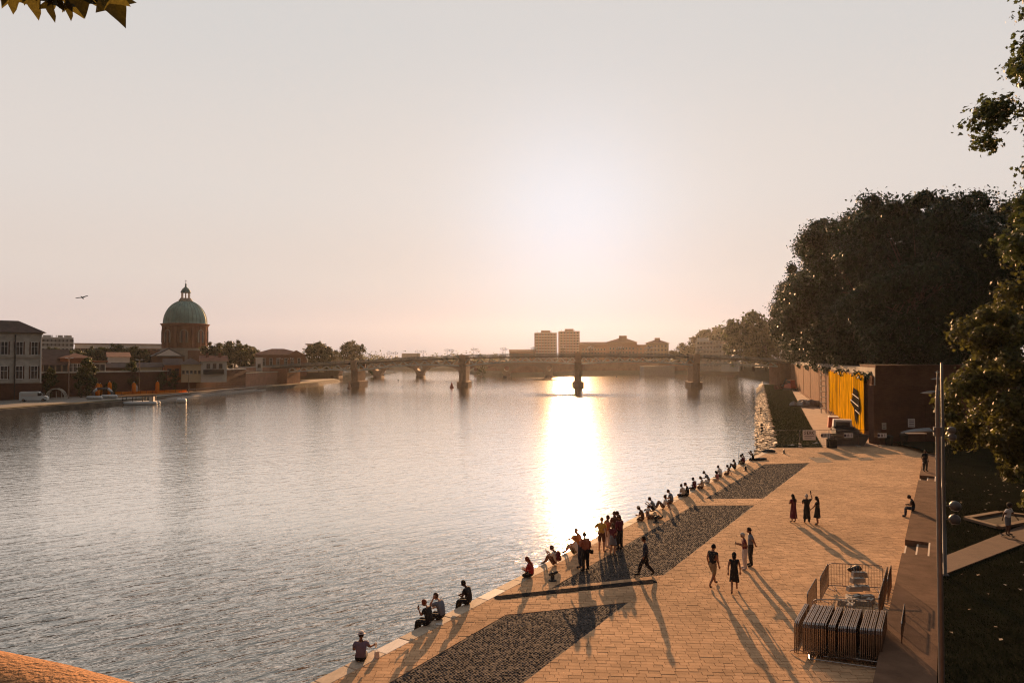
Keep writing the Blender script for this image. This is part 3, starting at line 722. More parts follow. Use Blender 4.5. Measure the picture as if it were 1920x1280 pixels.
m_ = MB(); ss = np.linspace(prof[0][0], prof[-1][0], 60)
for s0, s1 in zip(ss[:-1], ss[1:]):
    z0, z1 = deck_z(s0), deck_z(s1)
    m_.add([(s0, -6, z0 - .60), (s1, -6, z1 - .60), (s1, 6, z1 - .60), (s0, 6, z0 - .60), (s0, -6, z0), (s1, -6, z1), (s1, 6, z1), (s0, 6, z0)], [(3, 2, 1, 0), (4, 5, 6, 7), (0, 1, 5, 4), (2, 3, 7, 6)])
m_.build('deck', M['steel_paint'], bridge)
M['truss_paint'] = mat('truss_paint', (0.72, 0.76, 0.76), 0.6, 0.10, 1)
unit = MB().box((0, 0, 0), (1, 1, 1)).mesh('truss_member', M['truss_paint'])
def member(name, p0, p1, w, h):
    p0, p1 = Vector(p0), Vector(p1); d = p1 - p0
    q = d.to_track_quat('X', 'Z').to_matrix().to_4x4()
    link(name, unit, bridge, mat=Matrix.Translation((p0 + p1) / 2) @ q @ Matrix.Diagonal((d.length, w, h, 1)))
for side in (-1, 1):
    yb = side * 5.2; bounds = [SL] + SP + [SR]
    for a, b in zip(bounds[:-1], bounds[1:]):
        n = max(6, round((b - a) / 5.0)); n += n % 2
        st_, en_ = (a == SL), (b == SR)
        def zb(t):
            u_ = (2 * t - 1)
            if st_: u_ = min(1, max(0, 2 * t - 1)) if t > .5 else 0
            if en_: u_ = 2 * t - 1 if t < .5 else 0
            return 1.55 + 1.15 * u_ * u_
        prev = None
        for i in range(n + 1):
            t_ = i / n; s_ = a + (b - a) * t_
            top = (s_, yb, deck_z(s_) - .62); bot = (s_, yb, deck_z(s_) - .62 - zb(t_))
            if prev:
                member('chord', prev[1], bot, .45, .48)
                if side == -1:
                    mid = ((prev[0][0] + top[0]) / 2, yb, (prev[0][2] + top[2]) / 2)
                    member('diagonal', prev[1], mid, .42, .42); member('diagonal', mid, bot, .42, .42)
                elif i % 2: member('diagonal', prev[1], top, .2, .2)
                else: member('diagonal', prev[0], bot, .2, .2)
            prev = (top, bot)
ss = np.linspace(prof[0][0], prof[-1][0], 60)
for side in (-1, 1):
    m_ = MB()
    for s0, s1 in zip(ss[:-1], ss[1:]): m_.bar((s0, side * 6.08, deck_z(s0) - .32), (s1, side * 6.08, deck_z(s1) - .32), .12, .62)
    m_.build('fascia', M['iron'], bridge)
# railings
for side in (-1, 1):
    m_ = MB(); y = side * 5.8; ss = np.arange(prof[0][0], prof[-1][0], 2.0)
    for s0, s1 in zip(ss[:-1], ss[1:]):
        for h in (.45, 1.0): m_.bar((s0, y, deck_z(s0) + h), (s1, y, deck_z(s1) + h), .1, .1)
        m_.bar((s0, y, deck_z(s0)), (s0, y, deck_z(s0) + 1.0), .1)
        for k in range(1, 10):
            s2 = s0 + k * .2; m_.bar((s2, y, deck_z(s2)), (s2, y, deck_z(s2) + 1.0), .07)
    m_.build('railing', M['steel_paint'], bridge)
# piers
for s_ in SP:
    zt = deck_z(s_)
    body = [(-1.35 + s_, -5.5), (s_, -7.4), (1.35 + s_, -5.5), (1.35 + s_, 5.5), (s_, 7.4), (-1.35 + s_, 5.5)]
    foot = [(s_ + (x - s_) * 1.62, y * 1.10) for x, y in body]
    pr = MB().prism(body, .9, zt - 2.6).build('pier', M['pier_stone'], bridge)
    MB().prism(foot, -3.6, .9).build('pier_foot', M['pier_stone'], pr)
    for sd in (-1, 1): MB().bx(s_ - 1.1, s_ + 1.1, sd * 7.2, sd * 5.62, zt - 2.6, zt + 1.15).build('pier_pillar', M['pier_stone'], pr)
# abutments
for s_, nm, ln in ((SL - 3, 'abutment', 8), (SR + 5, 'abutment', 9)):
    MB().bx(s_ - ln / 2, s_ + ln / 2, -7, 7, -2, deck_z(s_) - .58).build(nm, M['brick'], bridge)
# candelabra lamps on both edges
lp0 = None; lamp_px = [524, 577, 629, 676, 729, 783, 838, 888, 943, 1000, 1056, 1108, 1165, 1221, 1278, 1332, 1389]
def lampmesh(parent):
    MB().tube([(0, 0, 0), (0, 0, .5), (0, 0, 3.0)], [.16, .09, .06], 6).build('pole', M['iron'], parent)
    MB().bar((-.85, 0, 2.72), (.85, 0, 2.72), .07).tube([(-.85, 0, 2.72), (-.85, 0, 2.95)], .04, 4).tube([(.85, 0, 2.72), (.85, 0, 2.95)], .04, 4).build('cross_arm', M['iron'], parent)
    for x, z in ((-.85, 3.15), (.85, 3.15), (0, 3.45)):
        MB().lathe([(0.08, -.25), (.20, .05), (.17, .2), (.02, .32)], 6, (x, 0, z)).build('lantern', M['globe'], parent)
spots = []
for i, px in enumerate(lamp_px):
    s_ = bs_at(px)
    for sd in (-1, 1): spots.append((s_, sd))
for i, (s_, sd) in enumerate(spots):
    p = BO + bd * s_ + bnr * (5.4 * sd) + Vector((0, 0, deck_z(s_) + .003))
    side_w = 'near' if sd < 0 else 'far'
    if lp0 is None:
        lp0 = thing('bridge_lamp', '', 'street lamp', p, BROT, 'candelabra lamps along the truss bridge'); lampmesh(lp0); o = lp0
    else: o = copy_tree(lp0, p)
    k = i // 2; words = ['first', 'second', 'third', 'fourth', 'fifth', 'sixth', 'seventh', 'eighth', 'ninth', 'tenth', 'eleventh', 'twelfth', 'thirteenth', 'fourteenth', 'fifteenth', 'sixteenth', 'seventeenth']
    o['label'] = f'{words[k]} three-lantern lamp from the left on the {side_w} railing of the truss bridge'

# ------------------------------------------------------------------ stone arch bridge farther up the river
M['stone_pink'] = mat('stone_pink', (0.34, 0.23, 0.17), 0.9, 0.2, .5)
Y2 = 402.0
b2 = thing('stone_bridge', 'pale stone arch bridge with round openings behind the steel truss bridge', 'bridge', (0, Y2, 0))
ppx = [628, 708, 787, 868, 950, 1030]
px_ = [D(p, 700, Y2).x for p in ppx]
ZT = 7.6
for i in range(5):
    a, b = px_[i] + 2.0, px_[i + 1] - 2.0; mid = (a + b) / 2; hw = (b - a) / 2
    m_ = MB(); n = 28
    xs = [a + (b - a) * k / n for k in range(n + 1)]
    za = [.5 + 5.2 * math.sqrt(max(0, 1 - ((x - mid) / hw) ** 2)) for x in xs]
    for k in range(n):
        x0, x1 = xs[k], xs[k + 1]
        m_.add([(x0, 0, za[k]), (x1, 0, za[k + 1]), (x1, 0, ZT), (x0, 0, ZT), (x0, 9, za[k]), (x1, 9, za[k + 1]), (x1, 9, ZT), (x0, 9, ZT)], [(0, 1, 2, 3), (5, 4, 7, 6), (4, 5, 1, 0), (3, 2, 6, 7)])
    m_.build('arch_span', M['stone_pink'], b2)
for i, x in enumerate(px_):
    m_ = MB(); r_, zc = 1.55, 4.3
    xs = [x - 2.0 + 4.0 * k / 16 for k in range(17)]
    for k in range(16):
        x0, x1 = xs[k], xs[k + 1]; h0 = math.sqrt(max(0, r_ * r_ - (x0 - x) ** 2)); h1 = math.sqrt(max(0, r_ * r_ - (x1 - x) ** 2))
        for (l0, l1, t0, t1) in ((-3, -3, zc - h0, zc - h1), (zc + h0, zc + h1, ZT, ZT)):
            m_.add([(x0, 0, l0), (x1, 0, l1), (x1, 0, t1), (x0, 0, t0), (x0, 9, l0), (x1, 9, l1), (x1, 9, t1), (x0, 9, t0)], [(0, 1, 2, 3), (5, 4, 7, 6), (4, 5, 1, 0), (3, 2, 6, 7)])
    pr = m_.build('pier', M['stone_pink'], b2)
    ring = MB(); n = 20
    for k in range(n):
        a0, a1 = 2 * math.pi * k / n, 2 * math.pi * (k + 1) / n
        ring.bar((x + 1.7 * math.cos(a0), -.1, zc + 1.7 * math.sin(a0)), (x + 1.7 * math.cos(a1), -.1, zc + 1.7 * math.sin(a1)), .3, .3, up=(0, 1, 0))
    ring.build('oculus_ring', M['stone'], pr)
    MB().prism([(x - 2.3, -.2), (x, -2.8), (x + 2.3, -.2), (x + 2.3, 9.2), (x, 11.8), (x - 2.3, 9.2)], -3.5, -.2).build('cutwater', M['stone_pink'], pr)
MB().bx(px_[0] - 22, px_[-1] + 8, -.4, 9.4, ZT + .02, ZT + 1.1).build('parapet', M['stone_pink'], b2)
MB().bx(px_[0] - 22, px_[0] - 2, 0, 9, -2, ZT).build('abutment', M['stone_pink'], b2)

# ------------------------------------------------------------------ camera-side terrace and its rounded parapet
M['parapet'] = mat('parapet_stone', (0.32, 0.155, 0.062), 0.9, 0.25, 6, 0.6, 60)
A, B_ = G(0, 1217, 9.05), G(265, 1281, 9.05)
dv = (B_ - A); ctrl = [A - dv * 2.2 + Vector((-.25, -.35, 0)), A - dv * .8 + Vector((-.02, -.06, 0)), A, A + dv * .5 + Vector((0, .012, 0)), B_, B_ + dv * .8 + Vector((0, -.06, 0)), B_ + dv * 2.0 + Vector((-.05, -.42, 0))]
prof_ = [(0, -.75)] + [(.26 - .26 * math.cos(R(a)), -.26 + .26 * math.sin(R(a)) + .0) for a in range(0, 181, 15)] + [(.52, -.75)]
m_ = MB(); V = []; n = len(prof_)
for i, p in enumerate(ctrl):
    t_ = (ctrl[min(i + 1, len(ctrl) - 1)] - ctrl[max(i - 1, 0)]).normalized(); nn = Vector((t_.y, -t_.x, 0))   # towards the camera side
    for (a, z) in prof_: V.append((p.x + nn.x * (a - .13), p.y + nn.y * (a - .13), 9.05 + .032 + z))
m_.add(V, [(i * n + j, (i + 1) * n + j, (i + 1) * n + j + 1, i * n + j + 1) for i in range(len(ctrl) - 1) for j in range(n - 1)])
tag(m_.build('terrace_parapet', M['parapet'], smooth=True), 'rounded orange stone parapet close by at the corner of the terrace', 'parapet')
MB().bx(-12, 9, -14, 1.0, -3, 8.25).build('terrace', M['parapet'], kind='structure')
# ------------------------------------------------------------------ houses
WIN = {}
def win_mesh(w, h, fm, cross=True, gm='glass'):
    key = (round(w, 2), round(h, 2), fm, cross, gm)
    if key not in WIN:
        b_ = MB(); t_ = max(.09, w * .09)
        for x in (-w / 2, w / 2): b_.bx(x - t_ / 2, x + t_ / 2, -.10, .02, 0, h)
        for z in (0, h): b_.bx(-w / 2 - t_, w / 2 + t_, -.14, .02, z - t_ / 2, z + t_ / 2)
        if cross:
            b_.bx(-t_ / 3, t_ / 3, -.07, .02, 0, h); b_.bx(-w / 2, w / 2, -.065, .02, h * .62, h * .62 + t_ * .6)
        p_ = MB().bx(-w / 2, w / 2, -.04, .01, 0, h)
        WIN[key] = (b_.mesh('window', M[fm]), p_.mesh('pane', M[gm]))
    return WIN[key]
def add_windows(root, W_, specs, y=0.0):
    """specs: rows of (z, height, width, list of x fractions, frame material, cross)"""
    for z, h, w, fr, fm, cr in specs:
        fmesh, pmesh = win_mesh(w, h, fm, cr)
        for f_ in fr:
            o = link('window', fmesh, root, loc=(f_ * W_, y, z)); link('pane', pmesh, o)
def roof_mesh(W_, Dp, z0, h, kind, ov=.5):
    b_ = MB(); x0, x1, y0, y1 = -ov, W_ + ov, -ov, Dp + ov; m_ = (y0 + y1) / 2
    if kind == 'gable':       # ridge along the front
        b_.add([(x0, y0, z0), (x1, y0, z0), (x1, y1, z0), (x0, y1, z0), (x0, m_, z0 + h), (x1, m_, z0 + h)], [(0, 1, 5, 4), (2, 3, 4, 5), (1, 2, 5), (3, 0, 4), (3, 2, 1, 0)])
    elif kind == 'front':     # gable end to the front
        c = (x0 + x1) / 2
        b_.add([(x0, y0, z0), (x1, y0, z0), (x1, y1, z0), (x0, y1, z0), (c, y0, z0 + h), (c, y1, z0 + h)], [(0, 4, 5, 3), (1, 2, 5, 4), (0, 1, 4), (2, 3, 5), (3, 2, 1, 0)])
    elif kind == 'hip':
        d = min((y1 - y0) / 2, (x1 - x0) / 2 - .1)
        b_.add([(x0, y0, z0), (x1, y0, z0), (x1, y1, z0), (x0, y1, z0), (x0 + d, m_, z0 + h), (x1 - d, m_, z0 + h)], [(0, 1, 5, 4), (2, 3, 4, 5), (1, 2, 5), (3, 0, 4), (3, 2, 1, 0)])
    elif kind == 'shed':
        b_.add([(x0, y0, z0), (x1, y0, z0), (x1, y1, z0 + h), (x0, y1, z0 + h), (x1, y1, z0 - .05), (x0, y1, z0 - .05)], [(0, 1, 2, 3), (1, 4, 2), (0, 3, 5), (3, 2, 4, 5), (0, 5, 4, 1)])
    else:
        b_.bx(x0, x1, y0, y1, z0, z0 + .45)
    return b_
def house(name, label, cat, px0, px1, ye, yb, Y, wall, roof, kind, yr=None, dp=10, rows=(), rz=0.0, group=None, ov=.5, chim=0):
    """front wall between two pixel columns at the distance Y; ye/yb/yr are the rows of eaves, foot and ridge"""
    B_ = D(px1, yb, Y); z0 = B_.z - .6; ze = D(px1, ye, Y).z
    mid = D((px0 + px1) / 2, yb, Y); rz = rz or (math.atan2(-mid.x, Y) + (R(2.5) if mid.x < 0 else R(-2.5)))   # the front looks towards the river and the camera side
    k = ray(px0, yb); k = k.x / k.y; cs, sn = math.cos(rz), math.sin(rz)
    W_ = (B_.x - k * B_.y) / (cs - k * sn)                      # length of the front so that its left end falls on px0
    t_ = thing(name, label, cat, (B_.x - W_ * cs, Y - W_ * sn, z0), rz, group); H = ze - z0
    MB().bx(0, W_, 0, dp, -1.5, H).build('wall', M[wall], t_)
    hr = (D(px0, yr, Y + dp / 2).z - ze) if yr else .5
    rf = roof_mesh(W_, dp, H + .003, hr, kind, ov).build('roof', M[roof], t_)
    for c in range(chim):
        cx_ = W_ * (.25 + .5 * c); MB().bx(cx_ - .4, cx_ + .4, dp * .35, dp * .35 + .8, H + .2, H + max(hr, 1) + .9).build('chimney', M['brick'], rf)
    add_windows(t_, W_, rows)
    return t_, W_, H
E = lambda n, a=.12, b=.88: [a + (b - a) * k / (n - 1) for k in range(n)] if n > 1 else [.5]

# the big grey stone building at the left edge
t_, W_, H = house('riverside_hall', 'big grey stone hall with a dark hipped roof and white framed windows', 'building', -190, 77, 624, 752, 172, 'stone_grey', 'tile_dark', 'hip', 603, 9, (), ov=.9)
fr = [(x + 190) / 267 for x in (-160, -128, -97, -65, -33, -2, 29, 61)]; fr = [f_ ** .96 for f_ in fr]
add_windows(t_, W_, [(H - 5.5, 3.2, 1.4, fr, 'frame_white', True), (H - 11.5, 3.2, 1.4, fr, 'frame_white', True)])
for z in (H - 6.4, H - 12.6, H - .45): MB().bx(-.15, W_ + .15, -.22, 0, z, z + .32).build('cornice', M['stone'], t_)
for f_ in fr:
    for z in (H - 5.5, H - 11.5):
        for s_ in (-1, 1): MB().bx(f_ * W_ + s_ * .86 - .2, f_ * W_ + s_ * .86 + .2, -.06, -.002, z, z + 3.2).build('jamb', M['brick_dark'], t_)
MB().bx(0.02, W_ - .02, -.35, -.004, -1, 5.2).build('plinth', M['brick_dark'], t_)
MB().tube([(W_ - .25, -.18, 0), (W_ - .25, -.18, H - .6)], .11, 6).build('downpipe', M['frame_white'], t_)
MB().tube([(W_ * (22 + 190) / 267, -.25, 0), (W_ * (22 + 190) / 267, -.25, H - .6)], .16, 6).build('downpipe', M['iron'], t_)
MB().box((W_ - 3.6, 3.3, H + 1.35), (1.6, 1.2, .12)).build('skylight', M['glass'], t_)
# houses above the left flood wall
house('brick_house', 'dark house with a big slate roof and pale shuttered openings beside the grey stone hall', 'house', 79, 128, 684, 706, 186, 'brick_dark', 'tile_dark', 'gable', 655, 14, [(1.9, 2.0, 1.2, E(4, .14, .86), 'stone', False)])
house('brick_house', 'brick house with a broad red tiled roof above the left flood wall', 'house', 112, 172, 671, 703, 190, 'brick', 'tile_roof', 'hip', 662, 12, [(1.5, 2.3, 1.1, [.35, .47, .60, .9], 'frame_white', True)])
house('small_house', 'small grey house with two tall pale windows above the left flood wall', 'house', 176, 198, 679, 703, 194, 'stone_grey', 'tile_roof', 'flat', None, 8, [(1.5, 2.2, 1.3, [.28, .72], 'frame_white', False)])
house('gabled_house', 'white house with a red roof and a glazed attic among the trees', 'house', 203, 243, 669, 694, 232, 'plaster_white', 'tile_roof', 'shed', 660, 9, [(1.6, 1.6, 1.4, [.25, .45, .62, .8], 'shutter', False)])
house('low_house', 'low dark brick house behind the left flood wall with roof lights', 'house', 199, 242, 689, 703, 200, 'brick_dark', 'tile_dark', 'gable', 680, 10, [(.6, .9, .8, [.2, .5, .8], 'stone', False)])
house('cream_house', 'long low cream house with small windows above the left flood wall', 'house', 244, 304, 688, 703, 205, 'plaster_cream', 'tile_dark', 'gable', 679, 10, [(.9, .8, .9, E(5), 'shutter', False)])
house('orange_house', 'small orange house with two doors above the flood wall below the dome', 'house', 309, 340, 684, 703, 206, 'plaster_orange', 'tile_dark', 'gable', 672, 10, [(.5, 2.0, 1.1, [.27, .72], 'shutter', True)])
house('yellow_house', 'pale yellow house with a row of five small windows next to the orange house', 'house', 340, 377, 683, 703, 207, 'plaster_cream', 'tile_dark', 'hip', 671, 10, [(1.0, 1.0, .65, E(5, .1, .9), 'shutter', False)])
t_, W_, H = house('white_house', 'grey white house with a dark balcony at the right end of the row', 'house', 377, 425, 677, 703, 210, 'plaster_white', 'tile_roof', 'gable', 667, 10, [(2.6, 1.5, .9, [.28, .52, .76], 'shutter', True)], chim=2)
MB().bx(.6, W_ - .8, -1.0, -.01, .9, 2.3).build('balcony', M['iron'], t_)
t_, W_, H = house('church_front', 'church front with a grey triangular pediment below the drum of the dome', 'church', 285, 346, 668, 690, 272, 'brick_dark', 'slate', 'front', 653, 26, ())
MB().add([(1.2, -.62, H + .25), (W_ - 1.2, -.62, H + .25), (W_ / 2, -.62, H + 2.75), (1.2, -.5, H + .25), (W_ - 1.2, -.5, H + .25), (W_ / 2, -.5, H + 2.75)], [(0, 1, 2), (5, 4, 3), (0, 3, 4, 1), (1, 4, 5, 2), (2, 5, 3, 0)]).build('tympanum', M['plaster_white'], t_)
# apartment blocks behind
t_, W_, H = house('apartment_block', 'grey green apartment block with rooftop aerials behind trees on the left', 'apartment block', 77, 137, 634, 662, 430, 'stone_grey', 'slab_white', 'flat', None, 12, [(H_, 1.9, 2.6, E(8, .07, .93), 'slab_white', False) for H_ in (1.8, 4.8, 7.4)], ov=.2)
for k in range(7): MB().box((W_ * (.08 + .13 * k), 5, H + 1.1), ((1.0, 3.2, .5, .3, 2.6, .5, 3.4)[k], 2, 1.6)).build('roof_hut', M['stone_grey'], t_)
t_, W_, H = house('long_block', 'very long low white banded building behind trees and the dome', 'apartment block', 140, 312, 646, 668, 470, 'slab_white', 'tile_roof', 'flat', None, 14, [(h_, 1.5, 3.4, E(17, .03, .97), 'brick', False) for h_ in (1.2, 4.2)], ov=.9)
t_, W_, H = house('hospital_wing', 'long brick building with a hipped roof and tall windows left of the truss bridge', 'building', 469, 575, 665, 696, 300, 'brick', 'tile_roof', 'hip', 654, 18, [(3.2, 3.1, 1.2, [.24, .36, .48, .62, .74, .86], 'frame_white', True)])
MB().add([(W_ * .64, -.4, H - .2), (W_ * .98, -.4, H - .2), (W_ * .81, -.4, H + 2.0), (W_ * .64, 3, H - .2), (W_ * .98, 3, H - .2), (W_ * .81, 3, H + 2.0)], [(0, 1, 2), (5, 4, 3), (0, 2, 5, 3), (1, 4, 5, 2)]).build('pediment', M['rose'], t_)
house('terrace_block', 'pale block with a flat terrace roof behind the willow left of the bridge', 'building', 577, 608, 646, 690, 330, 'plaster_cream', 'slab_white', 'flat', None, 10, [(6, 1.8, 1.3, E(3), 'shutter', False), (9.2, 1.8, 1.3, E(3), 'shutter', False)], ov=.9)
house('kiosk', 'small white boxy kiosk on the terrace near the left end of the bridge', 'kiosk', 480, 492, 672, 688, 262, 'plaster_white', 'slab_white', 'flat', None, 3, [(.4, 1.4, 1.0, [.5], 'shutter', False)], ov=.15)
house('office_block', 'pale blue grey block on the skyline behind the second lamp group of the bridge', 'office block', 754, 788, 663, 682, 700, 'stone_grey', 'slab_white', 'flat', None, 14, [(3 + 3 * k, 1.3, 3.5, E(4), 'slab_white', False) for k in range(2)], ov=.2)

# skyline beyond the right part of the bridge
def tower(px0, px1, yt, Y, label, nx, ny, wall='rose', side=0):
    A, B_ = D(px0, 690, Y), D(px1, 690, Y); W_ = B_.x - A.x; H = D(px0, yt, Y).z - 4.5
    t_ = thing('tower_block', label, 'tower block', (A.x, Y, 4.5), R(side), 'tower blocks on the skyline')
    MB().bx(0, W_, 0, 16, -2, H).build('wall', M[wall], t_)
    rf = MB().bx(-.2, W_ + .2, -.2, 16.2, H, H + .7).build('roof_edge', M['slab_white'], t_)
    MB().bx(W_ * .3, W_ * .72, 4, 11, H + .7, H + 3.0).build('lift_house', M[wall], t_)
    for k in range(4): MB().tube([(W_ * (.12 + .22 * k), 6, H), (W_ * (.12 + .22 * k), 6, H + 2.6)], .12, 4).build('aerial', M['iron'], t_)
    dz = H / ny
    for j in range(1, ny):
        MB().bx(.4, W_ - .4, -.5, -.01, j * dz - .12, j * dz + .75).build('balcony', M['slab_white'], t_)
    add_windows(t_, W_, [(j * dz + .85, dz * .5, W_ / nx * .55, E(nx, .10, .90), 'slab_white', False) for j in range(ny)])
tower(1003, 1044, 625, 640, 'pink tower block with pale balcony bands, left one of the pair on the skyline', 7, 11)
tower(1049, 1087, 622, 655, 'pink tower block with a higher lift house, right one of the pair on the skyline', 6, 12)
house('flat_block', 'low flat pink block on the skyline left of the tower blocks', 'building', 955, 1003, 658, 676, 560, 'rose', 'tile_roof', 'gable', 655, 14, [(2.0, 1.6, 1.6, E(7), 'slab_white', False)])
t_, W_, H = house('roof_house', 'broad pink apartment house right of the tower blocks with a tiled roof', 'building', 1087, 1140, 645, 690, 590, 'rose', 'tile_roof', 'gable', 641, 16, [(3 + 3.2 * k, 1.8, 1.5, E(8), 'slab_white', False) for k in range(5)])
t_, W_, H = house('roof_house', 'stepped pink apartment house with a raised middle roof on the skyline', 'building', 1138, 1194, 641, 690, 560, 'rose', 'tile_roof', 'hip', 634, 18, [(3 + 3.2 * k, 1.8, 1.5, E(8), 'slab_white', False) for k in range(5)])
MB().bx(W_ * .40, W_ * .66, 4, 12, H, H + 5.4).build('raised_storey', M['rose'], t_)
house('annex', 'low pink annex between two apartment houses on the skyline', 'building', 1192, 1212, 647, 690, 575, 'rose', 'tile_roof', 'flat', None, 12, [(3 + 3.2 * k, 1.8, 1.4, E(3), 'slab_white', False) for k in range(5)])
t_, W_, H = house('pyramid_house', 'pale apartment house with a pyramid tiled roof and balcony bands', 'building', 1211, 1253, 643, 690, 520, 'plaster_cream', 'tile_roof', 'hip', 636, 17, [(1.5 + 3.0 * k, 1.7, 1.3, E(6), 'shutter', False) for k in range(6)], ov=1.0)
for k in range(5): MB().bx(-.6, W_ * .55, -1.1, -.01, 3.6 + 3.0 * k, 4.4 + 3.0 * k).build('balcony', M['slab_white'], t_)
MB().bx(W_ * .38, W_ * .62, 6, 11, H + 1.5, H + 4.2).build('roof_lantern', M['rose'], t_)
t_, W_, H = house('grey_block', 'stepped grey apartment block among trees behind the right pier', 'building', 1304, 1345, 640, 690, 470, 'stone_grey', 'slab_white', 'flat', None, 14, [(2 + 3.0 * k, 1.6, 1.7, E(6), 'slab_white', False) for k in range(6)], ov=.2)
MB().bx(1, W_ * .6, 2, 10, H + .4, H + 2.6).build('penthouse', M['plaster_white'], t_)
house('grey_block', 'banded grey apartment block beside the white villa at the right end of the bridge', 'building', 1342, 1362, 640, 690, 455, 'stone_grey', 'slab_white', 'flat', None, 14, [(2 + 3.0 * k, 1.6, 1.7, E(3), 'slab_white', False) for k in range(6)], ov=.3)
house('white_villa', 'white villa with a low tiled roof near the right end of the bridge', 'building', 1352, 1385, 643, 690, 400, 'plaster_white', 'tile_roof', 'hip', 637, 12, [(4.0 + 3.6 * k, 2.3, 1.1, [.2, .5, .8], 'shutter', True) for k in range(3)], ov=.8)
house('white_tower', 'small white tower block on the wooded hill at the far right', 'building', 1376, 1386, 631, 660, 600, 'slab_white', 'slab_white', 'flat', None, 8, [(4, 2, 1.6, [.3, .7], 'shutter', False)], ov=.2)
# embankment walls
def wallrun(name, label, pts, z0, z1, th, m0, cap=None, n=1):
    o = Vector((pts[0][0], pts[0][1], 0)); t_ = thing(name, label, 'wall', o)
    for (x0, y0), (x1, y1) in zip(pts[:-1], pts[1:]):
        d = Vector((x1 - x0, y1 - y0, 0)); L = d.length; d.normalize(); nr = Vector((-d.y, d.x, 0)) * th
        a, b = Vector((x0, y0, 0)) - o, Vector((x1, y1, 0)) - o
        MB().prism([(a.x, a.y), (b.x, b.y), (b.x + nr.x, b.y + nr.y), (a.x + nr.x, a.y + nr.y)], z0, z1).build('wall_panel', M[m0], t_)
        if cap: MB().prism([(a.x - nr.x * .2, a.y - nr.y * .2), (b.x - nr.x * .2, b.y - nr.y * .2), (b.x + nr.x * 1.1, b.y + nr.y * 1.1), (a.x + nr.x * 1.1, a.y + nr.y * 1.1)], z1 + .002, z1 + .35).build('coping', M[cap], t_)
    return t_
wallrun('embankment_wall', 'long brown brick embankment wall on the far bank below the skyline', [(-27, 486), (-5, 431), (50, 468), (108, 502), (163, 488)], -2, 7.2, 1.5, 'brick', 'stone')
wallrun('white_river_wall', 'pale concrete river wall section on the far bank left of the right pier', [(88, 455), (110, 462)], -2, 5.0, 6.0, 'concrete')
wallrun('flood_wall', 'dark brick flood wall behind the temporary beach on the left bank', LBK[:6], -1, UPZ + .75, 1.0, 'brick_dark', 'stone_grey')
wallrun('pale_flood_wall', 'lighter pink brick flood wall running on to the left end of the bridge', [LBK[5], (-94.5, 262), (-92, 279)], -1, 4.6, 1.0, 'rose', 'stone')
wallrun('upper_flood_wall', 'low parapet wall on the terrace above the pink flood wall', [(-99, 245), (-98, 262), (-95, 279)], 3.5, 6.6, .6, 'rose', 'stone')

# ------------------------------------------------------------------ the domed chapel
DY = 322.0; Dc = D(347, 652, DY)
dome = thing('domed_chapel', 'brick domed chapel with a green copper dome and open lantern on the left bank', 'chapel', (Dc.x, DY, 5.0))
zz = lambda y: D(347, y, DY - 9).z - 5.0
MB().bx(-13.5, 13.5, -9, 12, -1, zz(657)).build('base_block', M['brick'], dome)
MB().lathe([(10.6, 3), (10.6, zz(653)), (9.9, zz(652.5))], 48).build('plinth', M['stone'], dome)
MB().lathe([(9.6, zz(653)), (9.6, zz(609))], 48).build('drum', M['brick_wall'], dome)
MB().lathe([(9.7, zz(611)), (10.1, zz(610)), (10.2, zz(608.5)), (10.7, zz(607)), (10.7, zz(606)), (9.6, zz(605))], 48).build('cornice', M['brick'], dome)
for k in range(16): 
    a = R(22.5 * k); MB().box((9.65 * math.sin(a), -9.65 * math.cos(a), (zz(652) + zz(611)) / 2), (1.1, .5, zz(611) - zz(652)), a).build('pilaster', M['brick'], dome)
wb, wt_ = zz(642), zz(619)
aw = MB(); n = 10
arch = [(-1.25, wb), (1.25, wb)] + [(1.25 * math.cos(R(180 * k / n)), wt_ - 1.25 + 1.25 * math.sin(R(180 * k / n))) for k in range(n + 1)]
aw.add([(x, -.18, z) for x, z in arch] + [(x, .3, z) for x, z in arch], [tuple(range(len(arch)))] + [(i, len(arch) + i, len(arch) + (i + 1) % len(arch), (i + 1) % len(arch)) for i in range(len(arch))])
amesh = aw.mesh('arched_window', M['glass'])
fr_ = MB()
outer = [(-1.55, wb), *[(1.55 * math.cos(R(180 - 180 * k / n)), wt_ - 1.25 + 1.55 * math.sin(R(180 - 180 * k / n))) for k in range(n + 1)], (1.55, wb)]
for p, q in zip(outer[:-1], outer[1:]): fr_.bar((p[0], -.28, p[1]), (q[0], -.28, q[1]), .3, .35, up=(0, 1, 0))
fmesh = fr_.mesh('window_surround', M['stone'])
for k in range(8):
    a = R(22.5 + 45 * k - 45 + 0)
    o = link('arched_window', amesh, dome, loc=(9.55 * math.sin(a), -9.55 * math.cos(a), 0), rz=a); link('surround', fmesh, o)
dz0, dz1 = zz(605), zz(561.5); dr_ = 9.45; dh = dz1 - dz0
dprof = [(dr_ * math.cos(R(a)) if a < 90 else 0, dz0 + (dh * 1.04) * math.sin(R(a))) for a in range(0, 76, 5)]
MB().lathe([(dr_ + .25, dz0 - .6), (dr_ + .25, dz0)] + dprof, 64).build('dome', M['copper'], dome, smooth=True)
for k in range(32):
    a = 2 * math.pi * k / 32
    MB().tube([((r_ + .03) * math.cos(a), (r_ + .03) * math.sin(a), z) for r_, z in dprof], .10, 4).build('rib', M['copper_dark'], dome)
lz = zz(561.5)
lan = MB().lathe([(3.0, lz - .6), (3.0, lz + .5), (2.5, lz + .9), (2.5, zz(556))], 16).build('lantern', M['stone'], dome)
for k in range(8):
    a = R(22.5 + 45 * k); MB().tube([(1.75 * math.cos(a), 1.75 * math.sin(a), zz(556.5)), (1.75 * math.cos(a), 1.75 * math.sin(a), zz(545))], .20, 6).build('column', M['stone'], lan)
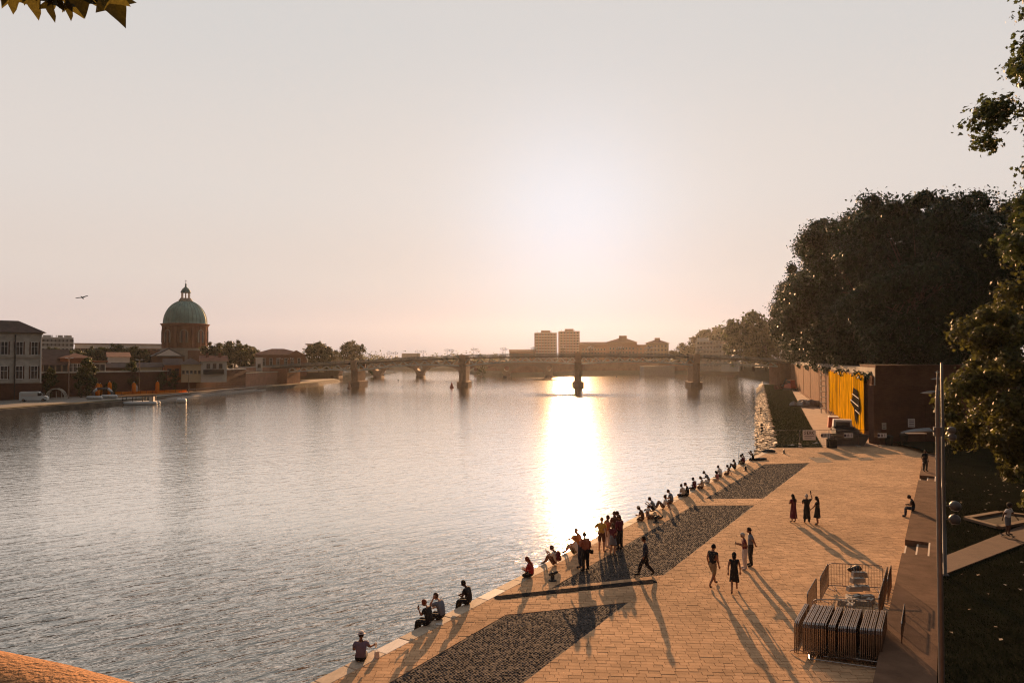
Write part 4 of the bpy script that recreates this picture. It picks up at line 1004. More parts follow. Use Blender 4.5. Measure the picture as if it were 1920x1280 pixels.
MB().lathe([(2.1, zz(545.5)), (2.35, zz(544.5)), (2.15, zz(543.5)), (1.9, zz(541)), (1.3, zz(537)), (.5, zz(534.5)), (.3, zz(531)), (.45, zz(529)), (.15, zz(527.5)), (.08, zz(524))], 16).build('lantern_cap', M['copper_dark'], lan)
MB().tube([(0, 0, zz(527)), (0, 0, zz(520.5))], .10, 4).bar((-.5, 0, zz(523)), (.5, 0, zz(523)), .14).build('cross', M['iron'], lan)
# ------------------------------------------------------------------ trees
def mat_leaf(name, c, var=.5, trans=.35, hue=None):
    m = mat(name, c, 0.55, 0.35, 0.6, island=var, trans=trans, hue=hue, spec=.25); return m
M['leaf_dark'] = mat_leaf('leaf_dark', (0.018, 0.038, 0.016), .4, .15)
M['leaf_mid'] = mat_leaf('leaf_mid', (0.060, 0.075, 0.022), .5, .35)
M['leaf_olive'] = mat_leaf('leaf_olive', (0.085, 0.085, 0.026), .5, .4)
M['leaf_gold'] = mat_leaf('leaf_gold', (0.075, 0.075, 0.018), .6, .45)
M['bark'] = mat('bark', (0.10, 0.08, 0.06), 0.9, 0.35, 2.5, 0.5, 14)
PLANE_LEAF = np.array([(0, -.5), (.22, -.30), (.52, -.28), (.36, .0), (.50, .26), (.20, .22), (0, .62), (-.20, .22), (-.50, .26), (-.36, .0), (-.52, -.28), (-.22, -.30)])
OVAL = np.array([(0, -.55), (.36, -.1), (.25, .35), (0, .6), (-.28, .3), (-.34, -.15)])
def leaf_cloud(seed, blobs, n, size, shape, droop=.3, shell=.55):
    """blobs: (cx,cy,cz,r); leaves spread mostly over the outer part of each clump"""
    r2 = np.random.default_rng(seed); B = np.array(blobs); w = B[:, 3] ** 2; w /= w.sum()
    idx = r2.choice(len(B), n, p=w)
    d = r2.normal(size=(n, 3)); d /= np.linalg.norm(d, axis=1)[:, None]
    rad = B[idx, 3] * np.clip(np.abs(r2.normal(.72, .27, n)), .1, 1.32)
    st_ = r2.uniform(.65, 1.4, (len(B), 3)); C = B[idx, :3] + d * rad[:, None] * st_[idx] * np.array([1, 1, .85])
    # drop leaves buried deep in other clumps
    nrm = d + r2.normal(size=(n, 3)) * .7; nrm[:, 2] += droop; nrm /= np.linalg.norm(nrm, axis=1)[:, None]
    up = r2.normal(size=(n, 3)); up -= nrm * (up * nrm).sum(1)[:, None]; up /= np.linalg.norm(up, axis=1)[:, None]
    rt = np.cross(nrm, up); s_ = size * r2.uniform(.6, 1.25, n)
    V = C[:, None, :] + (shape[None, :, 0, None] * rt[:, None, :] + shape[None, :, 1, None] * up[:, None, :]) * s_[:, None, None]
    V += nrm[:, None, :] * (np.abs(shape[None, :, 0, None]) * -.25 * s_[:, None, None])
    return V
def crown_blobs(seed, n, rx, rz, rb, flat=0.0, ragged=.25):
    r2 = np.random.default_rng(seed); out = [(0, 0, 0, rb * 1.5)]
    k = 0
    while len(out) < n:
        d = r2.normal(size=3); d /= np.linalg.norm(d)
        q = (.45 + .55 * r2.random() ** .5) * (1 + ragged * r2.normal() * .5)
        x, y, z = d[0] * rx * q, d[1] * rx * q, d[2] * rz * q
        if z < -rz * (1 - flat): continue
        out.append((x, y, z, rb * r2.uniform(.6, 1.2)))
    return out
def crown_mesh(name, seed, nb, rx, rz, rb, n, size, shape, m0, core=True, flat=0.0, ragged=.25, core_m=None):
    blobs = crown_blobs(seed, nb, rx, rz, rb, flat, ragged)
    V = leaf_cloud(seed + 1, blobs, n, size, shape)
    me = np_mesh(name, V, None, m0)
    if core:
        # leafy heart of the crown: lumpy closed clumps so that the sky does not shine straight through
        r2 = np.random.default_rng(seed + 5); Vc = []
        for (x, y, z, r_) in blobs:
            k = 70; d = r2.normal(size=(k, 3)); d /= np.linalg.norm(d, axis=1)[:, None]
            c = np.array([x, y, z]) + d * r_ * .5
            Vc.append((c, r_ * .55))
        quads = []
        for c, s_ in Vc:
            for p in c:
                a = r2.normal(size=3); a /= np.linalg.norm(a); b = np.cross(a, r2.normal(size=3)); b /= np.linalg.norm(b); e = s_ * .42
                quads.append([p + a * e, p + b * e, p - a * e, p - b * e])
        bm = bmesh.new(); bm.from_mesh(me); me2 = np_mesh(name + '_core', np.array(quads), None, m0); bm.from_mesh(me2); bm.to_mesh(me); bm.free(); bpy.data.meshes.remove(me2)
    return me, blobs
def trunk_mesh(name, h, r, blobs, cz, seed, lean=0.0, nl=34):
    r2 = np.random.default_rng(seed); b_ = MB()
    P = [(0, 0, -.4), (lean * .1, 0, h * .3), (lean * .4, .1, h * .65), (lean, 0, h)]
    b_.tube(P, [r * 1.25, r, r * .8, r * .6], 8)
    for bl in blobs[1:nl + 1]:
        t_ = r2.uniform(.55, 1.0); s0 = Vector((lean * t_, 0, h * t_)); e = Vector((bl[0], bl[1], bl[2] + cz)); m_ = (s0 + e) / 2 + Vector((0, 0, .08 * h))
        k_ = r * (.42 if bl in blobs[1:9] else .2); b_.tube([s0, m_, e], [k_, k_ * .55, .02], 5)
    return b_.mesh(name, M['bark'], True)
TREES = {}
def tree_kind(key, seed, h, rx, rz, rb, nb, n, size, shape, m0, tr=.45, core=True, flat=0.0, ragged=.25):
    cz = h - rz * .97; me, bl = crown_mesh('crown', seed, nb, rx, rz, rb, n, size, shape, m0, core, flat, ragged)
    TREES[key] = (me, trunk_mesh('trunk', cz, tr, bl, cz, seed + 9), cz)
def tree(key, name, label, loc, s=1.0, rz=0.0, group=None, sz=None):
    me, tm, cz = TREES[key]
    t_ = thing(name, label, 'tree', loc, rz, group); t_.scale = (s, s, sz or s)
    link('trunk', tm, t_); link('crown', me, t_, loc=(0, 0, cz)); return t_
# plane trees on the street above the brick wall
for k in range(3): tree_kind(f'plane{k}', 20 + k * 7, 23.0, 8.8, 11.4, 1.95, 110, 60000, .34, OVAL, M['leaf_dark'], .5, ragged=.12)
tree_kind('far', 61, 10, 4.6, 4.6, 1.5, 34, 4200, .55, OVAL, M['leaf_mid'], .25)
tree_kind('far2', 67, 12, 4.4, 5.4, 1.4, 34, 4200, .55, OVAL, M['leaf_olive'], .25)
tree_kind('bush', 71, 3.2, 1.5, 1.7, .6, 18, 1700, .26, OVAL, M['leaf_mid'], .08)
tree_kind('slim', 75, 7.5, 1.6, 3.3, .75, 22, 2200, .30, OVAL, M['leaf_mid'], .12)
PL = [(93, 8.5, 33.5), (93, 25, 33.5), (95, 42, 34.0), (112, 4.6, 35.5), (114, 22, 35.5), (132, 3.6, 37), (136, 21, 37), (153, 3.0, 36), (158, 19, 36), (176, 2.6, 34), (200, 3.0, 33), (226, 3.2, 31), (250, 3.4, 29), (99, 60, 36)]
lab = ['plane tree nearest the brick bastion corner above the wall', 'dense plane tree behind the dark bastion wall', 'plane tree to the right behind the dark bastion wall',
       'plane tree overhanging the wall above the yellow sheeting', 'tall plane tree behind the one over the yellow sheeting', 'plane tree overhanging the brick wall just past the scaffold', 'tall plane tree in the second row behind the scaffold',
       'plane tree leaning over the middle of the lit brick wall', 'plane tree in the second row behind the lit brick wall', 'plane tree over the lit wall above the dark loader', 'plane tree over the lit wall above the small red machine',
       'plane tree over the lit wall just short of the bridge end', 'last plane tree of the wall row beside the bridge end', 'plane tree behind the leafy tree on the lawn']
for i, (Y, off, top) in enumerate(PL):
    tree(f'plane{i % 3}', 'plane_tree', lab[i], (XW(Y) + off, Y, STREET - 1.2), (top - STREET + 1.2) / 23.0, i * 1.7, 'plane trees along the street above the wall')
# leafy trees on the lawn to the right
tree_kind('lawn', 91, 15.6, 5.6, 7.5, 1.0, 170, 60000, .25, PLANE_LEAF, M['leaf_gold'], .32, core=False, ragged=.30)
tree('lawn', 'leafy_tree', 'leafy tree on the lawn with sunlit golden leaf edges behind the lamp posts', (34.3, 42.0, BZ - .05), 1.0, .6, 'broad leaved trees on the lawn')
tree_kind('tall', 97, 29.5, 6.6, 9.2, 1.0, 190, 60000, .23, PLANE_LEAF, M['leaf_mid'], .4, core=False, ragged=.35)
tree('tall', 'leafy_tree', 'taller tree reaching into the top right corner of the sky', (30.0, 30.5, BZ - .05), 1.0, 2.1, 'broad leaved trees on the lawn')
# trees of the far banks
FT = [('far', 1412, 690, 330, 26, 'big rounded tree just behind the right end of the truss bridge'), ('far2', 1436, 690, 322, 25, 'dark tree between the bridge end and the plane trees'), ('far', 1392, 690, 345, 19, 'smaller round tree next to the white villa'),
      ('far2', 1270, 690, 520, 15, 'olive tree on the skyline right of the pyramid roofed house'), ('far', 1288, 690, 505, 16, 'rounded tree on the skyline before the grey block'), ('far2', 1300, 690, 498, 17, 'tree touching the left side of the grey block'),
      ('far', 1326, 690, 560, 27, 'tree on the hill behind the grey block'), ('far2', 1362, 690, 600, 33, 'tree on the wooded hill behind the white villa'), ('far', 1345, 690, 610, 31, 'tree on the wooded hill left of the white tower'),
      ('far', 598, 692, 292, 11.5, 'big willow like tree at the left end of the truss bridge'), ('far2', 612, 694, 296, 10.5, 'tree leaning over the water by the left bridge end'), ('far', 659, 690, 420, 15, 'small round tree behind the left pier of the truss bridge'), ('far2', 630, 690, 430, 11, 'small tree left of the round one behind the left pier'),
      ('far', 400, 692, 300, 11.5, 'tree directly right of the domed chapel'), ('far2', 420, 692, 296, 12, 'second tree right of the domed chapel'), ('far', 440, 692, 290, 12, 'third tree right of the domed chapel'), ('far2', 458, 692, 285, 10.5, 'tree left of the long brick hospital wing'),
      ('far', 96, 670, 300, 9.5, 'dark tree below the grey green apartment block'), ('far2', 118, 670, 296, 9.5, 'tree between the apartment block and the red roofed brick house'), ('far', 142, 670, 290, 8.5, 'tree left of the long banded building front'), 
      ('far', 178, 672, 285, 9.5, 'dark tree covering the left part of the long banded building'), ('far2', 195, 672, 278, 9.5, 'tree left of the white gabled house'), ('far', 215, 672, 285, 10.5, 'dark tree behind the white gabled house'), ('far2', 236, 672, 280, 10.5, 'tree right behind the white gabled house'), ('far', 252, 672, 275, 9.5, 'tree at the right end of the dark tree group'), ('far2', 278, 672, 290, 9, 'tree left of the church pediment'),
      ('far', 470, 690, 600, 15, 'far tree behind the hospital wing')]
for key, px, y, Y, h, l in FT:
    p = D(px, y, Y); z = 5.0 if Y > 240 else UPZ
    s_ = h / (10 if key == 'far' else 12); tree(key, 'round_tree', l, (p.x, Y, z - .3), s_, px * .37, 'trees on the far banks')
SL_ = [(165, 743, 181, 10.0, 'slim dark tree against the flood wall left of the white banner'), (151, 743, 179, 7.5, 'slim tree left of the one by the white banner'), (245, 737, 196, 9, 'slim tree against the flood wall behind the orange pillars'), (302, 735, 202, 6, 'slim young tree below the orange house'), (92, 744, 176, 7.5, 'slim tree beside the plinth of the grey stone hall'), (325, 734, 205, 6.5, 'slim tree below the yellow house')]
for px, y, Y, h, l in SL_:
    p = D(px, y, Y); tree('slim', 'slim_tree', l, (p.x, Y, -.2), h / 7.5, px * .21, 'slim trees along the flood wall')
BU = [(268, 735, 205, 1.3, 'round bush at the foot of the flood wall left of centre'), (205, 740, 190, 1.2, 'bush at the wall behind the inflatable arch'), (345, 733, 212, 1.1, 'bush at the wall near the end of the beach'),
      (700, 707, 420, 2.2, 'bush on the bank under the stone bridge'), (905, 700, 436, 2.4, 'bush on the far bank right of the second pier')]
for px, y, Y, s_, l in BU:
    p = D(px, y, Y); tree('bush', 'bush', l, (p.x, Y, max(-.4, min(p.z, 1.5)) - .2), s_, px, 'bushes on the banks')
# creepers hanging over the top of the lit wall
me_c = np_mesh('creeper', leaf_cloud(171, [(x, -.2 + .3 * math.sin(x * 3), -.3 * abs(math.sin(x * 1.7)), .55) for x in np.arange(0, 13, .7)], 1500, .30, OVAL), None, M['leaf_dark'])
for i, (a, l) in enumerate(((3, 'creeper hanging over the wall top above the yellow sheeting'), (24, 'creeper on the wall top over the far half of the yellow sheeting'), (50, 'creeper on the wall top just past the scaffold'), (72, 'creeper on the wall top above the dark machines'), (98, 'creeper on the wall top above the red machine'), (130, 'creeper on the wall top near the bridge end'))):
    c_ = thing('creeper', l, 'creeper', (XW(80) + .333 * a, 80 + .943 * a, WT + .1), math.atan2(1, .353), 'creepers on the brick quay wall'); link('leaves', me_c, c_)
# far wooded horizon
n = 900; r2 = np.random.default_rng(5)
X = r2.uniform(-900, 900, n); Yh = r2.uniform(690, 960, n); hh = r2.uniform(5, 11, n)
bl = [(x, y, 5 + h * .35, h * .9) for x, y, h in zip(X, Yh, hh)]
link('distant_woods', np_mesh('distant_woods', leaf_cloud(77, bl, 36000, 2.0, OVAL), None, M['leaf_mid']), kind='stuff')
# overhanging branch in the top left corner: every leaf its own part
br = thing('overhanging_branch', 'leafy branch with olive green leaves hanging into the top left corner', 'branch', D(95, -70, 4.2))
o = br.location.copy()
MB().tube([D(-120, -110, 4.3) - o, D(40, -62, 4.25) - o, D(110, -52, 4.2) - o, D(190, -30, 4.15) - o], [.018, .014, .010, .004], 6).build('twig', M['bark'], br)
M['leaf_near'] = mat('leaf_near', (0.080, 0.068, 0.014), 0.5, 0.5, 14, island=.75, trans=.45)
LEAF = np.array([(0, -.46), (.10, -.42), (.24, -.40), (.40, -.44), (.42, -.30), (.36, -.12), (.44, .02), (.56, .20), (.40, .20), (.28, .18), (.22, .30), (.12, .46), (0, .68), (-.12, .46), (-.22, .30), (-.28, .18), (-.40, .20), (-.56, .20), (-.44, .02), (-.36, -.12), (-.42, -.30), (-.40, -.44), (-.24, -.40), (-.10, -.42)])
def leaf_obj(px, py, size, ang, tilt, Yd):
    b_ = MB(); k = len(LEAF); V = [(x, -.32 * abs(x) ** 1.3 + .35 * max(0, y) ** 2 + .05 * math.sin(9 * x + 5 * y), y) for x, y in LEAF] + [(0, .0, -.1)]
    b_.add(V, [(i, (i + 1) % k, k) for i in range(k)])
    me = b_.mesh('leaf', M['leaf_near'], True); l = link('leaf', me, br, loc=D(px, py, Yd) - o); l.scale = (size,) * 3
    l.rotation_euler = (tilt, ang, random.uniform(-.5, .5))
# (tip pixel x, tip pixel y, size in m)
tips = [(34, 22, .17, .25), (67, 33, .20, .0), (99, 38, .17, .05), (126, 32, .18, -.35), (137, 37, .15, .1), (146, 30, .16, -.2), (191, 42, .24, -.5), (42, 11, .2, .6), (176, 8, .2, -1.0), (5, 4, .16, .3), (112, 20, .22, .3), (84, 16, .22, -.3), (160, 20, .2, -.6), (52, 4, .2, .2), (120, 5, .24, 0), (150, 2, .24, -.4), (78, 0, .24, .3), (100, -8, .22, .1), (20, -12, .2, .3), (135, -14, .22, -.2), (165, -12, .22, -.6), (60, -18, .22, .2)]
for tx, ty, sz_, an in tips:
    Yd = 4.2 + random.uniform(-.15, .15); L = sz_ * .94 * .62 / Yd * F_PX
    leaf_obj(tx - math.sin(an) * L, ty - math.cos(an) * L, sz_ * .94, math.pi - an * -1, random.uniform(-.25, .25), Yd)
# ------------------------------------------------------------------ tall park lamps along the lawn
def facing(d): return math.atan2(-d[0], d[1])            # turn that lays local +Y along d
M['lamp_steel'] = mat('lamp_steel', (0.13, 0.127, 0.125), 0.5, 0.15, 3, metal=.5)
def park_lamp(label, p, hgt, arm_z, arm_l):
    t_ = thing('park_lamp', label, 'street lamp', p, 0, 'tall steel lamps along the lawn edge')
    MB().lathe([(.15, 0), (.15, .04), (.065, .06), (.060, 1.2), (.052, hgt * .7), (.04, hgt - .4), (.018, hgt), (.0, hgt + .02)], 14).build('pole', M['lamp_steel'], t_, smooth=True)
    a = MB().tube([(0, 0, arm_z), (-arm_l * .3, 0, arm_z + .02)], .025, 6)
    n = 8; V = []
    for i in range(n + 1):
        x = -arm_l * (.22 + .78 * i / n); w = .11 * (1 - .55 * (i / n) ** 2); th = .06 * (1 - .6 * i / n); zc = arm_z + .02 - .05 * (i / n) ** 3
        V += [(x, -w, zc), (x, 0, zc + th), (x, w, zc), (x, 0, zc - th * .5)]
    a.add(V, [(i * 4 + j, i * 4 + (j + 1) % 4, i * 4 + 4 + (j + 1) % 4, i * 4 + 4 + j) for i in range(n) for j in range(4)] + [(3, 2, 1, 0), (n * 4, n * 4 + 1, n * 4 + 2, n * 4 + 3)])
    hd = a.build('lamp_arm', M['lamp_steel'], t_)
    MB().bx(-arm_l * .85, -arm_l * .35, -.06, .06, arm_z - .045, arm_z - .03).build('lens', M['globe'], hd)
    MB().lathe([(.085, -.09), (.085, .09)], 12, (0, 0, arm_z)).build('collar', M['lamp_steel'], t_)
    MB().bx(.07, .085, -.05, .05, .6, 1.0).build('door_panel', M['kerb_dark'], t_)
    return t_
def lampat(px, Y): return Vector(((px - CX) / F_PX * Y, Y, BZ - .06))
for px, Y, l in ((1756, 14.2, 'nearest steel lamp with its foot out of view and a long arm over the paving'), (1757, 30.5, 'second steel lamp, its pole lined up behind the nearest one'), (1763, 51, 'third steel lamp along the lawn edge'), (1764, 76, 'farthest steel lamp before the dark bastion wall')):
    park_lamp(l, lampat(px, Y), 9.05, 8.1, .76)
p = G(1772, 1078, BZ - .06)
sm = thing('spotlight_mast', 'steel mast with round grey spotlights, its foot standing in the grass', 'light mast', p)
MB().lathe([(.16, 0), (.16, .04), (.08, .06), (.07, 4), (.05, 9.4), (0, 9.45)], 14).build('pole', M['lamp_steel'], sm, smooth=True)
for y_, dx, r_ in ((948, .50, .24), (973, .47, .24), (806, .40, .17), (819, .42, .17)):
    z = D(1772, y_, p.y).z - p.z
    MB().tube([(0, 0, z), (dx - r_ * .7, 0, z)], .03, 6).build('bracket', M['lamp_steel'], sm)
    sp_ = MB().lathe([(.0, -r_ * .9), (r_ * .75, -r_ * .75), (r_, -.05), (r_ * .95, .08), (r_ * .6, r_ * .75), (0, r_ * .95)], 16, (dx, 0, z)).build('spotlight', M['lamp_steel'], sm, smooth=True)
    MB().lathe([(r_ * .6, -r_ * .86), (r_ * .6, -r_ * .80)], 12, (dx, 0, z)).build('lens', M['globe'], sp_)
p = G(1793, 838, .4)
t_ = thing('thin_pole', 'short thin grey pole standing before the bastion wall behind the leafy tree', 'pole', p)
MB().tube([(0, 0, 0), (0, 0, 3.9)], [.07, .05], 8).build('shaft', M['lamp_steel'], t_); MB().tube([(0, 0, 3.85), (0, 0, 4.0)], .09, 8).build('cap', M['lamp_steel'], t_)

# ------------------------------------------------------------------ stacked crowd barriers
M['galv'] = mat('galvanised', (0.30, 0.26, 0.24), 0.25, 0.2, 5, metal=1.0)
BL, BH = 2.2, 1.13
def barrier_parts(parent):
    b_ = MB(); c = .14
    b_.tube([(0, 0, .12), (0, 0, BH - c), (c * .3, 0, BH - c * .3), (c, 0, BH), (BL - c, 0, BH), (BL - c * .3, 0, BH - c * .3), (BL, 0, BH - c), (BL, 0, .12)], .018, 6)
    b_.tube([(0, 0, .18), (BL, 0, .18)], .018, 6)
    fr = b_.mesh('frame', M['galv'])
    m_ = MB()
    for k in range(1, 19): m_.tube([(BL * k / 19, 0, .18), (BL * k / 19, 0, BH)], .008, 4, cap=False)
    bars = m_.mesh('bars', M['galv'])
    f_ = MB(); f_.tube([(0, -.30, .02), (0, -.26, .07), (0, 0, .13), (0, .26, .07), (0, .30, .02)], .018, 5)
    ft = f_.mesh('foot', M['galv'])
    return fr, bars, ft
BP = barrier_parts(None)
def barrier(label, p, d, feet=True, group='crowd barriers on the plaza', tilt=0.0):
    t_ = thing('crowd_barrier', label, 'barrier', p, math.atan2(d.y, d.x), group); t_.rotation_euler.x = tilt
    link('frame', BP[0], t_); link('bars', BP[1], t_, kind='stuff')
    if feet:
        for x in (.25, BL - .25): link('foot', BP[2], t_, loc=(x, 0, 0))
    return t_
# three packs standing side by side
sA = toQ(G(1489, 1166, BH))
packs = [('left pack', 0.0, 0.0, 3), ('left pack', .26, .06, 13), ('middle pack', 1.04, .25, 4), ('middle pack', 1.32, .32, 10), ('right pack', 1.95, .55, 12)]
num = ['first', 'second', 'third', 'fourth', 'fifth', 'sixth', 'seventh', 'eighth', 'ninth', 'tenth', 'eleventh', 'twelfth', 'thirteenth']
ctr = {}
for nm, v0, u0, n in packs:
    for k in range(n):
        ctr[nm] = ctr.get(nm, 0) + 1; i = ctr[nm]
        ordn = ['', 'first', 'second', 'third', 'fourth', 'fifth', 'sixth', 'seventh', 'eighth', 'ninth', 'tenth', 'eleventh', 'twelfth', 'thirteenth', 'fourteenth', 'fifteenth', 'sixteenth'][i]
        p = Q(sA[0] + u0 + random.uniform(-.015, .015) + k * .022, sA[1] + v0 + k * .054, 0)
        barrier(f'{ordn} upright barrier from the left in the {nm} of stacked crowd barriers', p, UQ, k == n - 1, 'stacked crowd barriers', random.uniform(-.012, .012))
# pen of barriers behind them
def bz(px, py): q = G(px, py, BH); return Vector((q.x, q.y, 0))
Lb = bz(1553, 1055); Rb = bz(1664, 1060)
barrier('barrier forming the back of the pen, its bars seen against the paving', Lb, (Rb - Lb).normalized(), True)
barrier('left side barrier of the pen, the one farther back', Lb - UQ * 2.25, UQ, True)
barrier('left side barrier of the pen, the nearer one by the left pack', Lb - UQ * 4.6 + VQ * -.12, UQ, True)
barrier('right side barrier of the pen, the one farther back', Rb - UQ * 2.25, UQ, True)
barrier('right side barrier of the pen, the nearer one by the right pack', Rb - UQ * 4.55, UQ, True)
barrier('barrier leaning outside the right back corner of the pen', Rb + VQ * .12 - UQ * 1.9, UQ, True)
F0, F1 = bz(1518, 1123), bz(1661, 1124)
barrier('barrier closing the front of the pen just behind the packs', F0 + Vector((.1, 0, 0)), (F1 - F0).normalized(), True)
barrier('barrier at the right of the stack close to the bench wall', Q(sA[0] + 1.9, sA[1] + 3.05, 0), UQ, True)
# loose barriers lying flat at the foot of the packs
q = G(1483, 1228)
for k, (du, dv, a) in enumerate(((0, 0, .0), (.05, .5, .08), (-.1, 1.1, -.05))):
    t_ = barrier(['barrier lying flat on the paving at the left foot of the stack', 'barrier lying flat on the paving in the middle before the stack', 'barrier lying flat on the paving at the right before the stack'][k], Vector((q.x + .4 + dv * 1.0, q.y - .55 + du, .05 + .05 * k)), Vector((math.cos(-.35 + a), math.sin(-.35 + a), 0)), False, 'loose crowd barriers lying flat')
    t_.rotation_euler.x = R(-88)
# blocks heaped inside the pen
M['block'] = mat('barrier_block', (0.38, 0.33, 0.28), 0.85, 0.2, 4, .3, 30)
M['plastic_black'] = mat('plastic_black', (0.03, 0.03, 0.03), 0.6, 0.3, 3)
bpos = [(1595, 1128, .0, .9), (1600, 1120, .0, .2), (1618, 1122, .0, -.2), (1605, 1112, .0, .5), (1625, 1112, .0, .1), (1592, 1114, .0, 1.2), (1602, 1104, .2, .1), (1616, 1102, .2, -.3), (1608, 1097, .40, .15), (1612, 1092, .55, -.1), (1630, 1120, 0, .8), (1585, 1122, 0, -.4)]
wher = ['front left corner', 'front edge', 'front right corner', 'middle', 'right side', 'left side', 'second layer left', 'second layer right', 'third layer', 'very top', 'far right end', 'far left end']
for i, (px, py, z, a) in enumerate(bpos):
    pos = G(px, py + 12, 0)
    t_ = thing('barrier_block', f'pale concrete fence foot block at the {wher[i]} of the heap inside the pen', 'concrete block', (pos.x, pos.y, z), a, 'fence foot blocks heaped inside the pen')
    b_ = MB().box((0, 0, .10), (.62, .24, .20), 0, 0, .9); b_.build('block', M['block'], t_)
    for x in (-.18, .18): MB().lathe([(.045, .0), (.045, .013)], 8, (x, 0, .2)).build('socket', M['plastic_black'], t_)
t_ = thing('tarp_bundle', 'dark rolled bundle on top of the block heap inside the pen', 'bundle', G(1604, 1098) + Vector((0, 0, .62)), .3)
V = MB().ball((0, 0, .12), (.38, .2, .14), 10, 6); V.v = [(x * (1 + .15 * math.sin(9 * y)), y, z + .04 * math.sin(11 * x)) for x, y, z in V.v]; V.build('cloth', M['plastic_black'], t_, smooth=True)
MB().tube([(-.2, -.2, .1), (-.2, 0, .27), (-.2, .2, .1)], .015, 5).build('strap', M['galv'], t_)

# ------------------------------------------------------------------ mooring posts on the quay
for i, (px, py, l) in enumerate(((1036, 1088, 'black mooring post beside the seated person with a backpack'), (1230, 979, 'black mooring post right of the person in white leaning back'), (1398, 882, 'black mooring post just before the group by the angler'), (1470, 850, 'small black mooring post by the site fence'))):
    t_ = thing('mooring_post', l, 'mooring post', G(px, py), .4 * i, 'mooring posts along the quay')
    MB().lathe([(.19, 0), (.19, .03), (.10, .05), (.085, .30), (.10, .36), (.03, .40)], 12).build('post', M['iron'], t_, smooth=True)
    MB().tube([(-.17, 0, .27), (-.05, 0, .29), (.08, 0, .33), (.24, 0, .40)], [.045, .06, .07, .05], 7).build('horn', M['iron'], t_)

# ------------------------------------------------------------------ building site at the end of the plaza
M['red_paint'] = mat('red_paint', (0.40, 0.06, 0.035), 0.5, 0.25, 2)
M['sign_white'] = mat('sign_white', (0.72, 0.68, 0.66), 0.6, 0.05, 1)
M['ink'] = mat('ink', (0.04, 0.03, 0.06), 0.7, 0.1, 1)
M['ink_red'] = mat('ink_red', (0.35, 0.05, 0.05), 0.7, 0.1, 1)
M['rubber'] = mat('rubber', (0.02, 0.02, 0.02), 0.85, 0.2, 3)
FONT5 = {'B': ['110', '101', '110', '101', '110'], 'E': ['111', '100', '110', '100', '111'], 'R': ['110', '101', '110', '101', '101'], 'C': ['011', '100', '100', '100', '011'], 'S': ['011', '100', '010', '001', '110'],
         'A': ['010', '101', '111', '101', '101'], 'V': ['101', '101', '101', '101', '010'], '-': ['000', '000', '111', '000', '000']}
def lettering(txt, x0, z1, px, m_, y=-.02, bold=1.0):
    x = x0
    for ch in txt:
        for j, row in enumerate(FONT5[ch]):
            for i, b in enumerate(row):
                if b == '1': m_.bx(x + i * px, x + (i + bold) * px, y - .006, y, z1 - (j + 1) * px, z1 - j * px)
        x += 4 * px
def fence_panel(a, b, label):
    a, b = Vector(a), Vector(b); d = b - a; L = d.length
    t_ = thing('mesh_fence', label, 'fence panel', a, math.atan2(d.y, d.x), 'temporary mesh fence panels')
    f_ = MB(); f_.tube([(0, 0, 0), (0, 0, 1.9), (L, 0, 1.9), (L, 0, 0)], .024, 5); f_.tube([(0, 0, .2), (L, 0, .2)], .018, 5); f_.build('frame', M['galv'], t_)
    m_ = MB()
    for k in range(1, int(L / .16)): m_.bar((k * .16, 0, .2), (k * .16, 0, 1.9), .006)
    for k in range(1, 7): m_.bar((0, 0, .2 + k * .25), (L, 0, .2 + k * .25), .006)
    m_.build('wire_mesh', M['galv'], t_, kind='stuff')
    for x in (0, L): MB().box((x, 0, .06), (.24, .65, .13), 0, 0, .9).build('foot_block', M['block'], t_)
    return t_
fx = [(29.3, 77.4), (32.6, 77.5), (36.0, 77.7), (39.3, 77.7), (42.0, 77.9)]
fl = ['mesh fence panel at the stone slope, left of the big white sign', 'mesh fence panel with the big white sign before the lawn', 'mesh fence panel before the dirt path with a small sign', 'mesh fence panel before the loader and the dark container']
fps = [fence_panel((*fx[i], 0), (fx[i + 1][0] - .06, fx[i + 1][1], 0), fl[i]) for i in range(4)]
def sign(label, p, w, h, build, cat='sign', rz=0):
    t_ = thing('site_sign', label, cat, p, rz, 'signs on the site fence')
    MB().bx(-w / 2, w / 2, -.012, .01, 0, h).build('board', M['sign_white'], t_); m_ = MB(); build(m_); m_.build('lettering', M['ink'], t_, kind='stuff'); return t_
pS = G(1485, 827, 0.0)
def s1_(m_):
    lettering('SERC', -.58, 1.00, .075, m_, bold=1.0)
    for k in range(2): m_.bx(-.55, .55 - .3 * k, -.02, -.014, .42 - .18 * k, .47 - .18 * k)
sign('big white sign reading SERC on the fence before the lawn', (33.6, 77.40, .80), 1.45, 1.12, s1_)
def s2_(m_):
    m_.lathe([(.16, 0), (.16, .012)], 10, (0, 0, 0)); m_.v = [(x - .42, -.02 - z * .5, .26 + y) for x, y, z in m_.v]
    lettering('A', -.14, .42, .065, m_); m_.bx(.25, .31, -.02, -.014, .10, .42)
for x, l in ((35.5, 'small white warning sign left of the fence gap'), (38.1, 'small white warning sign on the fence before the dark container'), (41.9, 'small white warning sign at the foot of the brick wall corner')):
    sign(l, (x, 77.5, 1.05), 1.0, .52, s2_)
t_ = thing('notice_board', 'pale notice on the dark bastion wall above the lamp arm', 'notice', (46.6, 79.84, 2.0)); MB().bx(-.4, .4, -.01, .05, 0, 1.0).build('board', M['sign_white'], t_)
m_ = MB(); [m_.bx(-.3, .3, -.018, -.012, .15 + .2 * k, .22 + .2 * k) for k in range(4)]; m_.build('printing', M['ink'], t_, kind='stuff')
t_ = thing('notice_board', 'narrow pale notice on the dark bastion wall near its lit corner', 'notice', (43.4, 79.84, 1.75)); MB().bx(-.25, .25, -.01, .05, 0, .75).build('board', M['stone_grey'], t_)
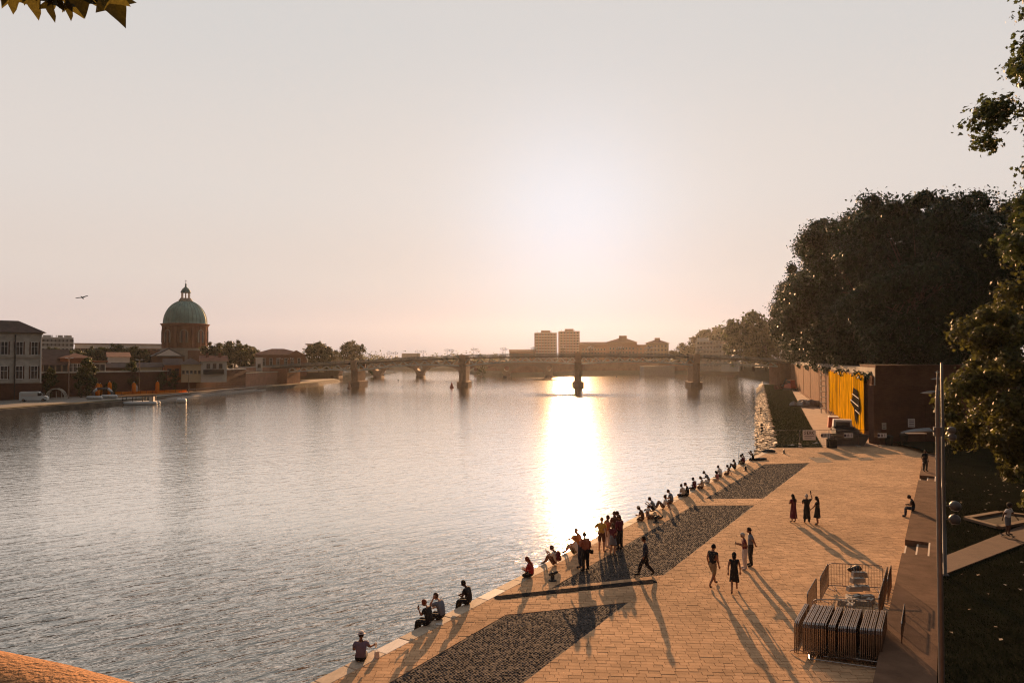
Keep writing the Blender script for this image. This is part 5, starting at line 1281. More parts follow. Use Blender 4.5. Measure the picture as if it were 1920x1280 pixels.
m_ = MB(); [m_.bx(-.18, .18, -.018, -.012, .12 + .2 * k, .18 + .2 * k) for k in range(3)]; m_.build('printing', M['ink'], t_, kind='stuff')
# dark utility cabinet, planters by the fence
t_ = thing('utility_box', 'dark grey box standing at the fence gap beside the dirt path', 'cabinet', (35.9, 76.9, 0)); MB().box((0, 0, .45), (.9, .7, .9)).build('body', M['kerb_dark'], t_); MB().box((0, 0, .93), (1.0, .8, .05)).build('lid', M['kerb_dark'], t_)
for i, x in enumerate((43.6, 45.3)):
    t_ = thing('waste_bin', ['round dark bin left at the foot of the bastion wall', 'taller dark bin at the foot of the bastion wall'][i], 'bin', (x, 79.2, 0)); MB().lathe([(.36, 0), (.42, .95 + .2 * i)], 14).build('body', M['kerb_dark'], t_); MB().lathe([(.46, .95 + .2 * i), (.46, 1.02 + .2 * i), (.2, 1.15 + .2 * i)], 14).build('lid', M['iron'], t_)
# open truck-like dark container trailer with rubble
def wheels(t_, pts, r, w=.22):
    for x, y in pts:
        wv = MB().tube([(x, y - w / 2, r), (x, y + w / 2, r)], r, 14).build('wheel', M['rubber'], t_); MB().tube([(x, y - w / 2 - .01, r), (x, y + w / 2 + .01, r)], r * .5, 8).build('rim', M['galv'], wv)
M['truck_dark'] = mat('truck_dark', (0.05, 0.05, 0.055), 0.5, 0.3, 1)
t_ = thing('tipper_truck', 'dark flatbed truck parked nose in beside the wall under the yellow sheeting', 'truck', (39.3, 80.2, 0), math.atan2(1, .353))
MB().bx(0, 6.2, -1.15, 1.15, .75, .95).build('chassis', M['truck_dark'], t_)
bdx = MB(); bdx.bx(.0, 4.3, -1.25, 1.25, .96, 1.05)
for y in (-1.25, 1.2): bdx.bx(0, 4.3, y, y + .06, 1.05, 1.65)
for x in (0, 4.25): bdx.bx(x, x + .06, -1.19, 1.2, 1.05, 1.65)
bdx.build('cargo_bed', M['truck_dark'], t_)
cb_ = MB(); cb_.add([(4.5, -1.1, .8), (6.2, -1.1, .8), (6.2, 1.1, .8), (4.5, 1.1, .8), (4.5, -1.0, 2.45), (5.7, -1.0, 2.45), (5.7, 1.0, 2.45), (4.5, 1.0, 2.45)], [(3, 2, 1, 0), (4, 5, 6, 7), (0, 1, 5, 4), (1, 2, 6, 5), (2, 3, 7, 6), (3, 0, 4, 7)]).build('cab', M['frame_white'], t_)
MB().bx(4.47, 4.5, -.8, .8, 1.55, 2.2).build('rear_window', M['glass'], t_)
MB().bx(.3, 3.9, -.9, .9, 1.05, 1.35).build('load', M['slate'], t_)
wheels(t_, [(1.0, -1.0), (1.0, 1.0), (5.2, -1.0), (5.2, 1.0)], .45)
t_ = thing('skip_container', 'open dark steel skip standing across the path behind the fence', 'skip', (36.8, 78.6, 0), 0)
m_ = MB(); m_.add([(.5, 0, 0), (3.6, 0, 0), (3.6, 1.7, 0), (.5, 1.7, 0), (0, -.1, 1.15), (4.2, -.1, 1.15), (4.2, 1.8, 1.15), (0, 1.8, 1.15)], [(3, 2, 1, 0), (0, 1, 5, 4), (1, 2, 6, 5), (2, 3, 7, 6), (3, 0, 4, 7)]); m_.build('body', M['truck_dark'], t_)
for a, b in (((0, -.1), (4.2, -.1)), ((4.2, -.1), (4.2, 1.8)), ((4.2, 1.8), (0, 1.8)), ((0, 1.8), (0, -.1))): MB().bar((*a, 1.17), (*b, 1.17), .1).build('rim_bar', M['iron'], t_)
MB().bx(.3, 3.9, .05, 1.65, .5, .9).build('fill', M['soil'], t_)
# machines on the path
def loader(label, p, rz, s, m0, boom=True):
    t_ = thing('small_loader', label, 'digger', p, rz, 'small machines on the dirt path'); t_.scale = (s, s, s)
    MB().box((0, 0, .75), (1.3, 2.0, .6), 0, 0, .9).build('body', M[m0], t_)
    MB().bx(-.5, .5, -.75, .25, 1.06, 1.9).build('cab', M[m0], t_); MB().bx(-.51, .51, -.70, .2, 1.35, 1.8).build('cab_window', M['glass'], t_)
    if boom: MB().bar((.2, .6, 1.0), (.3, 1.5, 2.1), .16).bar((.3, 1.5, 2.1), (.3, 2.2, 1.0), .13).box((.3, 2.25, .8), (.6, .4, .4)).build('boom', M['iron'], t_)
    for x in (-.65, .65):
        MB().bx(x - .16, x + .16, -1.05, 1.05, 0, .45).build('track', M['rubber'], t_)
loader('small red machine with a raised arm on the dirt path by the wall', (87.5, 215, 0), .3, 1.7, 'red_paint')
loader('dark machine parked on the dirt path before the red one', (76.5, 170, 0), -.3, 1.4, 'truck_dark', False)
loader('low dark machine nearest on the dirt path', (71.5, 150, 0), -.4, 1.25, 'kerb_dark', False)
t_ = thing('red_container', 'red machine cover standing behind the flatbed truck near the yellow sheeting', 'container', (46.0, 98, 0), 1.2); MB().box((0, 0, .9), (2.2, 1.5, 1.4), 0, 0, .85).build('body', M['red_paint'], t_); MB().box((0, 0, 1.68), (2.0, 1.3, .12)).build('lid', M['frame_white'], t_)
t_ = thing('brush_heap', 'reddish heap of scrub and debris on the strip near the bridge', 'heap', (88.2, 222, 0))
V = leaf_cloud(131, [(-2, 0, .5, 1.2), (0, .5, .8, 1.5), (2, 0, .6, 1.3), (3.4, .3, .4, .9)], 1800, .5, OVAL); M['rust_leaf'] = mat('rust_leaf', (.16, .05, .035), .8, .4, 2, island=.5)
link('twigs', np_mesh('twigs', V, None, M['rust_leaf']), t_, kind='stuff')
# boulders and bags on the lawn
M['boulder'] = mat('boulder', (0.26, 0.24, 0.22), 0.9, 0.25, 2, .4, 15)
bl_l = ['big pale boulder in the middle of the heap on the strip of lawn', 'boulder at the left end of the heap on the strip of lawn', 'low flat boulder in front of the heap on the strip of lawn', 'boulder behind the middle one of the lawn heap', 'round boulder right of the middle one of the lawn heap', 'dark boulder at the right end of the lawn heap']
for i, (dx, dy, s_, l) in enumerate(((0, 0, 1.15, bl_l[0]), (-3.6, .3, .9, bl_l[1]), (-2.3, -.9, .95, bl_l[2]), (-.9, 1.2, 1.1, bl_l[3]), (1.4, .2, 1.0, bl_l[4]), (3.0, .1, .8, bl_l[5]))):
    t_ = thing('boulder', l, 'boulder', (62.5 + dx * .95, 143 + dy * 1.4, s_ * .35), i, 'boulders heaped on the riverside lawn')
    r2 = np.random.default_rng(200 + i); b_ = MB().ball((0, 0, 0), (1.25 * s_, .95 * s_, .85 * s_), 9, 6)
    b_.v = [tuple(np.array(v) * (1 + .16 * math.sin(5.1 * v[0] + 3 * v[1] + i) + .10 * math.sin(7 * v[2] + i))) for v in b_.v]; b_.build('rock', M['boulder'], t_)
    MB().ball((.2, -.9 * s_, -.15), (.25, .2, .2), 6, 4).build('chip', M['boulder'], t_)
tag(MB().box((66.8, 142.5, .5), (1.6, 1.2, 1.1), .3, 0, .85).build('red_sack', M['red_paint']), 'red sack lying at the right end of the boulder heap', 'sack')
# rope with floats down the slope
for i, (Y0_, l) in enumerate(((98, 'dark rope with floats lying down the stone slope, the nearer one'), (131, 'dark rope with floats lying down the stone slope, the farther one'))):
    a = Vector((XR(Y0_) + .2, Y0_ - 2.5, WZ + .2)); b = Vector((XR(Y0_) + 2.9, Y0_ + 5, .35)); t_ = thing('float_rope', l, 'rope', a)
    MB().tube([(0, 0, 0), tuple((b - a) * .5 + Vector((0, 0, -.05))), tuple(b - a)], .05, 5).build('rope', M['rubber'], t_)
    for k in range(4): MB().ball(tuple((b - a) * (.15 + .22 * k) + Vector((0, 0, .08))), .2, 7, 5).build('float', M['rubber'], t_)
# litter by the fence: boards and a flat boat shaped tarp near the quay corner
M['litter'] = mat('litter_white', (0.55, 0.50, 0.45), 0.8, 0.1, 3)
for i, (px, py, l, a) in enumerate(((1484, 836, 'white crumpled plastic at the foot of the fence', .2), (1500, 834, 'small white litter at the foot of the fence by the dark box', 1.0), (1530, 832, 'pale board lying by the dark box at the fence', .1))):
    t_ = G(px, py); b_ = MB().ball((0, 0, .08), (.5, .16, .10), 8, 5); b_.v = [(x, y + .12 * math.sin(6 * x), z + .03 * math.sin(9 * x + y)) for x, y, z in b_.v]
    o = b_.build('litter', M['litter'], smooth=False); o.location = t_; o.rotation_euler.z = a; tag(o, l, 'litter')
o = MB().ball((0, 0, .1), (.95, .30, .14), 10, 6).build('dark_bag', M['plastic_black'], smooth=True); o.location = G(1424, 862); o.rotation_euler.z = .3; tag(o, 'flat dark bag lying on the quay corner behind the angler', 'bag')
o = MB().ball((0, 0, .1), (.75, .35, .2), 10, 6).build('dark_bag', M['plastic_black'], smooth=True); o.location = G(1441, 847); o.rotation_euler.z = -.2; tag(o, 'dark bag at the quay corner where the fence begins', 'bag')
# access covers in the paving
for i, (c, l) in enumerate(((((1515, 857), (1545, 857), (1562, 866), (1532, 867)), 'grey access cover set in the paving beyond the cobbled panel'), (((1606, 858), (1630, 857), (1640, 862), (1614, 863)), 'smaller grey access cover set in the paving towards the wall'))):
    q = [G(*p) for p in c]; t_ = thing('access_cover', l, 'access cover', q[0]); MB().prism([(p.x - q[0].x, p.y - q[0].y) for p in q], 0, .012).build('plate', M['asphalt'], t_)
    MB().tube([(.35, -.1, .012), (.5, -.1, .03), (.65, -.1, .012)], .015, 5).build('lifting_ring', M['iron'], t_)

# ------------------------------------------------------------------ vehicles
def vehicle(kind, label, p, rz, paint, L=4.3, W_=1.75, H=1.45, cat='car', name='parked_car'):
    t_ = thing(name, label, cat, p, rz)
    if kind == 'van': side = [(-L / 2, .35), (L / 2, .35), (L / 2, .95), (L / 2 - .25, 1.15), (L / 2 - .95, 1.30), (L / 2 - 1.75, H - .06), (L / 2 - 2.2, H), (-L / 2 + .15, H), (-L / 2, H - .2)]
    else: side = [(-L / 2, .30), (L / 2, .30), (L / 2, .72), (L / 2 - .2, .86), (L / 2 - 1.15, .96), (L / 2 - 1.85, H - .03), (L / 2 - 2.2, H), (-L / 2 + 1.0, H - .02), (-L / 2 + .3, 1.0), (-L / 2, .92)]
    n = len(side); b_ = MB(); V = []
    for y, ins in ((-W_ / 2, 0), (W_ / 2, 0)):
        for x, z in side:
            k = .14 if z > 1.2 else 0; V.append((x, y * (1 - k), z))
    b_.add(V, [tuple(range(n)), tuple(range(2 * n - 1, n - 1, -1))] + [(i, n + i, n + (i + 1) % n, (i + 1) % n) for i in range(n)]); b_.build('body', M[paint], t_)
    for s_ in (-1, 1):
        y = s_ * (W_ / 2 * .955)
        if kind == 'van':
            MB().bx(L / 2 - 1.95, L / 2 - 1.2, y - .04, y + .04, 1.32, H - .3).build('side_window', M['glass'], t_)
            MB().bx(-L / 2 + .3, L / 2 - 2.2, y - .035, y + .035, 1.25, H - .45).build('side_panel', M['slab_white'], t_)
        else: MB().bx(-L / 2 + .9, L / 2 - 1.75, y * .93 - .05, y * .93 + .05, .98, H - .18).build('side_window', M['glass'], t_)
        MB().ball((L / 2 - .05, s_ * W_ * .36, .72), (.08, .18, .1), 8, 5).build('headlight', M['globe'], t_)
        MB().bx(-L / 2 - .02, -L / 2 + .04, s_ * W_ * .42 - .08, s_ * W_ * .42 + .08, .7, 1.0).build('tail_light', M['red_paint'], t_)
    ws = (L / 2 - 1.15, H - .12, L / 2 - .72, 1.33) if kind == 'van' else (L / 2 - 1.8, H - .12, L / 2 - 1.2, 1.0)
    MB().add([(ws[0], -W_ * .38, ws[1]), (ws[0], W_ * .38, ws[1]), (ws[2], W_ * .44, ws[3]), (ws[2], -W_ * .44, ws[3])] + [(ws[0] - .5, -W_ * .38, ws[1] - .3), (ws[0] - .5, W_ * .38, ws[1] - .3)], [(3, 2, 1, 0), (0, 1, 5, 4)]).build('windscreen', M['glass'], t_)
    wheels(t_, [(L / 2 - .85, -W_ / 2 + .08), (L / 2 - .85, W_ / 2 - .08), (-L / 2 + .85, -W_ / 2 + .08), (-L / 2 + .85, W_ / 2 - .08)], .33)
    return t_
M['van_white'] = mat('van_white', (0.62, 0.66, 0.66), 0.35, 0.05, 1)
pv_ = G(64, 752, -.14); vehicle('van', 'white panel van parked on the left bank below the grey stone hall', pv_, .42, 'van_white', 5.6, 2.0, 2.3, 'van', 'panel_van')
s_ = bs_at(1381, -3.2); pc = BO + bd * s_ + bnr * -3.2 + Vector((0, 0, deck_z(s_) + .003))
vehicle('car', 'white car crossing the truss bridge right of the last pier', pc, BROT, 'van_white')
# ------------------------------------------------------------------ temporary beach on the left bank
M['banner_orange'] = mat('banner_orange', (0.85, 0.33, 0.025), 0.8, 0.10, 1, trans=.6)
M['banner_white'] = mat('banner_white', (0.75, 0.73, 0.70), 0.7, 0.08, 1, trans=.5)
M['inflatable'] = mat('inflatable_white', (0.55, 0.56, 0.56), 0.5, 0.08, 1)
def pillar(px, y, h, label):
    p = G(px, y, -.12); t_ = thing('inflatable_pillar', label, 'inflatable pillar', p, 0, 'orange pillars of the temporary beach')
    MB().lathe([(.50, 0), (.52, h * .3), (.50, h - .6), (.30, h - .1), (.12, h)], 12).build('tube', M['banner_orange'], t_, smooth=True)
    MB().lathe([(.12, h), (.10, h + .25), (.0, h + .3)], 8).build('tip', M['banner_white'], t_); MB().box((0, 0, .05), (1.3, 1.3, .1)).build('base', M['kerb_dark'], t_)
pillar(183, 742.5, 3.5, 'orange inflatable pillar left of the white arch, the front one')
pillar(188, 741, 3.2, 'orange inflatable pillar left of the white arch, the rear one')
pillar(205.5, 741, 3.7, 'orange inflatable pillar right behind the white arch')
pillar(251, 739.5, 3.4, 'orange inflatable pillar in the middle of the beach beside a white flag')
pillar(295, 738, 3.5, 'orange inflatable pillar at the right part of the beach')
def flag(px, y, h, label):
    p = G(px, y, -.12); t_ = thing('feather_flag', label, 'flag', p, 0, 'white feather flags of the temporary beach')
    MB().tube([(0, 0, 0), (0, 0, h * .7), (.12, 0, h * .93), (.35, 0, h)], .03, 5).build('pole', M['galv'], t_)
    MB().add([(0.02, 0, h * .2), (.55, 0, h * .28), (.62, .03, h * .75), (.38, 0, h), (.1, 0, h * .9), (0.02, 0, h * .7)], [(0, 1, 2, 3, 4, 5)]).build('cloth', M['banner_white'], t_)
flag(164, 735, 2.9, 'white feather flag left of the inflatable arch'); flag(254, 739.3, 2.8, 'white feather flag against the middle orange pillar')
# inflatable arch
p = G(193, 745.5, -.12); t_ = thing('inflatable_arch', 'grey and white inflatable arch at the water edge of the beach', 'inflatable arch', p, .35)
arc = [(-2.2, 0, 0), (-2.1, 0, 1.6), (-1.3, 0, 2.35), (1.1, 0, 2.35), (2.0, 0, 1.5), (2.1, 0, 0)]
for i in range(5): MB().tube([arc[i], arc[i + 1]], .32, 8).build('tube_section', M['inflatable' if i in (1, 3) else 'slate'], t_, smooth=True)
for i, (px, y, L, r_, l) in enumerate(((177, 748.5, 3.6, .42, 'pale inflatable tube lying left before the arch'), (205, 746.5, 3.9, .48, 'pale inflatable tube lying right before the arch'))):
    t_ = thing('inflatable_tube', l, 'inflatable tube', G(px, y, -.1) + Vector((0, 0, r_)), .15 - .1 * i, 'inflatable tubes at the water edge')
    MB().tube([(-L / 2, 0, 0), (-L / 2 + .2, 0, 0), (L / 2 - .2, 0, 0), (L / 2, 0, 0)], [r_ * .6, r_, r_, r_ * .6], 10).build('tube', M['inflatable'], t_, smooth=True); MB().tube([(0, -r_ - .02, 0), (.1, -r_ - .02, 0)], .08, 6).build('valve', M['kerb_dark'], t_)
# low banner fence and metal fence
a, b = G(112, 742, -.13), G(178, 740, -.13); d = b - a; t_ = thing('banner_fence', 'low white and pink banner fence behind the beach', 'fence', a, math.atan2(d.y, d.x))
n = 8
for k in range(n): MB().bx(d.length * k / n + .04, d.length * (k + 1) / n - .04, -.03, .03, .25, 1.15).build('banner', M['banner_white'], t_)
for k in range(n + 1): MB().tube([(d.length * k / n, 0, 0), (d.length * k / n, 0, 1.2)], .04, 5).build('post', M['galv'], t_)
a, b = G(216, 741, -.13), G(350, 735.5, -.13); d = b - a; t_ = thing('orange_fence', 'long low orange netting fence around the temporary beach', 'fence', a, math.atan2(d.y, d.x))
n = 12
for k in range(n): MB().bx(d.length * k / n + .05, d.length * (k + 1) / n - .05, -.02, .02, .1, .95).build('netting', M['banner_orange'], t_)
for k in range(n + 1): MB().tube([(d.length * k / n, 0, 0), (d.length * k / n, 0, 1.15)], .05, 5).build('post', M['galv'], t_)
a, b = G(353, 738, -.13), G(500, 727, -.13); d = b - a; t_ = thing('railing_fence', 'grey bar railing along the quay right of the orange fence', 'railing', a, math.atan2(d.y, d.x))
m_ = MB(); [m_.bar((k * .45, 0, 0), (k * .45, 0, 1.3), .05) for k in range(int(d.length / .45))]; m_.build('bars', M['galv'], t_, kind='stuff')
for z in (.2, 1.3): MB().bar((0, 0, z), (d.length, 0, z), .07).build('rail', M['galv'], t_)
# green playground frame beside the van
p = G(103, 748, -.13); t_ = thing('climbing_frame', 'green and grey arched climbing frame beside the white van', 'climbing frame', p, .3)
for k in range(3): MB().tube([(2.2 * math.cos(R(a)), .9 * k, 2.6 * math.sin(R(a))) for a in range(0, 181, 20)], .09, 5).build('arch', M['stone_grey'], t_)
MB().add([(1.9 * math.cos(R(a)), y, 2.62 * math.sin(R(a)) + .05) for a in range(50, 131, 20) for y in (0, 1.8)], [(2 * i, 2 * i + 1, 2 * i + 3, 2 * i + 2) for i in range(4)]).build('canopy', M['leaf_olive'], t_)
for x in (-1.5, 0, 1.2): MB().tube([(x, .9, 0), (x, .9, 2.0)], .08, 5).build('post', M['stone_grey'], t_)
# street lamps of the left bank
for i, (px, yb, yt, l) in enumerate(((128.5, 747, 671, 'tall thin lamp post left of the white banner flag'), (168, 741, 680, 'thin lamp post right beside the white banner flag'), (260.5, 739, 674, 'thin lamp post near the middle orange pillar'), (353.5, 736, 700, 'thin lamp post at the right end of the orange fence'))):
    p = G(px, yb, -.13); h = D(px, yt, p.y).z; t_ = thing('lamp_post', l, 'street lamp', p, 0, 'thin lamp posts along the left bank')
    MB().tube([(0, 0, 0), (0, 0, h)], [.14, .08], 6).build('pole', M['galv'], t_)
    for s_ in (-1, 1): MB().tube([(0, 0, h - .1), (s_ * .5, 0, h + .1)], .05, 4).ball((s_ * .75, 0, h + .12), (.4, .16, .09), 8, 4).build('lamp_head', M['globe'], t_)
# floating pontoon and buoys
p = G(262, 758, WZ); t_ = thing('floating_pontoon', 'white floating pontoon with dark posts moored off the left bank', 'pontoon', p, .22)
for y in (-1.3, 1.3): MB().tube([(-4.2, y, .1), (-4.0, y, .25), (4.0, y, .25), (4.2, y, .1)], [.25, .5, .5, .25], 10).build('float_tube', M['inflatable'], t_, smooth=True)
MB().bx(-3.6, 3.6, -1.4, 1.4, .6, .78).build('deck', M['plaster_white'], t_)
for x in (-3.4, -1.2, 1.0, 3.2):
    for y in (-1.25, 1.25): MB().bx(x - .08, x + .08, y - .08, y + .08, .78, 2.0).build('post', M['slate'], t_)
for y in (-1.25, 1.25): MB().bar((-3.5, y, 1.95), (3.4, y, 1.95), .16).build('rail', M['slate'], t_)
MB().bx(2.3, 3.2, -.6, .6, .78, 1.9).build('locker', M['plaster_white'], t_)
p = G(340.5, 755, WZ); t_ = thing('water_float', 'white drum shaped float on the water right of the pontoon', 'float', p, .1)
MB().tube([(-1.1, 0, .45), (-.9, 0, .45), (.9, 0, .45), (1.1, 0, .45)], [.45, .72, .72, .45], 12).build('drum', M['inflatable'], t_, smooth=True); MB().tube([(0, 0, 1.1), (0, 0, 1.35)], .07, 5).build('ring', M['kerb_dark'], t_)
for i, (px, y, l) in enumerate(((847, 727, 'pointed red buoy left of the second bridge pier'), (655, 728, 'pointed pale buoy at the foot of the first bridge pier'))):
    p = G(px, y, WZ); t_ = thing('river_buoy', l, 'buoy', p, 0, 'pointed buoys before the bridge piers'); k = .8
    MB().lathe([(1.0 * k, -.3), (1.0 * k, .35), (.8 * k, .55), (.35 * k, 1.6), (.12 * k, 2.2)], 12).build('cone', M['red_paint' if i == 0 else 'rose'], t_, smooth=True); MB().tube([(0, 0, 1.7), (0, 0, 2.3)], .05, 5).build('mast', M['iron'], t_)
for i, (px, y) in enumerate(((747, 713), (1022, 708), (1156, 706))):
    o = MB().ball((0, 0, .15), .4, 8, 6).build('float_ball', M['iron'], smooth=True); o.location = G(px, y, WZ); tag(o, ['small dark float far out left of the second pier', 'small dark float before the third pier', 'small dark float right of the third pier'][i], 'float', 'small dark floats on the river')
# bird
t_ = thing('bird', 'small dark bird gliding over the left bank with its wings spread', 'bird', D(154, 558, 60)); b_ = MB()
b_.tube([(-.22, 0, .02), (-.08, 0, .03), (.1, 0, .02), (.2, 0, .03), (.26, 0, .02)], [.01, .045, .05, .035, .005], 7)
t_.rotation_euler = (R(20), R(35), R(-20)); b_.build('body', M['rubber'], t_)
for s_ in (-1, 1): MB().add([(.08, s_ * .03, .03), (-.06, s_ * .03, .03), (-.03, s_ * .30, .10), (.10, s_ * .28, .11), (-.10, s_ * .55, .04), (.0, s_ * .52, .05)], [(0, 1, 2, 3), (3, 2, 4, 5)]).build('wing', M['rubber'], t_)
# ------------------------------------------------------------------ people
def cmat(name, c, var=.15): 
    if name not in M: M[name] = mat(name, c, .85, var, 9)
    return M[name]
SKIN = {'a': cmat('skin_fair', (.42, .23, .15)), 'b': cmat('skin_tan', (.26, .13, .08)), 'c': cmat('skin_dark', (.09, .045, .03))}
CL = dict(black=(.02, .02, .022), navy=(.025, .032, .055), grey=(.17, .18, .20), bluegrey=(.13, .155, .20), white=(.66, .64, .62), cream=(.52, .45, .36), red=(.30, .03, .03), maroon=(.12, .025, .035), brown=(.13, .065, .04), orange=(.45, .17, .04), rust=(.28, .09, .05), khaki=(.24, .19, .12), denim=(.06, .085, .14), purple=(.14, .11, .16), green=(.05, .07, .04), pale=(.50, .44, .42), yellow=(.55, .33, .06), pink=(.34, .13, .13))
HAIRC = dict(dark=(.015, .011, .009), brown=(.07, .035, .018), fair=(.30, .18, .08), grey=(.42, .40, .38), red=(.17, .045, .02))
def clm(k): return cmat('cloth_' + k, CL[k])
def hrm(k): return cmat('hair_' + k, HAIRC[k])
# poses: joints in metres for a 1.75 m person, facing +Y, standing or sitting on z = 0
def P_stand(arm_l='down', arm_r='down', legs='stand', lean=0.0):
    J = dict(pelvis=(0, 0, .95), waist=(0, .0, 1.10), chest=(0, lean * .5, 1.30), neck0=(0, lean, 1.47), neck1=(0, lean + .025, 1.56), head=(0, lean + .05, 1.635))
    for s_, n in ((-1, 'l'), (1, 'r')):
        J['hip' + n] = (s_ * .10, 0, .90); J['sho' + n] = (s_ * .175, lean * .9, 1.42)
        f_ = {'stand': 0, 'walk': (.30 if n == 'l' else -.28), 'walk2': (-.28 if n == 'l' else .30)}[legs]
        if f_ > 0: J['knee' + n] = (s_ * .10, .24, .52); J['ank' + n] = (s_ * .10, .33, .09); J['toe' + n] = (s_ * .11, .52, .07)
        elif f_ < 0: J['knee' + n] = (s_ * .10, -.04, .49); J['ank' + n] = (s_ * .10, -.36, .15); J['toe' + n] = (s_ * .11, -.24, .03)
        else: J['knee' + n] = (s_ * .115, .03, .50); J['ank' + n] = (s_ * .125, -.02, .09); J['toe' + n] = (s_ * .15, .17, .03)
        a = arm_l if n == 'l' else arm_r; sy = J['sho' + n][1]
        el, wr = {'down': ((s_ * .25, sy - .04, 1.14), (s_ * .25, sy + .06, .90)), 'phone': ((s_ * .23, sy + .02, 1.15), (s_ * .08, sy + .30, 1.22)), 'up': ((s_ * .32, sy + .14, 1.50), (s_ * .26, sy + .30, 1.74)),
                  'swing': ((s_ * .25, sy + .10, 1.15), (s_ * .24, sy + .28, .97)), 'swingb': ((s_ * .25, sy - .14, 1.16), (s_ * .25, sy - .20, .92)), 'fold': ((s_ * .25, sy + .06, 1.17), (-s_ * .02, sy + .20, 1.20)), 'hip': ((s_ * .36, sy - .08, 1.18), (s_ * .20, sy + .02, .98)),
                  'back': ((s_ * .26, sy - .14, 1.16), (s_ * .06, sy - .22, .98)), 'reach': ((s_ * .22, sy + .24, 1.30), (s_ * .20, sy + .46, 1.18)), 'low': ((s_ * .24, sy + .16, 1.16), (s_ * .2, sy + .34, .98))}[a]
        J['elb' + n], J['wri' + n] = el, wr
    return J
def P_sit(legs='dangle', arm_l='lap', arm_r='lap', lean=.10):
    z0 = .12
    J = dict(pelvis=(0, 0, z0), waist=(0, lean * .2 - .03, z0 + .17), chest=(0, lean * .6, z0 + .37), neck0=(0, lean * 1.15, z0 + .54), neck1=(0, lean * 1.35 + .045, z0 + .615), head=(0, lean * 1.45 + .10, z0 + .685))
    for s_, n in ((-1, 'l'), (1, 'r')):
        J['hip' + n] = (s_ * .10, .03, z0 - .02); J['sho' + n] = (s_ * .175, lean * 1.05, z0 + .49)
        L = {'dangle': ((s_ * .12, .44, z0 + .0), (s_ * .12, .52, -.34), (s_ * .13, .70, -.40)), 'cross': ((s_ * .34, .28, .14), (-s_ * .06, .36, .07), (-s_ * .20, .36, .05)), 'up': ((s_ * .13, .34, .50), (s_ * .12, .52, .09), (s_ * .13, .70, .04)),
             'long': ((s_ * .11, .46, .16), (s_ * .12, .88, .08), (s_ * .14, .92, .22)), 'bench': ((s_ * .12, .44, z0 + .01), (s_ * .12, .46, -.37), (s_ * .13, .64, -.42))}[legs]
        J['knee' + n], J['ank' + n], J['toe' + n] = L
        a = arm_l if n == 'l' else arm_r; sy = J['sho' + n][1]; sz = J['sho' + n][2]
        el, wr = {'lap': ((s_ * .25, sy + .06, sz - .26), (s_ * .10, sy + .26, sz - .28)), 'knee': ((s_ * .24, sy + .14, sz - .22), (s_ * .15, sy + .36, sz - .12)), 'phone': ((s_ * .22, sy + .12, sz - .22), (s_ * .08, sy + .32, sz - .05)), 'back': ((s_ * .27, sy - .14, sz - .25), (s_ * .30, sy - .24, .06)),
                  'head': ((s_ * .24, sy + .26, sz - .12), (s_ * .10, sy + .16, sz + .18)), 'side': ((s_ * .28, sy - .02, sz - .26), (s_ * .38, sy + .06, .08)), 'rod': ((s_ * .24, sy + .12, sz - .10), (s_ * .12, sy + .30, sz + .14)), 'out': ((s_ * .30, sy + .10, sz - .2), (s_ * .42, sy + .26, sz - .2))}[a]
        J['elb' + n], J['wri' + n] = el, wr
    return J
CH = [('pelvis', 'waist'), ('waist', 'chest'), ('chest', 'neck0'), ('neck0', 'neck1'), ('neck1', 'head')]
for n in 'lr': CH += [('pelvis', 'hip' + n), ('hip' + n, 'knee' + n), ('knee' + n, 'ank' + n), ('ank' + n, 'toe' + n), ('chest', 'sho' + n), ('sho' + n, 'elb' + n), ('elb' + n, 'wri' + n)]
RAD = dict(pelvis=.150, waist=.140, chest=.158, neck0=.075, neck1=.054, head=.05)
for n in 'lr': RAD.update({'hip' + n: .112, 'knee' + n: .072, 'ank' + n: .048, 'toe' + n: .042, 'sho' + n: .082, 'elb' + n: .052, 'wri' + n: .034})
PEOPLE = []
def hand(b_, wr, elb, grip):
    wr, elb = Vector(wr), Vector(elb); d = (wr - elb).normalized(); sd = d.cross(Vector((0, 0, 1)))
    sd = sd.normalized() if sd.length > .1 else Vector((1, 0, 0)); nn = sd.cross(d)
    pe = wr + d * .085
    b_.tube([wr - d * .02, wr + d * .04, pe], [.028, .036, .034], 7, 0)
    for i, L in enumerate((.068, .078, .072, .055)):
        o = pe + sd * (.026 - .0175 * i) - d * .01; c = (.9 if grip else .3)
        b_.tube([o, o + d * L * .5 - nn * L * .18 * c, o + d * L * (.9 - .35 * c) - nn * L * .55 * c], [.0095, .009, .007], 5, 0)
    o = wr + d * .03 + sd * .03; b_.tube([o, o + d * .03 + sd * .022, o + d * .06 + sd * .018 - nn * .015], [.011, .010, .008], 5, 0)
def person(label, p, face, J, h=1.75, skin='a', top='black', bot='black', shoe='black', hair='dark', hstyle='short', sleeve='short', leg='long', dress=None, fem=False, grip=False, turn=0.0, group=None, hat=None):
    PEOPLE.append(dict(label=label, p=p, face=face, J=J, s=h / 1.75, skin=skin, top=top, bot=bot, shoe=shoe, hair=hair, hstyle=hstyle, sleeve=sleeve, leg=leg, dress=dress, fem=fem, grip=grip, turn=turn, group=group, hat=hat))
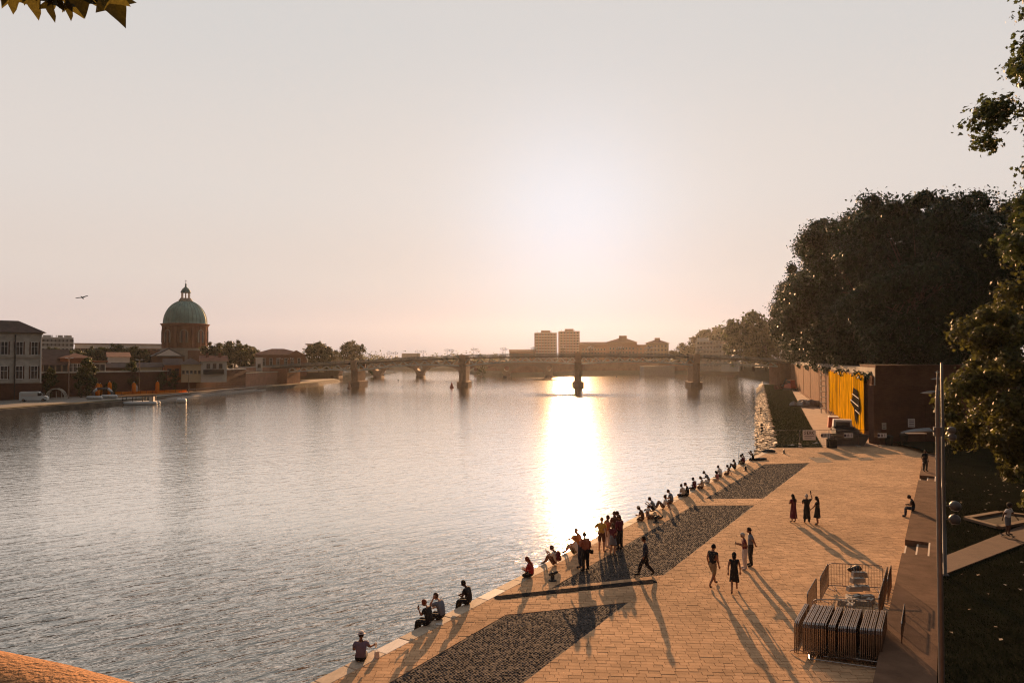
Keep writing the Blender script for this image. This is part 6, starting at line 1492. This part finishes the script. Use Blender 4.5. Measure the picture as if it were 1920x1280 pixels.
def head_mesh(b_, c, yaw, lean=.12):
    """skull, jaw, nose, ears, eyes and mouth"""
    cs, sn = math.cos(yaw), math.sin(yaw); cp, sp_ = math.cos(-lean), math.sin(-lean)
    def tf(x, y, z):
        y, z = y * cp - z * sp_, y * sp_ + z * cp
        return (c[0] + x * cs - y * sn, c[1] + x * sn + y * cs, c[2] + z)
    o = len(b_.v); b_.ball((0, 0, 0), (.082, .103, .124), 14, 12, 0)
    for i in range(o, len(b_.v)):
        x, y, z = b_.v[i]
        if z < -.02: k = 1 - .28 * min(1, (-z - .02) / .09); x *= k; y = y * (k + .10) + (.012 if y > 0 else 0)
        if y > .05 and abs(x) < .03 and -.045 < z < .01: y += .020 * (1 - abs(x) / .03)
        if y > .06 and .02 < abs(x) < .05 and .0 < z < .03: y -= .010
        b_.v[i] = tf(x, y, z)
    b_.add([tf(*q) for q in ((-.011, .098, .012), (.011, .098, .012), (.017, .098, -.028), (-.017, .098, -.028), (0, .125, -.026))], [(0, 1, 4), (1, 2, 4), (2, 3, 4), (3, 0, 4)], 0)
    for s_ in (-1, 1):
        o = len(b_.v); b_.ball((s_ * .078, -.008, -.005), (.012, .022, .032), 6, 5, 0)
        for i in range(o, len(b_.v)): b_.v[i] = tf(*b_.v[i])
        o = len(b_.v); b_.ball((s_ * .031, .084, .010), (.013, .008, .008), 6, 4, 4)
        for i in range(o, len(b_.v)): b_.v[i] = tf(*b_.v[i])
    o = len(b_.v); b_.ball((0, .094, -.060), (.024, .008, .006), 6, 4, 4)
    for i in range(o, len(b_.v)): b_.v[i] = tf(*b_.v[i])
    return tf
def hair_mesh(tf, style):
    b_ = MB()
    def cap(rx, ry, rz, zcut, ycut, oy=0, oz=0, n=14, m=10):
        o = len(b_.v); b_.ball((0, oy, oz), (rx, ry, rz), n, m)
        # pull the face opening back to the hair line
        for i in range(o, len(b_.v)):
            x, y, z = b_.v[i]
            if z < zcut or (y > ycut and z < .055):
                y = min(y, ycut); x *= .86; z = max(z, zcut) if style in ('short', 'bald') else z
            b_.v[i] = (x * (1 + .03 * math.sin(40 * z)), y, z)
    if style == 'short': cap(.094, .114, .131, -.045, .045, -.008, .012)
    elif style == 'afro': cap(.15, .155, .15, -.05, .06, -.02, .05)
    elif style == 'bun': cap(.094, .114, .131, -.06, .045, -.008, .012); b_.ball((0, -.09, .10), .05, 8, 6)
    elif style == 'long':
        cap(.096, .116, .133, -.08, .04, -.01, .012)
        for (x, y, z, rx, ry, rz) in ((0, -.075, -.12, .095, .06, .16), (0, -.085, -.24, .085, .045, .15), (-.06, -.03, -.10, .035, .05, .13), (.06, -.03, -.10, .035, .05, .13)): b_.ball((x, y, z), (rx, ry, rz), 9, 7)
    elif style == 'bob':
        cap(.101, .118, .134, -.09, .04, -.01, .012); b_.ball((0, -.055, -.07), (.098, .075, .10), 10, 7)
    b_.v = [tf(*q) for q in b_.v]; return b_
def skirt_mesh(J, kind):
    """a dress or skirt: rings around the hips and legs"""
    hips = Vector(J['pelvis']); kl, kr, al, ar = (Vector(J[k]) for k in ('kneel', 'kneer', 'ankl', 'ankr'))
    low = (al + ar) / 2 * .55 + (kl + kr) / 2 * .45 if kind == 'midi' else (kl + kr) / 2 + Vector((0, 0, -.03 if kind == 'knee' else .12))
    b_ = MB(); rings = []
    st = [(Vector(J['waist']) + Vector((0, 0, .02)), .135, .125), (hips, .175, .155), ((hips + low) / 2, .20, .18), (low, .235, .215)]
    if kind != 'skirt': st = [(Vector(J['neck0']) + Vector((0, 0, -.07)), .15, .105), (Vector(J['chest']) + Vector((0, .01, 0)), .165, .135)] + st
    n = 14; V = []
    for i, (c, rx, ry) in enumerate(st):
        for j in range(n):
            a = 2 * math.pi * j / n; w = 1 + (.07 * math.sin(4 * a + i) if i >= len(st) - 2 else 0); V.append((c.x + rx * w * math.cos(a), c.y + ry * w * math.sin(a), c.z + (.015 * math.sin(3 * a) if i == len(st) - 1 else 0)))
    b_.add(V, [(i * n + j, i * n + (j + 1) % n, (i + 1) * n + (j + 1) % n, (i + 1) * n + j) for i in range(len(st) - 1) for j in range(n)])
    return b_
def build_people():
    tmp = []
    for q in PEOPLE:
        J = q['J']; names = list(RAD); me = bpy.data.meshes.new('skeleton'); idx = {k: i for i, k in enumerate(names)}
        me.from_pydata([J[k] for k in names], [(idx[a], idx[b]) for a, b in CH], [])
        o = bpy.data.objects.new('skeleton', me); col.objects.link(o)
        md = o.modifiers.new('skin', 'SKIN'); md.use_smooth_shade = True; md.branch_smoothing = .4
        f_ = .90 if q['fem'] else 1.0
        for k in names:
            r_ = RAD[k] * f_
            if q['leg'] == 'long' and k[:4] in ('knee', 'ankl', 'ankr'): r_ *= 1.12
            if k in ('pelvis', 'waist', 'chest'): me.skin_vertices[0].data[idx[k]].radius = (r_ * 1.12, r_ * .88)
            else: me.skin_vertices[0].data[idx[k]].radius = (r_, r_)
        me.skin_vertices[0].data[idx['pelvis']].use_root = True
        o.modifiers.new('sub', 'SUBSURF').levels = 1
        tmp.append(o)
    bpy.context.view_layer.update(); dg = bpy.context.evaluated_depsgraph_get()
    for q, o in zip(PEOPLE, tmp):
        me = bpy.data.meshes.new_from_object(o.evaluated_get(dg)); J = {k: np.array(v) for k, v in q['J'].items()}
        nv = len(me.vertices); co = np.zeros(nv * 3); me.vertices.foreach_get('co', co); co = co.reshape(-1, 3)
        faces = [tuple(p.vertices) for p in me.polygons]; cen = np.array([co[list(f)].mean(0) for f in faces])
        best = np.full(len(faces), 1e9); reg = np.zeros(len(faces), int); SLV = {'short': .6, 'long': 9, 'none': -.1}[q['sleeve']]
        for a, b in CH:
            A, B_ = J[a], J[b]; d = B_ - A; t_ = np.clip(((cen - A) @ d) / (d @ d), 0, 1); dist = np.linalg.norm(cen - (A + t_[:, None] * d), axis=1) - RAD[a] * .5
            if a[:3] == 'sho': r_ = np.where(t_ < SLV, 1, 0)
            elif a[:3] == 'elb': r_ = np.full(len(t_), 1 if q['sleeve'] == 'long' else 0); r_ = np.where(t_ > .93, 0, r_)
            elif a == 'chest' and b == 'neck0': r_ = np.where(t_ < .85, 1, 0)
            elif a in ('neck0', 'neck1'): r_ = np.zeros(len(t_), int)
            elif a == 'pelvis' and b == 'waist': r_ = np.where(t_ < .35, 2, 1)
            elif a[:3] == 'hip': r_ = np.where(t_ < (1.1 if q['leg'] == 'long' else .85), 2, 0)
            elif a == 'pelvis': r_ = np.full(len(t_), 2)
            elif a[:3] == 'kne': r_ = np.full(len(t_), 2 if q['leg'] == 'long' else 0)
            elif a[:3] == 'ank': r_ = np.full(len(t_), 3)
            else: r_ = np.ones(len(t_), int)
            k = dist < best; best[k] = dist[k]; reg[k] = r_[k]
        # cloth stands a little off the body and hangs in soft folds; bare skin stays close
        nrm = np.zeros(nv * 3); me.vertices.foreach_get('normal', nrm); nrm = nrm.reshape(-1, 3); off = np.zeros(nv); cnt_ = np.zeros(nv)
        OFF = np.array([-.006, .016, .012, .004])
        for f, r_ in zip(faces, reg):
            for i in f: off[i] += OFF[r_]; cnt_[i] += 1
        off = off / np.maximum(cnt_, 1); fold = np.sin(co[:, 2] * 38 + co[:, 0] * 17) * .35 + np.sin(co[:, 1] * 31 - co[:, 2] * 23) * .3
        co = co + nrm * (off * (1 + np.where(off > .008, fold, 0)))[:, None]
        b_ = MB(); b_.v = [tuple(c) for c in co]; b_.f = faces; b_.m = [int(r_) for r_ in reg]
        for n in 'lr': hand(b_, q['J']['wri' + n], q['J']['elb' + n], q['grip'])
        hc = tuple(q['J']['head']); tf = head_mesh(b_, hc, q['turn'], .45 if q['grip'] else .2)
        t_ = thing('person', q['label'], 'person', q['p'], facing(q['face']), q['group']); t_.scale = (q['s'],) * 3
        b_.build('body', [SKIN[q['skin']], clm(q['top']), clm(q['bot']), clm(q['shoe']), M['rubber']], t_, smooth=True)
        if q['hstyle'] != 'bald': hair_mesh(tf, q['hstyle']).build('hair', hrm(q['hair']), t_, smooth=True)
        if q['hat']:
            hb = MB().lathe([(.155, .045), (.15, .055), (.098, .06), (.095, .11), (.06, .14), (.0, .145)], 14); hb.v = [tf(x, y - .005, z) for x, y, z in hb.v]; hb.build('hat', clm(q['hat']), t_, smooth=True)
        if q['dress']: skirt_mesh(q['J'], q['dress'][0]).build('dress' if q['dress'][0] != 'skirt' else 'skirt', clm(q['dress'][1]), t_, smooth=True)
        q['obj'] = t_
    for o in tmp: me = o.data; bpy.data.objects.remove(o); bpy.data.meshes.remove(me)
TW = tuple(-VQ)[:2]                                                         # towards the water, square to the edge
def edge(px, py, back=.0):                                                    # a seat on the very edge of the quay
    u_, v_ = toQ(G(px, py)); return Q(u_, max(.16, min(v_, .9)) if back == 0 else back, 0.006)
def rotd(d, a): a = R(a); return (d[0] * math.cos(a) - d[1] * math.sin(a), d[0] * math.sin(a) + d[1] * math.cos(a))
GE = 'people sitting along the quay edge'; GS = 'people standing on the plaza'
person('person in grey purple sitting alone at the near end, seen from behind', edge(676, 1240), rotd(TW, -50), P_sit('dangle', 'lap', 'out', .06), 1.72, 'b', 'purple', 'black', hair='dark', hstyle='short', group=GE, hat='pale')
person('seated person in black with short reddish hair looking at a phone', edge(799, 1170), rotd(TW, 6), P_sit('dangle', 'phone', 'lap', .07), 1.72, 'b', 'black', 'black', hair='red', grip=True, group=GE)  # red light falling on the hair is put into its colour
person('person in a blue grey shirt sitting with one hand raised to the head', edge(828, 1160), rotd(TW, 4), P_sit('dangle', 'head', 'lap', .12), 1.78, 'a', 'bluegrey', 'black', hair='brown', group=GE)
person('person all in black sitting alone beside the pale coping stone', edge(879, 1132), rotd(TW, 8), P_sit('dangle', 'lap', 'lap', .11), 1.74, 'c', 'black', 'black', hair='dark', group=GE, grip=True)
person('long haired person in a dark red top sitting cross legged with a book', edge(983, 1079, .55), rotd(TW, 8), P_sit('cross', 'lap', 'lap', .08), 1.70, 'a', 'red', 'black', hair='red', hstyle='long', sleeve='long', fem=True, group=GE, grip=True)
person('person in white with knees up, holding a phone and wearing a dark backpack', edge(1024, 1056, .6), rotd(TW, 5), P_sit('up', 'phone', 'phone', .06), 1.74, 'b', 'white', 'brown', hair='brown', leg='shorts', group=GE, grip=True)
person('person in a white shirt with knees up beside the standing figures in the glare', edge(1062, 1036, .6), rotd(TW, 5), P_sit('up', 'knee', 'side', .02), 1.74, 'a', 'white', 'khaki', hair='fair', leg='shorts', group=GE)
# two standing by the edge
person('person in a rust top and dark trousers standing with a small bag', G(1098, 1070), rotd((0, 1), 30), P_stand('phone', 'down', 'stand', .04), 1.80, 'b', 'rust', 'black', hair='brown', sleeve='long', group=GS)
person('person in an orange shirt bending forward with an arm reaching to the water', G(1090, 1064), rotd(TW, 0), P_stand('reach', 'low', 'stand', .22), 1.84, 'a', 'orange', 'navy', hair='fair', group=GS)  # orange lens flare over the figure is put into the shirt colour
# group of five
person('person in a yellow shirt and shorts, leftmost of the standing group', G(1128, 1035), rotd((0, 1), -25), P_stand('hip', 'down'), 1.78, 'a', 'yellow', 'brown', hair='fair', leg='shorts', group=GS)  # shirt colour carries the yellow tint of the flare
person('person in a rust shirt turned sideways behind the one in yellow', G(1139, 1028), rotd((0, 1), -60), P_stand('phone', 'down'), 1.72, 'b', 'rust', 'pale', hair='brown', hstyle='bun', fem=True, group=GS)
person('person in a short patterned skirt standing in front of the group', G(1149, 1041), rotd((0, 1), -40), P_stand('fold', 'phone'), 1.62, 'a', 'maroon', 'black', hair='brown', hstyle='bob', fem=True, dress=('skirt', 'grey'), leg='shorts', group=GS)
person('person in a dark brown shirt standing tallest in the middle of the group', G(1153, 1024), rotd((0, 1), 20), P_stand('down', 'phone'), 1.84, 'b', 'brown', 'navy', hair='brown', group=GS)
person('person half hidden at the back right of the standing group', G(1159, 1022), rotd((0, 1), 50), P_stand('down', 'down'), 1.80, 'b', 'navy', 'black', hair='brown', group=GS)
person('person in dark red with long dark trousers, rightmost of the standing group', G(1162, 1030), rotd((0, 1), 35), P_stand('down', 'fold'), 1.80, 'b', 'maroon', 'black', hair='brown', sleeve='long', group=GS)
person('person in a dark jacket walking alone across the cobbles', G(1211, 1079), rotd((-1, 0), -10), P_stand('down', 'down', 'walk', .04), 1.80, 'b', 'navy', 'black', hair='dark', sleeve='long', turn=0, group=GS)
# farther seated ones
person('person in a brown dress and pale hat sitting next to a white cap', edge(1184, 973, .8), rotd(TW, 10), P_sit('cross', 'lap', 'lap', .14), 1.66, 'b', 'brown', 'brown', hair='brown', hstyle='bob', fem=True, hat='cream', group=GE)
person('person in a white shirt and white cap sitting with legs stretched along the quay', edge(1197, 969, .8), rotd(TW, -170), P_sit('long', 'knee', 'side', .02), 1.72, 'b', 'white', 'brown', hair='dark', hat='white', group=GE)
person('person in a grey shirt leaning forward over the knees left of the one leaning back', edge(1213, 957, .5), rotd(TW, 12), P_sit('up', 'knee', 'phone', .16), 1.74, 'b', 'grey', 'black', hair='brown', leg='shorts', group=GE)
person('person in a white top leaning back on both arms', edge(1227, 951, .7), rotd(TW, 30), P_sit('up', 'back', 'back', -.12), 1.70, 'b', 'white', 'brown', hair='brown', hstyle='bun', fem=True, group=GE)
person('person in a blue grey shirt sitting cross legged reading alone', edge(1246, 942, .6), rotd(TW, 5), P_sit('cross', 'lap', 'lap', .10), 1.76, 'a', 'bluegrey', 'brown', hair='brown', group=GE, grip=True)
person('person in a cream top and dark skirt facing the one in a dark suit', edge(1265, 929, .5), rotd(TW, -20), P_sit('cross', 'side', 'lap', .06), 1.66, 'b', 'cream', 'black', hair='brown', hstyle='bun', fem=True, group=GE)
person('person in a dark suit sitting beside the one in a cream top', edge(1277, 928, .7), rotd(TW, 18), P_sit('cross', 'lap', 'lap', .05), 1.80, 'b', 'black', 'black', hair='brown', sleeve='long', group=GE)
person('person in a dark sleeveless top sitting with a bare arm out to the left', edge(1295, 917, .4), rotd(TW, -15), P_sit('cross', 'side', 'lap', .04), 1.70, 'c', 'maroon', 'black', hair='dark', hstyle='bun', sleeve='none', fem=True, group=GE)
person('person in a cream shirt right behind the dark sleeveless one', edge(1303, 914, .75), rotd(TW, 10), P_sit('cross', 'lap', 'lap', .04), 1.74, 'b', 'cream', 'brown', hair='dark', group=GE)
person('person in a dark grey shirt and white trousers bending forward', edge(1317, 904, .5), rotd(TW, 15), P_sit('cross', 'out', 'lap', .20), 1.78, 'c', 'grey', 'white', hair='dark', group=GE)
person('small slim person leaning to one side by the one in white trousers', edge(1330, 900, .8), rotd(TW, -10), P_sit('cross', 'lap', 'side', .02), 1.55, 'c', 'pink', 'cream', hair='dark', hstyle='long', sleeve='none', fem=True, group=GE)
person('person in a white shirt seen from behind with arms round the knees', edge(1342, 893, .5), rotd(TW, -20), P_sit('cross', 'side', 'lap', .10), 1.76, 'b', 'white', 'black', hair='dark', group=GE)
person('slender person in brown leaning on one arm beside the white shirt', edge(1352, 889, .8), rotd(TW, 10), P_sit('cross', 'lap', 'back', .0), 1.64, 'b', 'brown', 'brown', hair='dark', hstyle='bob', sleeve='none', fem=True, group=GE)
person('person in a dark blue shirt with knees up sitting alone near the far mooring post', edge(1361, 879, .6), rotd(TW, 14), P_sit('up', 'knee', 'knee', .03), 1.76, 'b', 'navy', 'black', hair='dark', group=GE)
person('person with bare arms sitting low in front of the angler group', edge(1383, 870, .5), rotd(TW, 5), P_sit('cross', 'out', 'lap', .12), 1.72, 'c', 'maroon', 'black', hair='dark', group=GE)
person('person in a pale shirt half hidden in the angler group', edge(1388, 867, .25), rotd(TW, 25), P_sit('dangle', 'lap', 'lap', .05), 1.70, 'c', 'pale', 'black', hair='dark', group=GE)
person('angler in dark clothes at the far end of the edge holding a fishing rod', edge(1400, 862, .6), rotd(TW, 10), P_sit('cross', 'rod', 'rod', .08), 1.78, 'b', 'black', 'black', hair='dark', group=GE, grip=True)
# walkers
person('person in a dark sleeveless shirt and shorts walking beside the dark dress', G(1336, 1099), rotd((0, 1), -50), P_stand('down', 'down', 'walk', .05), 1.82, 'b', 'black', 'khaki', 'black', hair='dark', sleeve='none', leg='shorts', group=GS)
person('person in a knee length dark dress striding over the paving', G(1377, 1110), rotd((1, .2), 60), P_stand('swingb', 'down', 'walk2', .02), 1.68, 'b', 'black', 'black', hair='dark', hstyle='bob', sleeve='none', leg='shorts', dress=('knee', 'black'), fem=True, group=GS)
person('white haired person in a dark red shirt and pale trousers looking at a phone', G(1397, 1067), rotd((-1, .3), 10), P_stand('phone', 'phone', 'stand', .05), 1.72, 'b', 'maroon', 'pale', 'pale', hair='grey', group=GS, grip=True)
person('person in a grey shirt and black trousers right behind the white haired one', G(1408, 1061), rotd((-1, .4), 10), P_stand('back', 'down', 'stand', .02), 1.84, 'b', 'bluegrey', 'black', hair='dark', group=GS)
person('person in a long maroon dress with long hair, leftmost of three standing together', G(1488, 979), rotd((0, 1), 20), P_stand('fold', 'fold'), 1.70, 'b', 'maroon', 'maroon', 'black', hair='dark', hstyle='long', sleeve='short', leg='shorts', dress=('midi', 'maroon'), fem=True, group=GS)
person('person in a black dress raising a phone, middle of three standing together', G(1513, 980), rotd((0, 1), -20), P_stand('fold', 'up'), 1.72, 'b', 'black', 'black', 'pale', hair='grey', hstyle='bun', leg='long', dress=('midi', 'black'), fem=True, group=GS, grip=True)
person('person in a short black dress, rightmost of three standing together', G(1533, 984), rotd((-1, .6), 0), P_stand('low', 'down'), 1.70, 'b', 'black', 'black', 'black', hair='dark', hstyle='long', sleeve='short', leg='shorts', dress=('knee', 'black'), fem=True, group=GS)
ub, vb = toQ(G(1719, 957, BZ)); person('person in dark clothes sitting on the bench wall facing the river', Q(ub, VB0 + .12, BZ + .006), rotd(TW, 5), P_sit('bench', 'lap', 'lap', .10), 1.76, 'c', 'black', 'navy', hair='dark', sleeve='none', group=GS)
ub, vb = toQ(G(1729, 883, BZ)); person('person in dark clothes walking along the bench wall end with a bottle', Q(ub, VB0 + .35, BZ + .006), rotd((0, -1), 5), P_stand('down', 'down', 'stand'), 1.80, 'c', 'black', 'black', hair='dark', group=GS, grip=True)
ub, vb = toQ(G(1747, 862, BZ)); person('person in a pale shirt sitting on the bench wall behind the lamp poles', Q(ub, VB1 - .5, BZ + .006), rotd(TW, 160), P_sit('bench', 'lap', 'lap', .10), 1.74, 'b', 'pale', 'black', hair='dark', group=GS)
psk = G(1890, 1007, BZ); person('person with big curly hair in white riding a skateboard on the path', psk + Vector((0, 0, .115)), rotd((1, .15), -70), P_stand('swing', 'swingb', 'stand', .08), 1.70, 'c', 'white', 'grey', 'black', hair='dark', hstyle='afro', leg='shorts', group=GS)
build_people()
# ------------------------------------------------------------------ things the people hold, wear or set down
def PW(i, lp): o = PEOPLE[i]['obj']; return Matrix.Translation(o.location) @ o.rotation_euler.to_matrix().to_4x4() @ Matrix.Diagonal((*o.scale, 1)) @ Vector(lp)
def find(s): return next(i for i, q in enumerate(PEOPLE) if s in q['label'])
def prop(name, label, cat, i, lp, rz=None):
    return thing(name, label, cat, PW(i, lp), PEOPLE[i]['obj'].rotation_euler.z if rz is None else rz)
def phone(s, lp, label):
    t_ = prop('phone', label, 'phone', find(s), lp); MB().box((0, 0, 0), (.075, .012, .15)).build('case', M['rubber'], t_); MB().bx(-.034, .034, -.0085, -.0062, -.068, .068).build('screen', M['glass'], t_)
J0 = P_sit('dangle', 'phone', 'lap', .07); phone('reddish hair looking', (0, .46, .60), 'phone held by the person with short reddish hair')
phone('knees up, holding', (0, .50, .66), 'phone held up by the person wearing the backpack')
phone('white haired', (-.02, .44, 1.26), 'phone in the hand of the white haired person'); phone('raising a phone', (.25, .36, 1.86), 'phone held high by the middle one of three')
i = find('dark red top'); t_ = prop('open_book', 'pale open book on the lap of the person in dark red', 'book', i, (0, .36, .26))
for s_ in (-1, 1): MB().add([(0, 0, 0), (s_ * .13, -.02, .04), (s_ * .13, .12, .14), (0, .14, .10), (0, 0, -.012), (s_ * .13, -.02, .028), (s_ * .13, .12, .128), (0, .14, .088)], [(0, 1, 2, 3), (7, 6, 5, 4), (0, 4, 5, 1), (1, 5, 6, 2), (2, 6, 7, 3)]).build('page', M['banner_white'], t_)
i = find('wearing a dark backpack'); t_ = prop('backpack', 'dark red backpack worn by the seated person with the phone', 'backpack', i, (0, -.12, .40))
b_ = MB().ball((0, -.04, .05), (.17, .12, .25), 12, 9); b_.build('bag', clm('maroon'), t_, smooth=True); MB().ball((0, -.13, -.06), (.12, .07, .11), 10, 7).build('pocket', clm('maroon'), t_, smooth=True)
for s_ in (-1, 1): MB().tube([(s_ * .10, .03, .25), (s_ * .13, .12, .24), (s_ * .13, .20, .10), (s_ * .12, .12, -.08)], .018, 5).build('strap', clm('black'), t_)
i = find('small bag'); t_ = prop('shoulder_bag', 'small black bag hanging at the hip of the person in rust', 'bag', i, (.30, -.02, .95)); MB().box((0, 0, -.09), (.09, .24, .20)).build('bag', M['rubber'], t_); MB().tube([(0, -.1, 0), (-.10, 0, .45), (0, .1, 0)], .008, 4).build('strap', M['rubber'], t_)
i = find('seen from behind'); pw = PW(i, (.48, .36, .40)); t_ = thing('drink_cup', 'drinking cup held out by the person at the near end', 'cup', pw); MB().lathe([(.035, -.10), (.045, .06)], 10).build('cup', M['banner_white'], t_); MB().tube([(0, 0, .05), (.03, 0, .16)], .005, 4).build('straw', M['rubber'], t_)
t_ = thing('paper_bag', 'small pale paper bag on the quay beside the person at the near end', 'bag', edge(692, 1228, .5), .4); MB().box((0, 0, .11), (.16, .12, .22), 0, 0, .85).build('bag', M['coping_pale'], t_); MB().tube([(-.05, 0, .21), (0, 0, .28), (.05, 0, .21)], .006, 4).build('handle', M['litter'], t_)
t_ = thing('paper_sheet', 'white folded paper lying between the two sitting side by side', 'paper', edge(815, 1167, .45), .2); MB().bx(-.14, .14, -.1, .1, 0, .012).build('sheet', M['banner_white'], t_)
i = find('with a bottle'); t_ = prop('bottle', 'small pale bottle in the hand of the walker on the bench wall', 'bottle', i, (.25, .08, .80)); MB().lathe([(.03, -.1), (.032, .06), (.012, .10), (.012, .13)], 8).build('flask', M['globe'], t_); MB().lathe([(.014, .13), (.014, .15)], 8).build('cap', M['sign_white'], t_)
i = find('angler'); a = PW(i, (0, .46, .80)); t_ = thing('fishing_rod', 'long fishing rod raised over the water by the angler', 'fishing rod', a)
tipw = D(1386, 830, a.y - 1.0) - a; MB().tube([-tipw.normalized() * .5, tipw * .5, tipw], [.02, .013, .006], 6).build('rod', M['rubber'], t_)
e2 = D(1412, 818, a.y + 1.5) - a; MB().tube([tipw, e2], .006, 4).build('line', M['rubber'], t_); MB().lathe([(.04, -.03), (.04, .03)], 8, (0, -.02, -.06)).build('reel', M['iron'], t_)
t_ = thing('skateboard', 'dark skateboard under the curly haired person on the garden path', 'skateboard', psk + Vector((0, 0, .004)), facing(rotd((1, .15), -70)) + R(90))
V = []; n = 10
for k in range(n + 1):
    x = -.41 + .82 * k / n; w = .10 * (1 - (abs(x) / .41) ** 6 * .6); z = .095 + max(0, abs(x) - .28) * .3
    V += [(x, -w, z), (x, w, z), (x, w, z + .015), (x, -w, z + .015)]
MB().add(V, [(i * 4 + j, i * 4 + (j + 1) % 4, i * 4 + 4 + (j + 1) % 4, i * 4 + 4 + j) for i in range(n) for j in range(4)] + [(3, 2, 1, 0), (n * 4, n * 4 + 1, n * 4 + 2, n * 4 + 3)]).build('deck', M['rubber'], t_)
for x in (-.26, .26):
    MB().bar((x, -.09, .055), (x, .09, .055), .03, .03).bx(x - .03, x + .03, -.03, .03, .06, .094).build('truck', M['galv'], t_)
    for y in (-.09, .09): MB().tube([(x, y - .02, .03), (x, y + .02, .03)], .03, 10).build('wheel', M['litter'], t_)
# ------------------------------------------------------------------ haze
hz = bpy.data.materials.new('haze'); hz.use_nodes = True; t = hz.node_tree; t.nodes.clear()
pv = nd(t, 'ShaderNodeVolumePrincipled'); pv.inputs['Color'].default_value = (0.86, 0.87, 0.90, 1)
pv.inputs['Density'].default_value = 0.000052; pv.inputs['Anisotropy'].default_value = 0.7
om = nd(t, 'ShaderNodeOutputMaterial'); t.links.new(pv.outputs[0], om.inputs['Volume'])
try: hz.cycles.homogeneous_volume = True
except Exception: pass
MB().bx(-3200, 3200, -62, 1010, -5, 58).build('haze', hz, kind='stuff')
